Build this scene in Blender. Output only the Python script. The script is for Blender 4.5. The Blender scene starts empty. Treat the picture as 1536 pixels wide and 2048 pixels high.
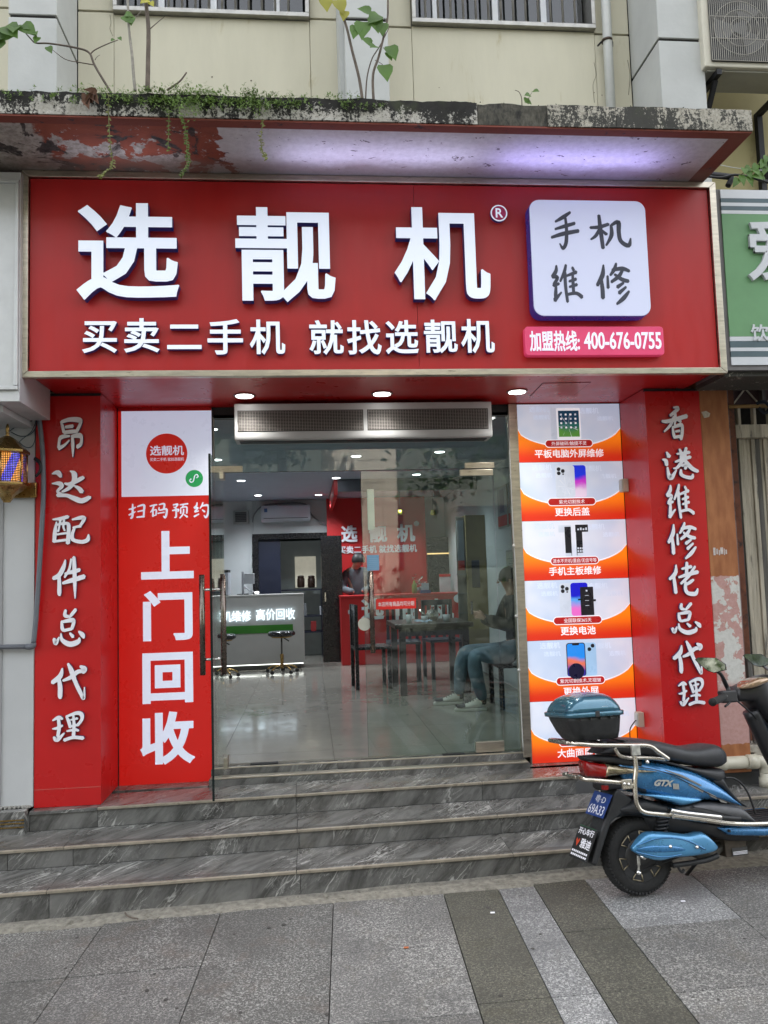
import bpy, bmesh, math, random
from mathutils import Vector, Matrix, noise
from math import sin, cos, pi, radians, sqrt, atan2
random.seed(7)
S = bpy.context.scene
COL = S.collection

# ---------------------------------------------------------------- camera, sky, sun, exposure
cd = bpy.data.cameras.new("camera"); cam = bpy.data.objects.new("camera", cd); COL.objects.link(cam); S.camera = cam
_y, _p, _r = 0.0948, 0.0812, -0.03
_right = Vector((cos(_y), -sin(_y), 0)); _fwd = Vector((sin(_y)*cos(_p), cos(_y)*cos(_p), sin(_p))); _up = _right.cross(_fwd)
_r2 = _right*cos(_r) + _up*sin(_r); _u2 = -_right*sin(_r) + _up*cos(_r)
_m = Matrix((_r2, _u2, -_fwd)).transposed().to_4x4(); _m.translation = Vector((-0.2647, -5.7, 1.3422))
cam.matrix_world = _m
cd.sensor_width = 36; cd.lens = 1602.7/2048*36; cd.clip_end = 400; cd.clip_start = 0.05
W = bpy.data.worlds.new("World"); S.world = W; W.use_nodes = True
nt = W.node_tree; sky = nt.nodes.new("ShaderNodeTexSky"); sky.sky_type = 'NISHITA'; sky.sun_disc = False
SUN_EL, SUN_AZ = radians(56), radians(20)
sky.sun_elevation = SUN_EL; sky.sun_rotation = SUN_AZ; sky.air_density = 1.0; sky.dust_density = 4.0; sky.ozone_density = 1.0
bgn = nt.nodes["Background"]; hs = nt.nodes.new("ShaderNodeHueSaturation"); hs.inputs['Saturation'].default_value = .22; nt.links.new(sky.outputs[0], hs.inputs['Color']); nt.links.new(hs.outputs[0], bgn.inputs[0]); bgn.inputs[1].default_value = 0.15
sd = bpy.data.lights.new("sun", 'SUN'); sd.energy = 3.2; sd.angle = radians(1.0); sd.color = (1, .97, .93)
so = bpy.data.objects.new("sun", sd); COL.objects.link(so)
_d = Vector((sin(SUN_AZ)*cos(SUN_EL), cos(SUN_AZ)*cos(SUN_EL), sin(SUN_EL)))
so.rotation_euler = _d.to_track_quat('Z', 'Y').to_euler(); so.location = (0, -10, 12)
S.view_settings.view_transform = 'Standard'; S.view_settings.look = 'None'; S.view_settings.gamma = 1; S.view_settings.use_curve_mapping = False
S.view_settings.exposure = 2.58
EM = .265  # how bright lit signs and lamps stand against this daylight
S.render.engine = 'CYCLES'
S.cycles.max_bounces = 8; S.cycles.transparent_max_bounces = 16; S.cycles.diffuse_bounces = 4; S.cycles.glossy_bounces = 4
S.cycles.sample_clamp_indirect = 4; S.cycles.caustics_reflective = False; S.cycles.caustics_refractive = False
try: S.cycles.use_denoising = True
except Exception: pass

# ---------------------------------------------------------------- materials
MATS = {}
class NT:
    def __init__(s, m):
        m.use_nodes = True; s.t = m.node_tree; s.t.nodes.clear()
    def n(s, typ, **kw):
        nd = s.t.nodes.new("ShaderNode"+typ)
        for k, v in kw.items():
            if k.startswith('i_'):
                key = k[2:]; key = int(key) if key.isdigit() else key.replace('_', ' ')
                s.set(nd.inputs[key], v)
            else: setattr(nd, k, v)
        return nd
    def set(s, inp, v):
        if isinstance(v, bpy.types.NodeSocket): s.t.links.new(v, inp)
        elif isinstance(v, bpy.types.Node): s.t.links.new(v.outputs[0], inp)
        else:
            if isinstance(v, tuple) and len(v) == 3 and len(inp.default_value) == 4: v = (*v, 1)
            inp.default_value = v
    def mix(s, f, a, b, bt='MIX'):
        nd = s.t.nodes.new("ShaderNodeMix"); nd.data_type = 'RGBA'; nd.blend_type = bt
        s.set(nd.inputs[0], f); s.set(nd.inputs[6], a); s.set(nd.inputs[7], b); return nd.outputs[2]
    def math(s, op, a, b=0.0, c=None, clamp=False):
        nd = s.t.nodes.new("ShaderNodeMath"); nd.operation = op; nd.use_clamp = clamp
        s.set(nd.inputs[0], a); s.set(nd.inputs[1], b)
        if c is not None: s.set(nd.inputs[2], c)
        return nd.outputs[0]
    def ramp(s, f, lo, hi, a=0.0, b=1.0):
        nd = s.t.nodes.new("ShaderNodeMapRange"); nd.interpolation_type = 'SMOOTHSTEP'
        for i, v in enumerate((f, lo, hi, a, b)): s.set(nd.inputs[i], v)
        return nd.outputs[0]
    def noise(s, vec, scale, detail=3, rough=.55, dist=0.0):
        nd = s.n("TexNoise"); nd.inputs['Scale'].default_value = scale; nd.inputs['Detail'].default_value = detail
        nd.inputs['Roughness'].default_value = rough; nd.inputs['Distortion'].default_value = dist; s.set(nd.inputs['Vector'], vec); return nd.outputs['Fac']
    def vec(s, scale=(1, 1, 1), rot=(0, 0, 0), rnd=False, loc=(0, 0, 0)):
        tc = s.n("TexCoord"); mp = s.n("Mapping"); v = tc.outputs['Object']
        if rnd:
            oi = s.n("ObjectInfo"); ml = s.n("VectorMath", operation='SCALE'); cmb = s.n("CombineXYZ")
            r = oi.outputs['Random']
            s.set(cmb.inputs[0], r); s.set(cmb.inputs[1], s.math('MULTIPLY', r, 7.3)); s.set(cmb.inputs[2], s.math('MULTIPLY', r, 3.1))
            s.set(ml.inputs[0], cmb.outputs[0]); ml.inputs['Scale'].default_value = 11
            ad = s.n("VectorMath", operation='ADD'); s.set(ad.inputs[0], v); s.set(ad.inputs[1], ml.outputs[0]); v = ad.outputs[0]
        s.set(mp.inputs['Vector'], v); mp.inputs['Scale'].default_value = scale; mp.inputs['Rotation'].default_value = rot; mp.inputs['Location'].default_value = loc
        return mp.outputs[0]
    def sep(s, v):
        nd = s.n("SeparateXYZ"); s.set(nd.inputs[0], v); return nd.outputs
    def out(s, col, rough=.5, metal=0.0, bump=None, bstr=.2, bdist=.01, coat=0.0, emit=None, estr=0.0, alpha=None, spec=.5):
        estr = estr*EM if isinstance(estr, (int, float)) else s.math('MULTIPLY', estr, EM)
        b = s.n("BsdfPrincipled"); s.set(b.inputs['Base Color'], col); s.set(b.inputs['Roughness'], rough); s.set(b.inputs['Metallic'], metal)
        b.inputs['Specular IOR Level'].default_value = spec
        if coat: b.inputs['Coat Weight'].default_value = coat; b.inputs['Coat Roughness'].default_value = .06
        if emit is not None: s.set(b.inputs['Emission Color'], emit); s.set(b.inputs['Emission Strength'], estr)
        if bump is not None:
            bp = s.n("Bump"); bp.inputs['Strength'].default_value = bstr; bp.inputs['Distance'].default_value = bdist
            s.set(bp.inputs['Height'], bump); s.set(b.inputs['Normal'], bp.outputs[0])
        o = s.n("OutputMaterial"); s.set(o.inputs[0], b.outputs[0]); return b

def mk(name):
    m = bpy.data.materials.new(name); MATS[name] = m; return m, NT(m)
def M(name, col, rough=.5, metal=0.0, var=.12, scale=4.0, bump=.0, bscale=60.0, coat=0.0, dirt=None, damt=.5, dscale=3.0, emit=None, estr=0.0, rnd=False, spec=.5, stretch=(1, 1, 1)):
    """a plain surface: base colour with mottling, optional worn/dirty patches, fine relief"""
    if name in MATS: return MATS[name]
    m, t = mk(name); v = t.vec(rnd=rnd, scale=stretch)
    n1 = t.noise(v, scale, 5, .6)
    c = t.mix(t.ramp(n1, .25, .75), tuple(x*(1-var) for x in col), tuple(min(1, x*(1+var)) for x in col))
    if dirt:
        n2 = t.noise(v, dscale, 8, .7, .4)
        c = t.mix(t.ramp(n2, .72-damt*.4, .82-damt*.3), c, dirt)
    r = t.ramp(t.noise(v, scale*3, 3), .2, .8, max(0, rough-.06), min(1, rough+.08))
    if emit == 'self': emit = c
    t.out(c, r, metal, bump=t.noise(v, bscale, 4) if bump else None, bstr=bump, coat=coat, emit=emit, estr=estr, spec=spec)
    return m

# plain colours
RED = M('sign_red', (.47, .013, .015), .36, var=.06, scale=2.2, bump=.04, bscale=3, dirt=(.36, .035, .035), damt=.12, dscale=4, stretch=(3, 1, .5))
REDP = M('pillar_red', (.52, .010, .011), .3, var=.06, scale=1.6, bump=.04, bscale=2.5, dirt=(.30, .02, .02), damt=.15)
STEEL = M('brushed_steel', (.55, .50, .42), .34, 1.0, var=.16, scale=9, dirt=(.20, .16, .12), damt=.32, dscale=14, stretch=(1, 1, 6))
CHROME = M('chrome', (.62, .60, .57), .16, 1.0, var=.1, scale=30, dirt=(.3, .24, .17), damt=.1, dscale=6)
RUSTY = M('rusty_chrome', (.56, .52, .45), .24, 1.0, var=.08, scale=6, dirt=(.25, .12, .05), damt=.22, dscale=5)
DARK = M('near_black', (.012, .012, .013), .55, var=.3)
BLACKG = M('gloss_black', (.012, .012, .014), .25, var=.2, scale=20)
PLAST = M('black_plastic', (.020, .021, .023), .5, var=.22, scale=30, bump=.12, bscale=240)
RUBBER = M('tyre_rubber', (.014, .014, .014), .78, var=.3, scale=40, dirt=(.06, .055, .05), damt=.2, dscale=30)
SEAT = M('seat_vinyl', (.030, .031, .034), .46, var=.2, scale=18, bump=.15, bscale=300)
BLUE = M('blue_paint', (.030, .17, .38), .26, .45, var=.05, scale=8, coat=.8, dirt=(.08, .18, .30), damt=.06, dscale=14)
BLUEL = M('light_blue_paint', (.085, .29, .52), .3, .45, var=.06, scale=9, coat=.6, dirt=(.20, .30, .38), damt=.12, dscale=22)
TEAL = M('teal_lid', (.035, .13, .19), .22, .4, var=.06, scale=6, coat=.9, dirt=(.09, .18, .22), damt=.1, dscale=14)
WALLY = M('cream_render', (.59, .56, .435), .85, var=.05, scale=1.6, bump=.12, bscale=14, dirt=(.45, .40, .25), damt=.3, dscale=2.2, stretch=(2.2, 1, .55))
COLW = M('white_column_paint', (.47, .48, .46), .75, var=.07, scale=3, bump=.15, bscale=20, dirt=(.28, .28, .25), damt=.24, dscale=2.2)
WHITEW = M('white_wall_paint', (.50, .51, .51), .72, var=.05, scale=2.5, bump=.08, bscale=25, dirt=(.36, .36, .35), damt=.14, dscale=5)
ALU = M('white_aluminium', (.60, .61, .61), .4, .3, var=.06, scale=8, dirt=(.2, .2, .19), damt=.16, dscale=12)
PIPEW = M('pipe_white', (.50, .51, .48), .45, var=.08, scale=6, dirt=(.3, .29, .24), damt=.22, dscale=6)
PVC = M('cream_pvc', (.52, .49, .39), .4, var=.08, scale=10, dirt=(.3, .26, .18), damt=.25, dscale=14)
CONDUIT = M('grey_conduit', (.13, .14, .16), .5, var=.1, scale=12)
ORANGE = M('orange_paint', (.33, .125, .042), .62, var=.14, scale=5, bump=.1, bscale=30, dirt=(.42, .24, .13), damt=.14, dscale=7, stretch=(3, 3, 1))
BRASS = M('brass', (.38, .25, .09), .3, 1.0, var=.2, scale=20, dirt=(.12, .08, .03), damt=.4, dscale=16)
BRONZE = M('bronze_handle', (.17, .14, .12), .26, 1.0, var=.2, scale=16)
BLACKD = M('dark_wall_cavity', (.02, .018, .016), .9, var=.4)
LETW = M('letter_face', (.7, .72, .76), .4, var=.02, emit=(.70, .80, 1.0), estr=.34)
LETS = M('letter_side', (.012, .016, .06), .35, var=.2, emit=(.05, .08, .45), estr=.05)
PILW = M('pillar_letter', (.86, .85, .90), .45, var=.03)
PILS = M('pillar_letter_edge', (.06, .05, .13), .5)
BOXW = M('lightbox_face', (.56, .58, .68), .35, var=.02, scale=3, emit=(.60, .66, 1.0), estr=.22)
BOXS = M('lightbox_side', (.02, .02, .10), .3, emit=(.03, .05, .5), estr=.12)
INK = M('dark_ink', (.055, .06, .085), .6, var=.1)
PINK = M('pink_panel', (.60, .06, .16), .35, var=.06, scale=3, emit=(.9, .06, .16), estr=.18)
PINKS = M('pink_panel_side', (.25, .03, .05), .4)
LAMP = M('lamp_disc', (.9, .9, .9), .3, emit=(1, .98, .94), estr=9)
LAMPI = M('shop_lamp_disc', (.9, .9, .9), .3, emit=(.92, .96, 1), estr=9)

def granite(name, dark, mid, light, tint=0.0, tc=(.1, .09, .05)):
    m, t = mk(name); v = t.vec(rnd=True); v2 = t.vec()
    n = t.noise(v, 120, 4, .7); n2 = t.noise(v, 95, 4, .75, .4); big = t.noise(v2, 2.1, 4, .6)
    c = t.mix(t.ramp(n, .42, .50), dark, mid); c = t.mix(t.ramp(n2, .52, .57), c, light)
    c = t.mix(t.ramp(t.noise(v, 150, 3), .58, .64), c, dark)
    c = t.mix(t.math('MULTIPLY', t.ramp(big, .40, .66), .55), c, tuple(x*.52 for x in mid))
    rv = t.n("ObjectInfo").outputs['Random']; hsv = t.n("HueSaturation"); t.set(hsv.inputs['Color'], c); t.set(hsv.inputs['Value'], t.math('ADD', .86, t.math('MULTIPLY', rv, .30))); c = hsv.outputs[0]
    c = t.mix(t.math('MULTIPLY', t.ramp(t.noise(v2, 5.5, 5, .7), .52, .7), tint), c, tc)
    t.out(c, t.ramp(n, .3, .7, .62, .8), bump=n, bstr=.25, bdist=.002); return m
GRAN = granite('grey_granite', (.050, .048, .045), (.150, .146, .138), (.36, .35, .325), .35, (.115, .098, .07))
GRANR = granite('warm_grey_granite', (.045, .043, .039), (.130, .126, .116), (.35, .345, .32), .45, (.115, .088, .070))
GRANL = granite('light_granite', (.085, .085, .084), (.21, .21, .208), (.43, .425, .41), .12)
GRAND = granite('olive_granite', (.033, .032, .025), (.088, .084, .066), (.18, .17, .13), .5, (.06, .055, .035))
def marble():
    m, t = mk('grey_marble'); x, y, z = t.sep(t.vec(rnd=True)); q = t.math('ADD', y, z)
    u = t.math('ADD', t.math('MULTIPLY', x, .60), t.math('MULTIPLY', q, .80)); w = t.math('SUBTRACT', t.math('MULTIPLY', x, .80), t.math('MULTIPLY', q, .60))
    def co(a, b, c=0.0):
        n_ = t.n("CombineXYZ"); t.set(n_.inputs[0], t.math('MULTIPLY', u, a)); t.set(n_.inputs[1], t.math('MULTIPLY', w, b)); n_.inputs[2].default_value = c; return n_.outputs[0]
    n = t.noise(co(1.3, 5.0), 1.6, 8, .68, .7); n2 = t.noise(co(3, 9, 4), 2.2, 6, .7, .5)
    c = t.mix(t.ramp(n, .3, .7), (.055, .054, .050), (.185, .182, .172)); c = t.mix(t.math('MULTIPLY', t.ramp(n2, .48, .72), .5), c, (.21, .207, .198))
    def vein(va, sc, dist, w_, lo, hi, amt):
        d = t.math('ABSOLUTE', t.math('SUBTRACT', t.noise(va, sc, 5, .6, dist), .5))
        return t.math('MULTIPLY', t.ramp(d, 0, w_, 1, 0), t.ramp(t.noise(co(1.2, 2.0, 9), 1.7, 3), lo, hi, 0, amt))
    v1 = vein(co(.5, 2.6, 2), 1.5, .5, .012, .46, .58, .9); v2 = vein(co(1.6, 5.5, 6), 2.0, .9, .022, .42, .6, .5); v3 = vein(co(5, 5, 7), 2.4, 1.2, .012, .5, .62, .45)
    c = t.mix(t.math('MAXIMUM', v1, t.math('MAXIMUM', v2, v3)), c, (.44, .435, .41))
    c = t.mix(t.math('MULTIPLY', t.ramp(t.noise(t.vec(), 4, 6, .7), .55, .75), .3), c, (.16, .145, .11))
    t.out(c, t.ramp(n, .2, .8, .14, .28), bump=n2, bstr=.02, spec=.5); return m
MARBLE = marble()
NOSING = M('worn_nosing', (.27, .235, .18), .6, var=.2, scale=22, dirt=(.15, .12, .085), damt=.4, dscale=18, bump=.2)
GROOVE = M('tread_groove', (.055, .048, .04), .8, var=.2, scale=20)
MORTAR = M('mortar_joint', (.22, .205, .17), .9, var=.3, scale=30, bump=.7, bscale=60, dirt=(.1, .09, .07), damt=.45, dscale=16)

def mould(name, light, light2, dark, bias=0.0, st=.28, top=.10):
    m, t = mk(name); v = t.vec(); vs = t.vec(scale=(1, 1, st)); x, y, z = t.sep(t.vec())
    n = t.noise(vs, 9, 7, .8, .3); f = t.noise(v, 60, 5, .8); big = t.noise(v, 1.3, 3)
    mask = t.math('ADD', t.math('ADD', t.math('MULTIPLY', n, .55), t.math('MULTIPLY', f, .45)), t.math('MULTIPLY', t.math('SUBTRACT', big, .5), .35))
    mask = t.math('ADD', mask, t.ramp(z, 3.80, 3.905, -.03, top-.03))
    mask = t.math('ADD', mask, t.ramp(x, -.2, .25, bias, .045+bias))
    c = t.mix(t.ramp(f, .3, .7), light, light2)
    c = t.mix(t.ramp(mask, .480, .515), c, dark)
    c = t.mix(t.math('MULTIPLY', t.ramp(t.noise(v, 5, 4), .55, .7), .35), c, (.07, .085, .035))
    t.out(c, .9, bump=mask, bstr=.6, bdist=.006); return m
MOULD = mould('mouldy_concrete', (.52, .50, .45), (.30, .28, .24), (.016, .015, .013))
MOULDG = mould('grey_mouldy_block', (.46, .43, .36), (.22, .205, .165), (.045, .044, .038), .02, .35, -.03)
MOULDD = M('dark_stained_block', (.075, .07, .055), .9, var=.5, scale=40, bump=.4, bscale=70, dirt=(.018, .018, .016), damt=.7, dscale=9, stretch=(1, 1, .5))
def soffit():
    m, t = mk('peeling_soffit'); v = t.vec(); x, y, z = t.sep(v)
    n = t.noise(v, 2.6, 7, .62, .5); n2 = t.noise(v, 4.2, 6, .6, .8); f = t.noise(v, 26, 5, .7)
    white = t.mix(t.ramp(f, .3, .75), (.64, .63, .64), (.52, .51, .52))
    rust = t.mix(t.ramp(n2, .3, .7), (.30, .075, .04), (.19, .05, .03)); grey = t.mix(t.ramp(f, .35, .65), (.46, .43, .39), (.26, .24, .21))
    black = t.mix(t.ramp(f, .35, .65), (.018, .017, .017), (.07, .06, .055))
    left = t.mix(t.ramp(n, .55, .565), rust, grey); left = t.mix(t.ramp(n2, .55, .59), left, black); left = t.mix(t.ramp(t.noise(v, 11, 6, .75, .3), .60, .64), left, (.42, .40, .37))
    px = t.math('ADD', x, t.math('MULTIPLY', t.math('SUBTRACT', n, .5), 1.1))
    edge = t.ramp(px, -.70, -.67)
    far = t.ramp(t.math('ADD', x, t.math('MULTIPLY', n, .8)), -1.27, -1.22)
    left = t.mix(far, t.mix(t.ramp(n2, .5, .53), grey, black), left)
    c = t.mix(edge, left, white)
    rim = t.math('MAXIMUM', t.ramp(y, -1.53, -1.535), t.ramp(x, 2.16, 2.165))
    c = t.mix(rim, c, (.20, .050, .032))
    sp = t.math('MULTIPLY', t.ramp(t.noise(t.vec(scale=(.7, 1, 1)), 17, 5, .7, .5), .62, .66), .85)
    c = t.mix(sp, c, (.05, .03, .035))
    st = t.math('MULTIPLY', t.ramp(t.math('ADD', y, t.math('MULTIPLY', n, .25)), -1.13, -.98), .6)
    c = t.mix(st, c, (.20, .15, .12))
    t.out(c, .8, bump=t.math('ADD', n, t.math('MULTIPLY', f, .3)), bstr=.6, bdist=.02); return m
SOFFIT = soffit()
def peel():
    m, t = mk('peeling_orange_pillar'); v = t.vec(); x, y, z = t.sep(v)
    n = t.noise(v, 9, 6, .65, .3); f = t.noise(v, 40, 5, .7); zz = t.math('ADD', z, t.math('MULTIPLY', t.math('SUBTRACT', t.noise(v, 30, 3), .5), .03))
    orange = t.mix(t.ramp(t.noise(t.vec(scale=(4, 4, 1)), 5, 5), .3, .7), (.28, .095, .03), (.40, .155, .055))
    orange = t.mix(t.ramp(t.noise(v, 25, 6, .8), .70, .73), orange, (.5, .33, .22))
    pink = t.mix(t.ramp(f, .3, .7), (.50, .30, .27), (.43, .235, .205))
    white = t.mix(t.ramp(f, .3, .8), (.60, .59, .55), (.48, .47, .43))
    low = t.mix(t.ramp(n, .47, .485), pink, white)
    low = t.mix(t.ramp(t.noise(v, 14, 6, .7, .5), .60, .63), low, (.38, .17, .10))
    low = t.mix(t.ramp(zz, .60, .52), low, pink)
    c = t.mix(t.ramp(zz, 1.285, 1.28), orange, low); c = t.mix(t.ramp(zz, .17, .165), c, orange)
    t.out(c, .65, bump=f, bstr=.25, bdist=.004); return m
PEEL = peel()
def glass(name, tint=(.86, .93, .90), refl=1.0, base=.04):
    m, t = mk(name); fr = t.n("Fresnel"); t.set(fr.inputs[0], t.math('SUBTRACT', 1.5, t.math('MULTIPLY', t.n("NewGeometry").outputs['Backfacing'], .8333)))
    tr = t.n("BsdfTransparent"); t.set(tr.inputs[0], tint); gl = t.n("BsdfGlossy"); gl.inputs['Roughness'].default_value = .012; t.set(gl.inputs[0], (1, 1, 1))
    f = t.math('ADD', t.math('MULTIPLY', fr.outputs[0], refl), base, clamp=True); mx = t.n("MixShader"); t.set(mx.inputs[0], f); t.set(mx.inputs[1], tr.outputs[0]); t.set(mx.inputs[2], gl.outputs[0])
    o = t.n("OutputMaterial"); t.set(o.inputs[0], mx.outputs[0]); return m
GLASS = glass('door_glass', (.84, .91, .88), 1.05, .01)
WGLASS = glass('window_glass', (.30, .33, .33), 1.3, .02)
LENS = glass('lamp_lens', (.8, .75, .65), 1.5, .1)
def grad(name, c0, c1, z0, z1, e=.4, mid=None):
    """a printed top-to-bottom colour blend, lit from behind"""
    m, t = mk(name); z = t.sep(t.vec())[2]; c = t.mix(t.ramp(z, z0, z1), c0, c1)
    t.out(c, .3, emit=c, estr=e); return m

# ---------------------------------------------------------------- mesh helpers
class MB:
    def __init__(s): s.v = []; s.f = []; s.mi = []; s.sm = []
    def add(s, vs, fs, mi=0, sm=False):
        o = len(s.v); s.v += [tuple(p) for p in vs]; s.f += [tuple(i+o for i in f) for f in fs]; s.mi += [mi]*len(fs); s.sm += [sm]*len(fs); return s
    def box(s, x0, x1, y0, y1, z0, z1, mi=0):
        x0, x1 = min(x0, x1), max(x0, x1); y0, y1 = min(y0, y1), max(y0, y1); z0, z1 = min(z0, z1), max(z0, z1)
        return s.add([(x0,y0,z0),(x1,y0,z0),(x1,y1,z0),(x0,y1,z0),(x0,y0,z1),(x1,y0,z1),(x1,y1,z1),(x0,y1,z1)],
                     [(0,3,2,1),(4,5,6,7),(0,1,5,4),(1,2,6,5),(2,3,7,6),(3,0,4,7)], mi)
    def prism(s, pts, a, b, axis='y', mi=0, side=None):
        """outline (p,q) extruded along an axis from a to b"""
        n = len(pts); ar = sum(pts[i][0]*pts[(i+1) % n][1]-pts[(i+1) % n][0]*pts[i][1] for i in range(n))
        if ar < 0: pts = pts[::-1]
        mp = {'y': lambda p, q, r: (p, r, q), 'x': lambda p, q, r: (r, p, q), 'z': lambda p, q, r: (p, q, r)}[axis]
        vs = [mp(p, q, a) for p, q in pts]+[mp(p, q, b) for p, q in pts]
        c1 = tuple(range(n)); c2 = tuple(range(2*n-1, n-1, -1)); sides = [(i, i+n, (i+1) % n+n, (i+1) % n) for i in range(n)]
        s.add(vs, [c1, c2], mi); o = len(s.v)-2*n
        s.f += [tuple(k+o for k in f) for f in sides]; s.mi += [mi if side is None else side]*n; s.sm += [False]*n
        return s
    def tube(s, path, r, n=10, mi=0, cap=True, closed=False):
        P = [Vector(p) for p in path]; R = r if isinstance(r, (list, tuple)) else [r]*len(P); m = len(P)
        ref = None; rings = []
        for i in range(m):
            if closed: t = P[(i+1) % m]-P[i-1]
            else: t = P[min(i+1, m-1)]-P[max(i-1, 0)]
            t.normalize()
            if ref is None: ref = Vector((0, 0, 1)) if abs(t.z) < .9 else Vector((1, 0, 0))
            a = (ref-t*ref.dot(t)).normalized(); b = t.cross(a); ref = a
            rings.append([P[i]+(a*cos(2*pi*k/n)+b*sin(2*pi*k/n))*R[i] for k in range(n)])
        vs = [p for rg in rings for p in rg]; fs = []
        for i in range(m if closed else m-1):
            j = (i+1) % m
            fs += [(i*n+k, i*n+(k+1) % n, j*n+(k+1) % n, j*n+k) for k in range(n)]
        if cap and not closed: fs += [tuple(range(n-1, -1, -1)), tuple((m-1)*n+k for k in range(n))]
        return s.add(vs, fs, mi, True)
    def lathe(s, prof, c=(0, 0, 0), axis='z', n=24, mi=0, sm=True, a0=0.0):
        """prof = (radius, height) pairs round an axis through c"""
        vs = []; c = Vector(c)
        for r, h in prof:
            for k in range(n):
                a = a0+2*pi*k/n; p = (r*cos(a), r*sin(a), h)
                p = p if axis == 'z' else (p[0], p[2], p[1]) if axis == 'y' else (p[2], p[0], p[1])
                vs.append(c+Vector(p))
        fs = [(i*n+k, i*n+(k+1) % n, (i+1)*n+(k+1) % n, (i+1)*n+k) for i in range(len(prof)-1) for k in range(n)]
        if axis == 'y': fs = [f[::-1] for f in fs]
        s.add(vs, fs, mi, sm)
        e = [tuple(range(n-1, -1, -1)), tuple((len(prof)-1)*n+k for k in range(n))]
        if axis == 'y': e = [f[::-1] for f in e]
        o = len(s.v)-len(vs); s.f += [tuple(k+o for k in f) for f in e]; s.mi += [mi]*2; s.sm += [False]*2
        return s
    def loft(s, secs, mi=0, cap=True, sm=True):
        """secs = rings of equal point count"""
        n = len(secs[0]); vs = [p for r in secs for p in r]
        fs = [(i*n+k, i*n+(k+1) % n, (i+1)*n+(k+1) % n, (i+1)*n+k) for i in range(len(secs)-1) for k in range(n)]
        if cap: fs += [tuple(range(n-1, -1, -1)), tuple((len(secs)-1)*n+k for k in range(n))]
        return s.add(vs, fs, mi, sm)
    def leaf(s, p, d, up, L, w, mi=0, fold=.25, shape='heart'):
        d = Vector(d).normalized(); up = Vector(up); sd = d.cross(up).normalized(); nn = sd.cross(d); p = Vector(p)
        pr = [(0, .0), (.02, .36), (.22, .5), (.5, .42), (.8, .16), (1, 0)] if shape == 'heart' else [(0, 0), (.3, .5), (.65, .4), (1, 0)]
        mid = [p+d*L*a-nn*L*.18*a*a for a, b in pr]; lf = [m+sd*w*b+nn*fold*w*b for m, (a, b) in zip(mid, pr)]; rt = [m-sd*w*b+nn*fold*w*b for m, (a, b) in zip(mid, pr)]
        n = len(pr); vs = mid+lf+rt; fs = []
        for i in range(n-1): fs += [(i, i+1, n+i+1, n+i), (i+1, i, 2*n+i, 2*n+i+1)]
        return s.add(vs, fs, mi, True)
    def build(s, name, mats, parent=None, bevel=0, seg=2, weld=False, subs=0, ang=40):
        me = bpy.data.meshes.new(name); me.from_pydata(s.v, [], s.f); me.polygons.foreach_set('material_index', s.mi); me.polygons.foreach_set('use_smooth', s.sm)
        mats = mats if isinstance(mats, (list, tuple)) else [mats]
        for m in mats: me.materials.append(m)
        if weld:
            bm = bmesh.new(); bm.from_mesh(me); bmesh.ops.remove_doubles(bm, verts=bm.verts, dist=1e-5); bmesh.ops.recalc_face_normals(bm, faces=bm.faces); bm.to_mesh(me); bm.free()
        me.update(); return put(name, me, parent, bevel, seg, subs, ang)
def put(name, me, parent=None, bevel=0, seg=2, subs=0, ang=40):
    o = bpy.data.objects.new(name, me); COL.objects.link(o)
    if parent is not None: adopt(o, parent)
    if bevel:
        for p in me.polygons: p.use_smooth = True
        b = o.modifiers.new('bevel', 'BEVEL'); b.width = bevel; b.segments = seg; b.limit_method = 'ANGLE'; b.angle_limit = radians(ang); b.harden_normals = True
    if subs: o.modifiers.new('subs', 'SUBSURF').levels = subs; o.modifiers[-1].render_levels = subs
    return o
WM = {}
def adopt(o, parent):
    """parent o to parent; o's mesh is written in the same coordinates as its thing's world"""
    o.parent = parent
    if parent.type == 'EMPTY' and parent.name in WM: o.matrix_parent_inverse = WM[parent.name].inverted()
def tag(o, label=None, cat=None, group=None, kind=None):
    if label: o['label'] = label
    if cat: o['category'] = cat
    if group: o['group'] = group
    if kind: o['kind'] = kind
    return o
def thing(name, label, cat, loc=(0, 0, 0), group=None, rot=None):
    o = bpy.data.objects.new(name, None); COL.objects.link(o); o.location = loc; o.empty_display_size = .1
    if rot: o.rotation_euler = rot
    else: WM[o.name] = Matrix.Translation(Vector(loc))
    return tag(o, label, cat, group)
def dup(root, loc, label=None):
    r = root.copy(); COL.objects.link(r); r.location = loc
    if label: r['label'] = label
    for ch in list(root.children):
        c = ch.copy(); COL.objects.link(c); c.parent = r; c.matrix_parent_inverse = ch.matrix_parent_inverse.copy()
        for g in list(ch.children):
            d = g.copy(); COL.objects.link(d); d.parent = c; d.matrix_parent_inverse = g.matrix_parent_inverse.copy()
    return r
def box(name, x0, x1, y0, y1, z0, z1, mat, parent=None, bevel=0, seg=2): return MB().box(x0, x1, y0, y1, z0, z1).build(name, mat, parent, bevel, seg)
def ribbon(p, w, wz=None): return p
def smooth_path(pts, k=6):
    P = [Vector(p) for p in pts]; out = []
    for i in range(len(P)-1):
        a, b, c, d = P[max(i-1, 0)], P[i], P[i+1], P[min(i+2, len(P)-1)]
        for j in range(k):
            t = j/k; out.append(.5*((2*b)+(c-a)*t+(2*a-5*b+4*c-d)*t*t+(3*b-a-3*c+d)*t**3))
    out.append(P[-1]); return out

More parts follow.
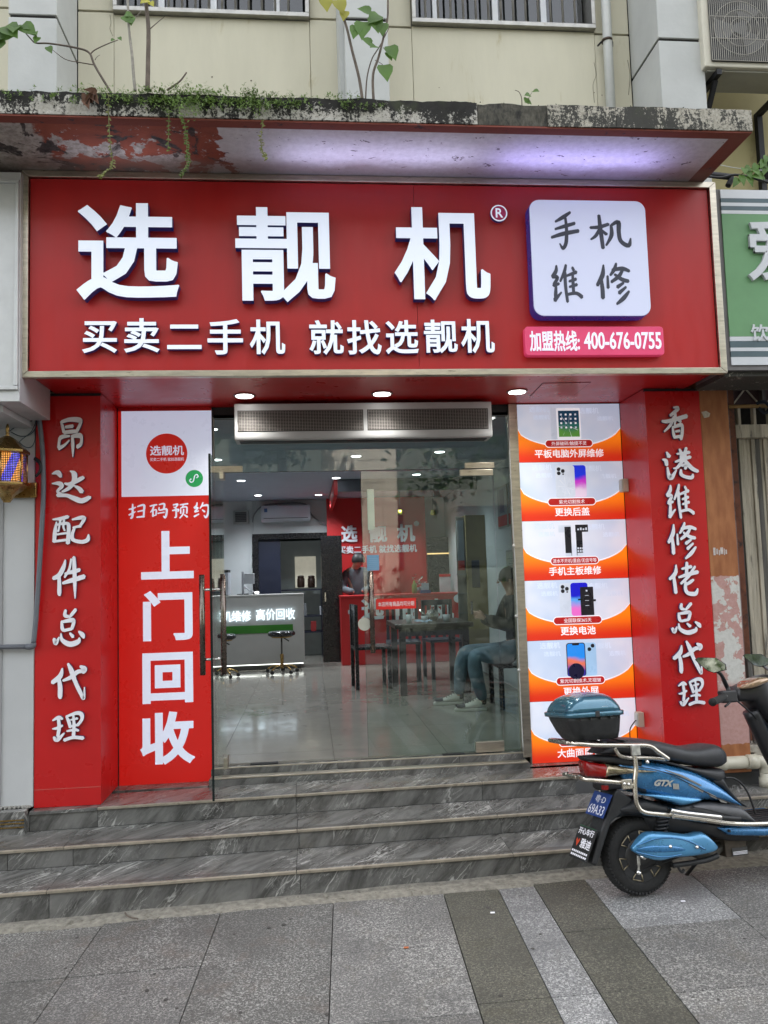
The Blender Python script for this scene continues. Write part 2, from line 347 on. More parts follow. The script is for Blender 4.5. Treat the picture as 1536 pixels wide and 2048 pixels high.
# ---------------------------------------------------------------- lettering
GC = {}
def glyph_mesh(body, bold=.0, spacing=1.0, res=3):
    """a word as solid letters; bold grows every outline by a mitred rim"""
    k = (body, bold, spacing)
    if k in GC: return GC[k]
    c = bpy.data.curves.new('t', 'FONT'); c.body = body; c.extrude = .5; c.resolution_u = res; c.space_character = spacing
    o = bpy.data.objects.new('t', c); COL.objects.link(o); bpy.context.view_layer.update()
    m = o.to_mesh(); vs = [tuple(v.co) for v in m.vertices]; fs = [tuple(p.vertices) for p in m.polygons]; ns = [p.normal.z for p in m.polygons]
    o.to_mesh_clear(); bpy.data.objects.remove(o); bpy.data.curves.remove(c)
    if bold:
        key = lambda i: (round(vs[i][0], 5), round(vs[i][1], 5)); ed = {}
        for f, n in zip(fs, ns):
            if n > .5:
                for i in range(len(f)):
                    a, b = key(f[i]), key(f[(i+1) % len(f)])
                    if (b, a) in ed: del ed[(b, a)]
                    else: ed[(a, b)] = 1
        nxt = {}; prv = {}
        for a, b in ed: nxt.setdefault(a, b); prv.setdefault(b, a)
        q = 0
        for (a, b) in ed:
            A, B = Vector(a), Vector(b); d = B-A
            if d.length < 1e-5: continue
            d.normalize(); nr = Vector((d.y, -d.x)); ext = []
            for p, other, sgn in ((A, prv.get(a), -1), (B, nxt.get(b), 1)):
                e_ = 0
                if other is not None:
                    d2 = (A-Vector(other)) if sgn < 0 else (Vector(other)-B)
                    if d2.length > 1e-5:
                        d2.normalize(); cr = (d2.cross(d) if sgn < 0 else d.cross(d2)); dt = max(-1, min(1, d.dot(d2)))
                        if cr > 0: e_ = min(bold*1.2, bold*math.tan(math.acos(dt)/2))
                ext.append(e_)
            A2, B2 = A-d*ext[0], B+d*ext[1]; q = (q+1) % 23; z = .5-.0006*(q+1)*(.3 if len(body) > 1 else 1); o_ = len(vs); inn = nr*.002
            vs += [(A2.x-inn.x, A2.y-inn.y, z), (B2.x-inn.x, B2.y-inn.y, z), (B2.x+nr.x*bold, B2.y+nr.y*bold, z), (A2.x+nr.x*bold, A2.y+nr.y*bold, z)]
            vs += [(x, y, -.5) for x, y, _ in vs[-4:]]
            fs += [(o_+3, o_+2, o_+1, o_), (o_+2, o_+3, o_+7, o_+6), (o_+1, o_+2, o_+6, o_+5), (o_+3, o_, o_+4, o_+7)]; ns += [1, 0, 0, 0]
    GC[k] = (vs, fs, ns); return GC[k]
def brush_mesh(ch):
    k = ('brush', ch)
    if k in GC: return GC[k]
    vs = []; fs = []; ns = []; z = 0
    for st in BRUSH[ch].split('/'):
        pts = [tuple(float(a) for a in p.split(',')) for p in st.split()]
        P = smooth_path([(p[0], -p[1], p[2]*.62) for p in pts], 5) if len(pts) > 2 else [Vector((pts[0][0], -pts[0][1], pts[0][2]*.62)).lerp(Vector((pts[1][0], -pts[1][1], pts[1][2]*.62)), t/4) for t in range(5)]
        L = []; R = []; n = len(P)
        for i, p in enumerate(P):
            d = P[min(i+1, n-1)]-P[max(i-1, 0)]; d.z = 0
            if d.length < 1e-6: d = Vector((1, 0, 0))
            d.normalize(); nr = Vector((-d.y, d.x, 0)); w = max(p.z, .6)
            if i == 0: L.append(Vector((p.x, p.y, 0))-d*w*.7)
            L.append(Vector((p.x, p.y, 0))+nr*w); R.append(Vector((p.x, p.y, 0))-nr*w)
            if i == n-1: L.append(Vector((p.x, p.y, 0))+d*w*.7)
        out = L+R[::-1]; m = len(out); o = len(vs); z += .012
        a = sum(out[i].x*out[(i+1) % m].y-out[(i+1) % m].x*out[i].y for i in range(m))
        if a < 0: out = out[::-1]
        # strips, so a bent stroke never makes a bad polygon
        nL = len(L); vs += [(p.x, p.y, .5+z) for p in L]+[(p.x, p.y, .5+z) for p in R]+[(p.x, p.y, -.5) for p in L]+[(p.x, p.y, -.5) for p in R]
        top = []; nR = len(R)
        top.append((0, nL, 1)); top += [(1+i, nL+i, nL+i+1, 2+i) for i in range(nR-1)]; top.append((nL-2, nL+nR-1, nL-1))
        fs += [tuple(x+o for x in f) for f in top]; ns += [1]*len(top)
        loop = list(range(nL))+[nL+i for i in range(nR-1, -1, -1)]; off = nL+nR
        for i in range(len(loop)):
            a_, b_ = loop[i], loop[(i+1) % len(loop)]; fs.append((a_+o, a_+off+o, b_+off+o, b_+o)); ns.append(0)
    GC[k] = (vs, fs, ns); return GC[k]
def letter(name, body, bx, y, depth, mats, parent=None, bold=0.0, brush=False, spacing=1.0, axis='y', flip=False, keep=False, shear=0.0):
    """body fitted to bx=(x0,x1,z0,z1), back at y, standing 'depth' toward -y (or the +-x side)"""
    vs, fs, ns = brush_mesh(body) if brush else glyph_mesh(body, bold, spacing=spacing)
    xs = [v[0] for v in vs]; ys = [v[1] for v in vs]; X0, X1, Y0, Y1 = min(xs), max(xs), min(ys), max(ys)
    x0, x1, z0, z1 = bx
    if keep:
        s = (z1-z0)/(Y1-Y0); cx = (x0+x1)/2; hw = (X1-X0)*s/2; x0, x1 = cx-hw, cx+hw
    mb = MB(); pts = []
    for a, b, c in vs:
        u = (a-X0)/(X1-X0); w = (b-Y0)/(Y1-Y0); u2 = x0+(x1-x0)*u+shear*(w-.5)*(x1-x0); c = (c+.5)*depth
        p = (u2, y-c, z0+(z1-z0)*w) if axis == 'y' else (y-c, -u2, z0+(z1-z0)*w) if axis == 'x-' else (y+c, u2, z0+(z1-z0)*w)
        pts.append(p)
    mats = mats if isinstance(mats, (list, tuple)) else [mats]
    mb.v = pts; mb.f = list(fs); mb.mi = [0 if (n > .5 or len(mats) == 1) else 1 for n in ns]; mb.sm = [False]*len(fs)
    return mb.build(name, mats, parent)
def rrect(x0, x1, z0, z1, r, n=6):
    x0, x1 = min(x0, x1), max(x0, x1); z0, z1 = min(z0, z1), max(z0, z1); out = []
    for cx, cz, a in ((x1-r, z1-r, 0), (x0+r, z1-r, 90), (x0+r, z0+r, 180), (x1-r, z0+r, 270)):
        out += [(cx+r*cos(radians(a+90*k/n)), cz+r*sin(radians(a+90*k/n))) for k in range(n+1)]
    return out
def disc(cx, cz, r, n=32): return [(cx+r*cos(2*pi*k/n), cz+r*sin(2*pi*k/n)) for k in range(n)]
# brush-written characters: strokes are "x,y,width" points, 0-100, y down, strokes split by /
BRUSH = {
'昂': "14,8,3 22,20,9 27,35,9/18,9,7 50,3,9 88,5,11 90,14,9 76,34,9/33,22,6 62,20,8/28,36,8 55,34,8 78,33,8/50,45,4 25,46,8 12,50,9/12,50,9 9,62,8 8,74,10/8,76,9 30,68,6 48,56,4/56,46,6 88,44,11 95,52,9 92,66,9 78,73,9/60,46,8 62,70,10 62,98,3",
'达': "2,12,3 16,8,12 24,22,6/2,42,3 20,42,11 26,52,9 16,66,6 24,76,9/16,78,10 40,80,9 60,90,12 78,97,13 98,86,9/34,42,5 48,44,9 76,28,10 80,22,6/48,4,3 58,12,11 58,34,10 46,56,9 28,68,6/58,50,4 70,58,9 78,70,10",
'配': "2,12,4 22,10,9 42,4,9/12,20,3 8,50,8 6,86,8/12,30,6 34,26,8 44,34,8 42,92,9/22,14,6 20,32,4 16,52,5/32,14,5 30,36,5 34,50,4/10,62,5 38,58,6/8,84,7 40,80,7/54,14,5 80,8,11 84,16,8 74,36,6/56,40,5 76,36,8/60,40,6 54,62,7 56,80,9 78,88,10 94,82,10 97,64,3",
'件': "40,8,4 34,26,10 20,44,10 3,50,7/20,42,8 22,60,9 22,84,10 24,90,5/58,6,5 52,30,6 38,48,5/38,40,4 62,36,8 84,32,7/32,62,5 60,56,9 98,48,9/66,2,8 68,30,10 69,62,9 70,98,3",
'总': "40,2,7 38,16,9 50,20,6/72,1,8 60,14,8 52,22,5/28,32,6 30,52,9 36,58,7/30,34,6 58,30,10 66,34,9 60,54,8/36,58,7 60,54,7/4,80,8 10,92,10 20,76,4/26,66,4 30,84,9 54,96,12 80,90,11 84,80,5/54,66,5 64,76,9/82,62,5 94,72,11 98,80,6",
'代': "32,14,4 26,34,11 4,50,9/22,40,8 26,62,10 26,86,10 28,92,5/34,46,5 56,38,9 76,24,9 96,24,7/48,2,5 58,22,11 68,50,9 82,78,9 92,96,6 94,66,3/82,10,5 94,18,12 90,28,6",
'理': "4,24,4 22,14,10 34,20,6/22,20,8 24,48,9 20,78,8/4,52,4 18,50,8 34,42,6/8,80,6 18,90,12 40,68,4/46,12,5 54,30,9 58,50,7/46,12,6 76,2,10 92,6,11 94,24,8 80,44,8/60,24,5 80,20,7/60,46,7 80,42,7/68,10,6 70,44,8 68,84,9/48,62,5 72,58,8 84,62,6/40,92,9 68,84,9 98,88,10",
'香': "48,3,4 66,6,9 34,26,7/2,42,6 28,42,9 96,28,10/52,14,8 52,32,9 48,56,5/46,30,6 34,52,8 8,72,4/54,34,6 72,44,8/40,58,5 42,78,9 46,90,8/42,60,6 66,54,9 76,56,9 74,78,9 68,94,9/50,72,5 66,70,6/48,88,7 66,86,7",
'港': "16,16,4 22,30,10/4,38,4 12,42,9 14,56,7/16,62,4 18,84,8 24,94,11 40,70,3/52,8,5 56,24,8 54,44,7/70,4,6 66,22,8 64,40,7/44,22,5 78,18,8/38,46,5 60,38,8 80,32,8/58,42,8 44,62,7 32,66,4/64,42,8 82,66,10 98,76,8/54,58,6 66,56,8 64,68,6/52,70,5 52,84,8 64,92,8 80,94,9 84,84,4",
'维': "22,4,5 20,18,9 8,32,8/8,32,8 24,34,8 12,52,8/10,54,8 28,50,6/18,56,6 16,76,9 14,88,6/12,92,10 34,72,4/52,2,6 46,20,8 32,44,5/48,22,8 48,56,8 52,96,7/52,30,5 84,20,8/72,8,6 76,16,7/60,44,5 82,38,7/60,58,5 84,52,7/50,78,6 80,74,7 98,84,9/72,26,6 72,50,8 72,76,7",
'修': "24,6,4 20,30,10 4,54,7/16,40,7 18,62,9 18,84,9/34,32,5 34,60,7/60,2,5 54,16,8 42,30,5/48,18,6 76,14,8 96,20,6/78,16,6 66,32,8 44,46,6/54,28,5 74,40,8 92,44,7/78,48,5 60,58,8/84,58,5 64,72,8/92,68,5 76,84,9 56,98,5",
'佬': "28,8,4 24,32,10 4,48,7/18,42,8 20,62,9 22,88,9/64,2,7 62,20,9 60,36,8/46,20,5 78,14,8/34,44,5 66,36,9 98,30,9/90,14,6 66,42,8 40,62,6/82,52,6 68,60,8 56,66,5/56,58,7 54,78,9 62,90,9 86,92,10 94,78,4",
'手': "72,3,6 46,16,9 18,28,5/16,48,5 50,40,8 86,32,7/2,70,6 44,60,9 98,52,8/54,18,7 56,50,9 52,84,10 40,98,8 30,86,3",
'机': "24,4,6 26,40,8 30,94,7/2,38,6 24,36,8 46,28,7/24,42,6 14,60,7 2,70,4/30,46,5 40,56,7/52,30,5 52,58,8 38,86,4/54,30,6 70,22,9 70,50,8 74,74,8 92,86,9 98,66,3",
'扫': "24,4,6 24,40,10 22,80,10 12,90,8/2,36,6 22,32,9 42,24,6/2,70,7 22,60,9 40,50,4/52,20,6 90,12,11 90,50,9 88,84,9/54,50,6 86,44,8/48,84,8 92,80,9",
'码': "2,20,6 28,14,9 40,12,6/24,18,6 16,44,8 4,58,4/18,46,7 18,84,8/18,48,6 36,44,7 34,76,7/18,80,6 36,76,6/52,12,6 80,8,9 76,42,8/52,28,5 54,46,7 90,40,10 92,66,9 84,92,10 74,82,4/44,66,6 80,60,7",
'预': "6,14,6 34,10,9 22,28,7/10,26,5 26,36,7/2,48,7 38,42,9 34,56,5/24,48,7 24,84,9 14,90,6/48,14,6 96,8,8/70,14,6 62,28,6/52,32,5 52,66,8/54,32,6 88,28,8 88,66,8/70,40,7 66,70,8 46,94,7/74,74,6 92,88,10",
'约': "26,6,6 22,24,9 8,36,8/10,38,8 30,36,8 12,58,8/12,60,7 34,54,6/8,86,9 36,72,6/60,6,6 54,24,8 42,40,5/56,26,6 84,22,11 92,34,9 88,72,10 76,92,10 66,80,4/56,48,6 70,60,9",
}

# ================================================================ GROUND, PAVEMENT, STEPS
def gz(x): return -.36+.013*max(-6, min(6, x))
mb = MB(); xs = [-90, -6, 6, 90]; ys = [-90, -7, -1.0, 0.0, 60]
vs = [(x, y, gz(x)-(.16 if y < -6 and abs(x) > -1 else .05)) for y in (-90, -7.3) for x in xs]+[(x, y, gz(x)-.05) for y in (-7.29, 60) for x in xs]
fs = [(r*4+i, r*4+i+1, (r+1)*4+i+1, (r+1)*4+i) for r in range(3) for i in range(3)]
ASPH = M('asphalt', (.05, .05, .052), .9, var=.3, scale=30, bump=.4, bscale=120)
tag(mb.add(vs, fs).build('ground', ASPH), kind='structure')
pav = tag(MB().add([(-6, -7.2, gz(-6)-.035), (6, -7.2, gz(6)-.035), (6, -1.0, gz(6)-.035), (-6, -1.0, gz(-6)-.035)], [(0, 1, 2, 3)]).build('pavement', M('joint_dirt', (.05, .045, .035), .95, var=.3, scale=30)), kind='structure')
KERB = M('kerb_stone', (.25, .25, .24), .85, var=.2, scale=20, bump=.3)
tag(box('kerb', -6, 6, -7.36, -7.2, -.6, -.365, KERB), kind='structure')
def paver(x0, x1, y0, y1, mat, g=.0018):
    sh = lambda x, y: x-.045*(-1.3-y)
    mb = MB(); t = random.uniform(-.0012, .0012); c = []
    for dz in (-.034, t):
        for x, y in ((x0+g, y0+g), (x1-g, y0+g), (x1-g, y1-g), (x0+g, y1-g)): X = sh(x, y); c.append((X, y, gz(X)+dz))
    mb.add(c, [(0,3,2,1),(4,5,6,7),(0,1,5,4),(1,2,6,5),(2,3,7,6),(3,0,4,7)])
    return mb.build('paver', mat, pav, .002, 1)
rows = [-1.3, -1.885, -2.475, -3.07, -3.66, -4.25, -4.85, -5.44, -6.03, -6.62, -7.19]
for i, (a, b) in enumerate([(-4.85, -4.27), (-4.27, -3.68), (-3.68, -3.10), (-3.10, -2.51), (-2.51, -1.93), (-1.93, -1.348), (-1.348, -.762), (-.762, -.177), (-.177, .412)]):
    for j in range(len(rows)-1):
        if j == 0 and i < 6: paver(a, b, rows[1], rows[0]-.06, GRANR)
        else: paver(a, b, rows[j+1], rows[j], GRANR if (i < 8 and (i*7+j*3) % 5 > 1) or i < 6 else GRAN)
for a, b, m in ((.412, .711, GRAND), (.711, .91, GRANL), (.91, 1.203, GRAND)):
    rr = [-1.3, -1.87, -2.42, -3.0, -3.6, -4.2, -4.8, -5.4, -6.0, -6.6, -7.19] if m is GRAND else [-1.3, -2.42, -3.6, -4.8, -6.0, -7.19]
    for j in range(len(rr)-1): paver(a, b, rr[j+1], rr[j]+(.04 if j == 0 and a > .9 else 0), m)
for i, (a, b) in enumerate([(1.203, 1.79), (1.79, 2.375), (2.375, 2.96), (2.96, 3.545), (3.545, 4.13), (4.13, 4.72), (4.72, 5.3)]):
    for j in range(len(rows)-1): paver(a, b, rows[j+1], rows[j]+(.04 if j == 0 else 0), GRAN if (i+j) % 3 else GRANL)
# mortar fillet at the foot of the steps
mb = MB(); n = 180; vs = []
for i in range(n+1):
    x = -4.6+9.6*i/n; yb = -1.165+.042*x; e = noise.noise(Vector((x*3, 0, 0)))*.02+noise.noise(Vector((x*14, 3, 0)))*.008
    ye = (-1.27 if x > 0 else -1.27-.055*min(1.2, -x))+e*1.0
    vs += [(x, yb+.03, gz(x)+.012+e*.3), (x, yb-.02, gz(x)+.008+e*.3), (x, min(ye, yb-.03), gz(x)+.0025), (x, min(ye, yb-.03)-.02, gz(x)-.02)]
tag(mb.add(vs, [(i*4+k, i*4+k+1, i*4+k+5, i*4+k+4) for i in range(n) for k in range(3)], 0, True).build('mortar_fillet', MORTAR), kind='structure')

steps = tag(MB().box(-4.5, 4.6, -.42, 5.9, -.5, -.04).build('entrance_steps', M('step_core', (.08, .08, .08), .9)), kind='structure')
def sbox(name, x0, x1, s0, s1, z0, z1, mat, parent, bevel=0, g=.0012):
    k = .0419; x0 += g; x1 -= g; mb = MB()
    c = [(x, s+k*x, z) for z in (z0, z1) for x, s in ((x0, s0), (x1, s0), (x1, s1), (x0, s1))]
    return mb.add(c, [(0,3,2,1),(4,5,6,7),(0,1,5,4),(1,2,6,5),(2,3,7,6),(3,0,4,7)]).build(name, mat, parent, bevel, 2)
S1, S2, S3 = -.4929, -.8257, -1.1784
ZT = (0.0, -.118, -.228)
J = [[-4.4, -3.9, -2.78, -1.975, -1.58, -.38, .82, 2.02, 3.2, 4.4], [-4.4, -3.2, -1.98, -1.63, -.36, .86, 2.06, 3.26, 4.4], [-4.4, -3.2, -2.02, -1.65, -.35, .88, 2.08, 3.28, 4.4]]
for k, (s, zt, zb) in enumerate(((S1, ZT[0], ZT[1]), (S2, ZT[1], ZT[2]), (S3, ZT[2], -.43))):
    for a, b in zip(J[k], J[k][1:]):
        sbox('riser_slab', a, b, s+.012, s+.03, zb+.0005, zt-.0165, MARBLE, steps, .0015)
for k, (s, sb, zt) in enumerate(((S2, S1+.011, ZT[1]), (S3, S2+.011, ZT[2]))):
    for a, b in ((-4.4, -3.0), (-3.0, -1.68 if k == 0 else -1.66), (-1.68 if k == 0 else -1.66, -.37), (-.37, .84), (.84, 2.05), (2.05, 3.25), (3.25, 4.4)):
        sbox('tread_slab', a, b, s+.021, sb, zt-.02, zt, MARBLE, steps, .001)
        sbox('nosing', a, b, s, s+.0205, zt-.016, zt-.0005, NOSING, steps, .003)
        for g in (.034, .046, .058): sbox('groove_line', a, b, s+g, s+g+.004, zt-.004, zt+.0006, GROOVE, steps)
        sbox('riser_core', a, b, s+.03, sb-.001, zt-.35, zt-.021, MARBLE, steps)
for a, b in ((-1.975, -1.58), (-1.58, -.38), (-.38, .82), (.82, 2.02), (2.02, 2.7), (2.7, 3.6), (3.6, 4.4)):
    sbox('platform_slab', a, b, S1+.0165, -.175, -.02, 0, MARBLE, steps, .001)
    if a > -1.7: sbox('nosing', a, b, S1, S1+.016, -.016, -.0005, NOSING, steps, .003)
    else: sbox('nosing', a, b, S1+.002, S1+.016, -.02, -.0005, MARBLE, steps, .002)
for a, b in ((-1.975, -1.5), (-1.5, -.962), (1.222, 1.7), (1.7, 2.5)): box('platform_slab', a+.001, b-.001, -.1745, -.0115, -.02, 0, MARBLE, steps, .001)
# raised threshold with its steel track
thr = tag(MB().box(-.96, 1.22, -.165, -.055, -.03, .035).build('threshold', MARBLE, None, .002), kind='structure')
for a, b in ((-.96, -.1), (-.1, .75), (.75, 1.22)): box('threshold_slab', a+.001, b-.001, -.053, .04, -.03, .078, MARBLE, thr, .002)
box('track', -.95, 1.21, -.168, -.10, .0355, .046, STEEL, thr, .002); box('track', -.95, 1.21, -.052, -.035, .0785, .086, STEEL, thr, .001)
# strips of brass in the plinth at the far left
pl = thing('plinth', 'low grey marble plinth with three brass lines under the white wall', 'plinth', (-2.3, -.6, -.1))
for a, b in ((-3.4, -2.42), (-2.42, -2.205), (-2.205, -1.985)): box('slab', a+.001, b-.001, -.615, -.55, -.125, .015, MARBLE, pl, .002)
for z in (-.035, -.012, .006)[:3]: box('brass_line', -3.4, -1.987, -.621, -.614, z-.042, z-.035, BRASS, pl)

# ================================================================ SHOP FRONT SHELL
PT = 2.577
def pillar(x0, x1, lab, inner):
    t = thing('red_pillar', lab, 'pillar', ((x0+x1)/2, -.25, 0))
    zb = -.0
    for a, b in ((zb+.001, .108), (.11, PT-.022)): box('cladding_panel', x0, x1, -.4973, -.47, a, b, REDP, t, .0015)
    box('return_panel', inner-(.008 if inner == x1 else -.0), inner+(.008 if inner != x1 else 0), -.4695, -.055, .002, PT-.004, REDP, t)
    box('core', x0+.01, x1-.01, -.4695, -.06, .002, PT-.03, M('pillar_core', (.05, .045, .04), .9), t)
    box('shadow_gap', x0+.004, x1-.004, -.485, -.47, PT-.021, PT-.002, DARK, t)
    return t
pL = pillar(-1.972, -1.5727, 'red pillar on the left with white brush characters beside the code poster', -1.5727)
pR = pillar(2.0436, 2.4303, 'red pillar on the right with white brush characters behind the scooter mirror', 2.0436)
box('skirting_edge', -1.972, -1.5727, -.4985, -.4974, .108, .111, M('edge_light', (.5, .12, .10), .5), pL)
for ch, b in (('昂', (-1.834,-1.675,2.156,2.415)), ('达', (-1.867,-1.626,1.863,2.076)), ('配', (-1.863,-1.632,1.605,1.791)), ('件', (-1.862,-1.659,1.266,1.534)), ('总', (-1.858,-1.662,0.97,1.207)), ('代', (-1.866,-1.65,0.643,0.872)), ('理', (-1.859,-1.665,0.395,0.576))):
    letter('character', ch, b, -.498, .02, (PILW, PILS), pL, brush=True)
for ch, b in (('香', (2.14,2.331,2.209,2.447)), ('港', (2.13,2.384,1.938,2.164)), ('维', (2.143,2.336,1.674,1.914)), ('修', (2.134,2.343,1.401,1.653)), ('佬', (2.128,2.341,1.154,1.387)), ('总', (2.123,2.334,0.899,1.114)), ('代', (2.124,2.335,0.636,0.862)), ('理', (2.148,2.331,0.433,0.618))):
    letter('character', ch, b, -.498, .02, (PILW, PILS), pR, brush=True)

# the soffit under the big sign, with hatch
sof = tag(box('soffit', -1.86, 2.335, -1.028, .06, PT, PT+.02, REDP), kind='structure')
for (a, b, nm, mt) in ((.002, .001, 'hatch_rim', M('hatch_rim_dark', (.08, .01, .012), .6)), (-.006, .003, 'hatch', REDP)):  # dark red rim plate showing round the hatch
    q = [(1.28,-0.665), (1.601,-0.683), (1.612,-0.309), (1.302,-0.29)]
    cx = sum(p[0] for p in q)/4; cy = sum(p[1] for p in q)/4
    MB().prism([((p[0]-cx)*(1+a*4)+cx, (p[1]-cy)*(1+a*4)+cy) for p in q], PT-b, PT-.0001, 'z').build(nm, mt, sof)
for i, p in enumerate(((-0.668,-0.393), (0.248,-0.418), (1.168,-0.445))):
    t = thing('recessed_downlight', ('round white downlight in the red soffit nearest the code poster', 'round white downlight in the red soffit above the middle of the door', 'round white downlight in the red soffit beside the lit phone panels')[i], 'ceiling light', (p[0], p[1], PT), 'downlights under the red soffit')
    MB().lathe([(.058, PT-.001), (.070, PT-.001), (.073, PT-.006), (.068, PT-.010), (.056, PT-.008)], (p[0], p[1], 0), n=28).build('trim_ring', M('lamp_trim', (.55, .54, .52), .3, .6), t)
    MB().lathe([(.0, PT-.0115), (.056, PT-.0115), (.056, PT-.009)], (p[0], p[1], 0), n=28).build('diffuser', LAMP, t)
    ld = bpy.data.lights.new('downlight_beam', 'SPOT'); ld.energy = 5; ld.color = (1, .97, .92); ld.spot_size = radians(130); ld.spot_blend = .9; ld.shadow_soft_size = .05
    lo = bpy.data.objects.new('downlight_beam', ld); COL.objects.link(lo); lo.location = (p[0], p[1], PT-.03); lo.parent = t; lo.matrix_parent_inverse = WM[t.name].inverted()

# ================================================================ BIG SIGN
sg = thing('shop_sign', 'big red shop sign in a steel frame with large lit white characters', 'shop sign', (.23, -1.0, 2.53))
SX0, SX1, SZ0, SZ1 = -1.8342, 2.2913, 2.5768, 3.7222
xs_ = .418
box('sign_panel', SX0, xs_-.0012, -1.03, -1.015, SZ0, SZ1, RED, sg); box('sign_panel', xs_+.0012, SX1, -1.03, -1.015, SZ0, SZ1, RED, sg)
box('casing', SX0-.04, SX1+.04, -1.014, -.52, SZ0+.022, SZ1+.03, M('sign_back', (.03, .028, .03), .7), sg)
ox0, ox1, oz0, oz1 = -1.878, 2.338, 2.536, 3.764
def mitre(name, q): MB().prism(q, -1.052, -1.006, 'y').build(name, STEEL, sg, .003, 2)
e = .004
mitre('frame_bar', [(SX0-e, SZ0-e), (SX1+e, SZ0-e), (ox1-.001, oz0), (ox0+.001, oz0)]); mitre('frame_bar', [(SX0-e, SZ1+e), (SX1+e, SZ1+e), (ox1-.001, oz1), (ox0+.001, oz1)])
mitre('frame_bar', [(SX0-e, SZ0-e+.001), (SX0-e, SZ1+e-.001), (ox0, oz1-.001), (ox0, oz0+.001)]); mitre('frame_bar', [(SX1+e, SZ0-e+.001), (SX1+e, SZ1+e-.001), (ox1, oz1-.001), (ox1, oz0+.001)])
for ch, b in (('选', (-1.557,-0.978,2.976,3.554)), ('靓', (-0.654,-0.072,2.966,3.54)), ('机', (0.28,0.86,2.978,3.553))):
    letter('large_character', ch, b, -1.036, .055, (LETW, LETS), sg, bold=.020)
for ch, b in (('买', (-1.531,-1.336,2.671,2.859)), ('卖', (-1.297,-1.097,2.673,2.876)), ('二', (-1.054,-0.858,2.693,2.838)), ('手', (-0.824,-0.62,2.66,2.871)), ('机', (-0.582,-0.376,2.659,2.868)),
              ('就', (-0.236,-0.033,2.657,2.865)), ('找', (-0.013,0.192,2.657,2.865)), ('选', (0.216,0.413,2.659,2.865)), ('靓', (0.447,0.649,2.664,2.868)), ('机', (0.67,0.874,2.663,2.872))):
    letter('small_character', ch, b, -1.034, .035, (LETW, LETS), sg, bold=.018)
# the letters' own LEDs wash the underside of the canopy
for (x_, w_, e_, c_) in ((1.38, .95, .26, (.50, .44, 1)), (.2, 1.1, .20, (.66, .62, 1)), (-1.25, .6, .05, (.8, .8, 1))):
    ld = bpy.data.lights.new('letter_led', 'AREA'); ld.shape = 'RECTANGLE'; ld.size = w_; ld.size_y = .04; ld.energy = e_; ld.color = c_; lo = bpy.data.objects.new('letter_led', ld); COL.objects.link(lo); ld.spread = radians(125); lo.location = (x_, -1.27, 3.53); lo.rotation_euler = (pi, 0, 0); lo.parent = sg; lo.matrix_parent_inverse = WM[sg.name].inverted()
# registered mark, white rounded box, pink hotline plate
c = (0.937,-1.06,3.538)
reg = MB().prism(disc(c[0], c[2], .052), -1.032, -1.058, 'y', 0, 1).build('mark_disc', (LETW, LETS), sg)
MB().prism(disc(c[0], c[2], .044), -1.059, -1.060, 'y').build('mark_face', M('mark_red', (.48, .03, .12), .4), reg)
letter('mark_letter', 'R', (c[0]-.021, c[0]+.024, c[2]-.029, c[2]+.029), -1.0605, .002, LETW, reg, bold=.012)
bb = (1.106,1.836,2.871,3.595)
bx_ = MB().prism(rrect(*bb, .062), -1.034, -1.12, 'y').build('badge_side', BOXS, sg, .006)
MB().prism(rrect(bb[0]+.002, bb[1]-.002, bb[2]+.002, bb[3]-.002, .062), -1.1205, -1.128, 'y').build('badge_face', BOXW, bx_, .003)
for ch, b in (('手', (1.231,1.412,3.279,3.523)), ('机', (1.474,1.735,3.285,3.505)), ('维', (1.222,1.413,2.951,3.192)), ('修', (1.497,1.716,2.939,3.203))):
    letter('badge_character', ch, b, -1.1285, .002, INK, bx_, brush=True)
bb = (1.058,1.925,2.643,2.822)
pk = MB().prism(rrect(*bb, .022), -1.034, -1.082, 'y', 0).build('hotline_plate', (PINK, PINKS), sg, .004)
bt = (1.085,1.906,2.667,2.794); mid = bt[0]+(bt[1]-bt[0])*.385
letter('hotline_text', '加盟热线:', (bt[0], mid-.008, bt[2], bt[3]), -1.0825, .006, LETW, pk, bold=.018)
letter('hotline_number', '400-676-0755', (mid+.02, bt[1], bt[2]+.012, bt[3]-.008), -1.0825, .006, LETW, pk, bold=.014)

# ================================================================ LEFT CODE POSTER
cp = thing('poster_panel', 'tall red lit poster with white code square and large white characters left of the door', 'poster', (-1.25, -.03, 0))
pb = (-1.567,-0.927,0.001,2.569)
PR = M('poster_red', (.50, .012, .010), .3, var=.03, scale=3, emit=(.50, .010, .006), estr=.30)
PW = M('poster_white', (.72, .74, .8), .3, var=.01, emit=(.66, .76, 1), estr=.30)
PG = M('poster_green', (.02, .30, .09), .3, emit=(.02, .3, .09), estr=.3)
box('panel', pb[0]+.001, pb[1], -.05, -.012, .001, PT-.03, PR, cp)
box('panel_edge', pb[1]+.001, pb[1]+.010, -.052, -.01, .001, PT-.03, DARK, cp)
box('header', pb[0]+.001, pb[1], -.046, -.012, PT-.028, PT-.001, REDP, cp)
q = (-1.544,-0.926,1.949,2.548); sq = box('code_square', q[0], q[1], -.0518, -.0502, q[2], q[3], PW, cp)
c = (-1.236,-0.052,2.247); rc = MB().prism(disc(c[0], c[2], .141, 48), -.0519, -.0527, 'y').build('red_circle', PR, sq)
letter('circle_text', '选靓机', (-1.35,-1.118,2.233,2.303), -.0528, .0008, PW, sq, bold=.016)
letter('circle_small_text', '买卖二手机 就找选靓机', (-1.35,-1.118,2.194,2.218), -.0528, .0008, PW, sq, bold=.004)
c = (-1.049,-0.052,2.068); MB().prism(disc(c[0], c[2], .060, 36), -.0519, -.0527, 'y').build('green_circle', PG, sq)
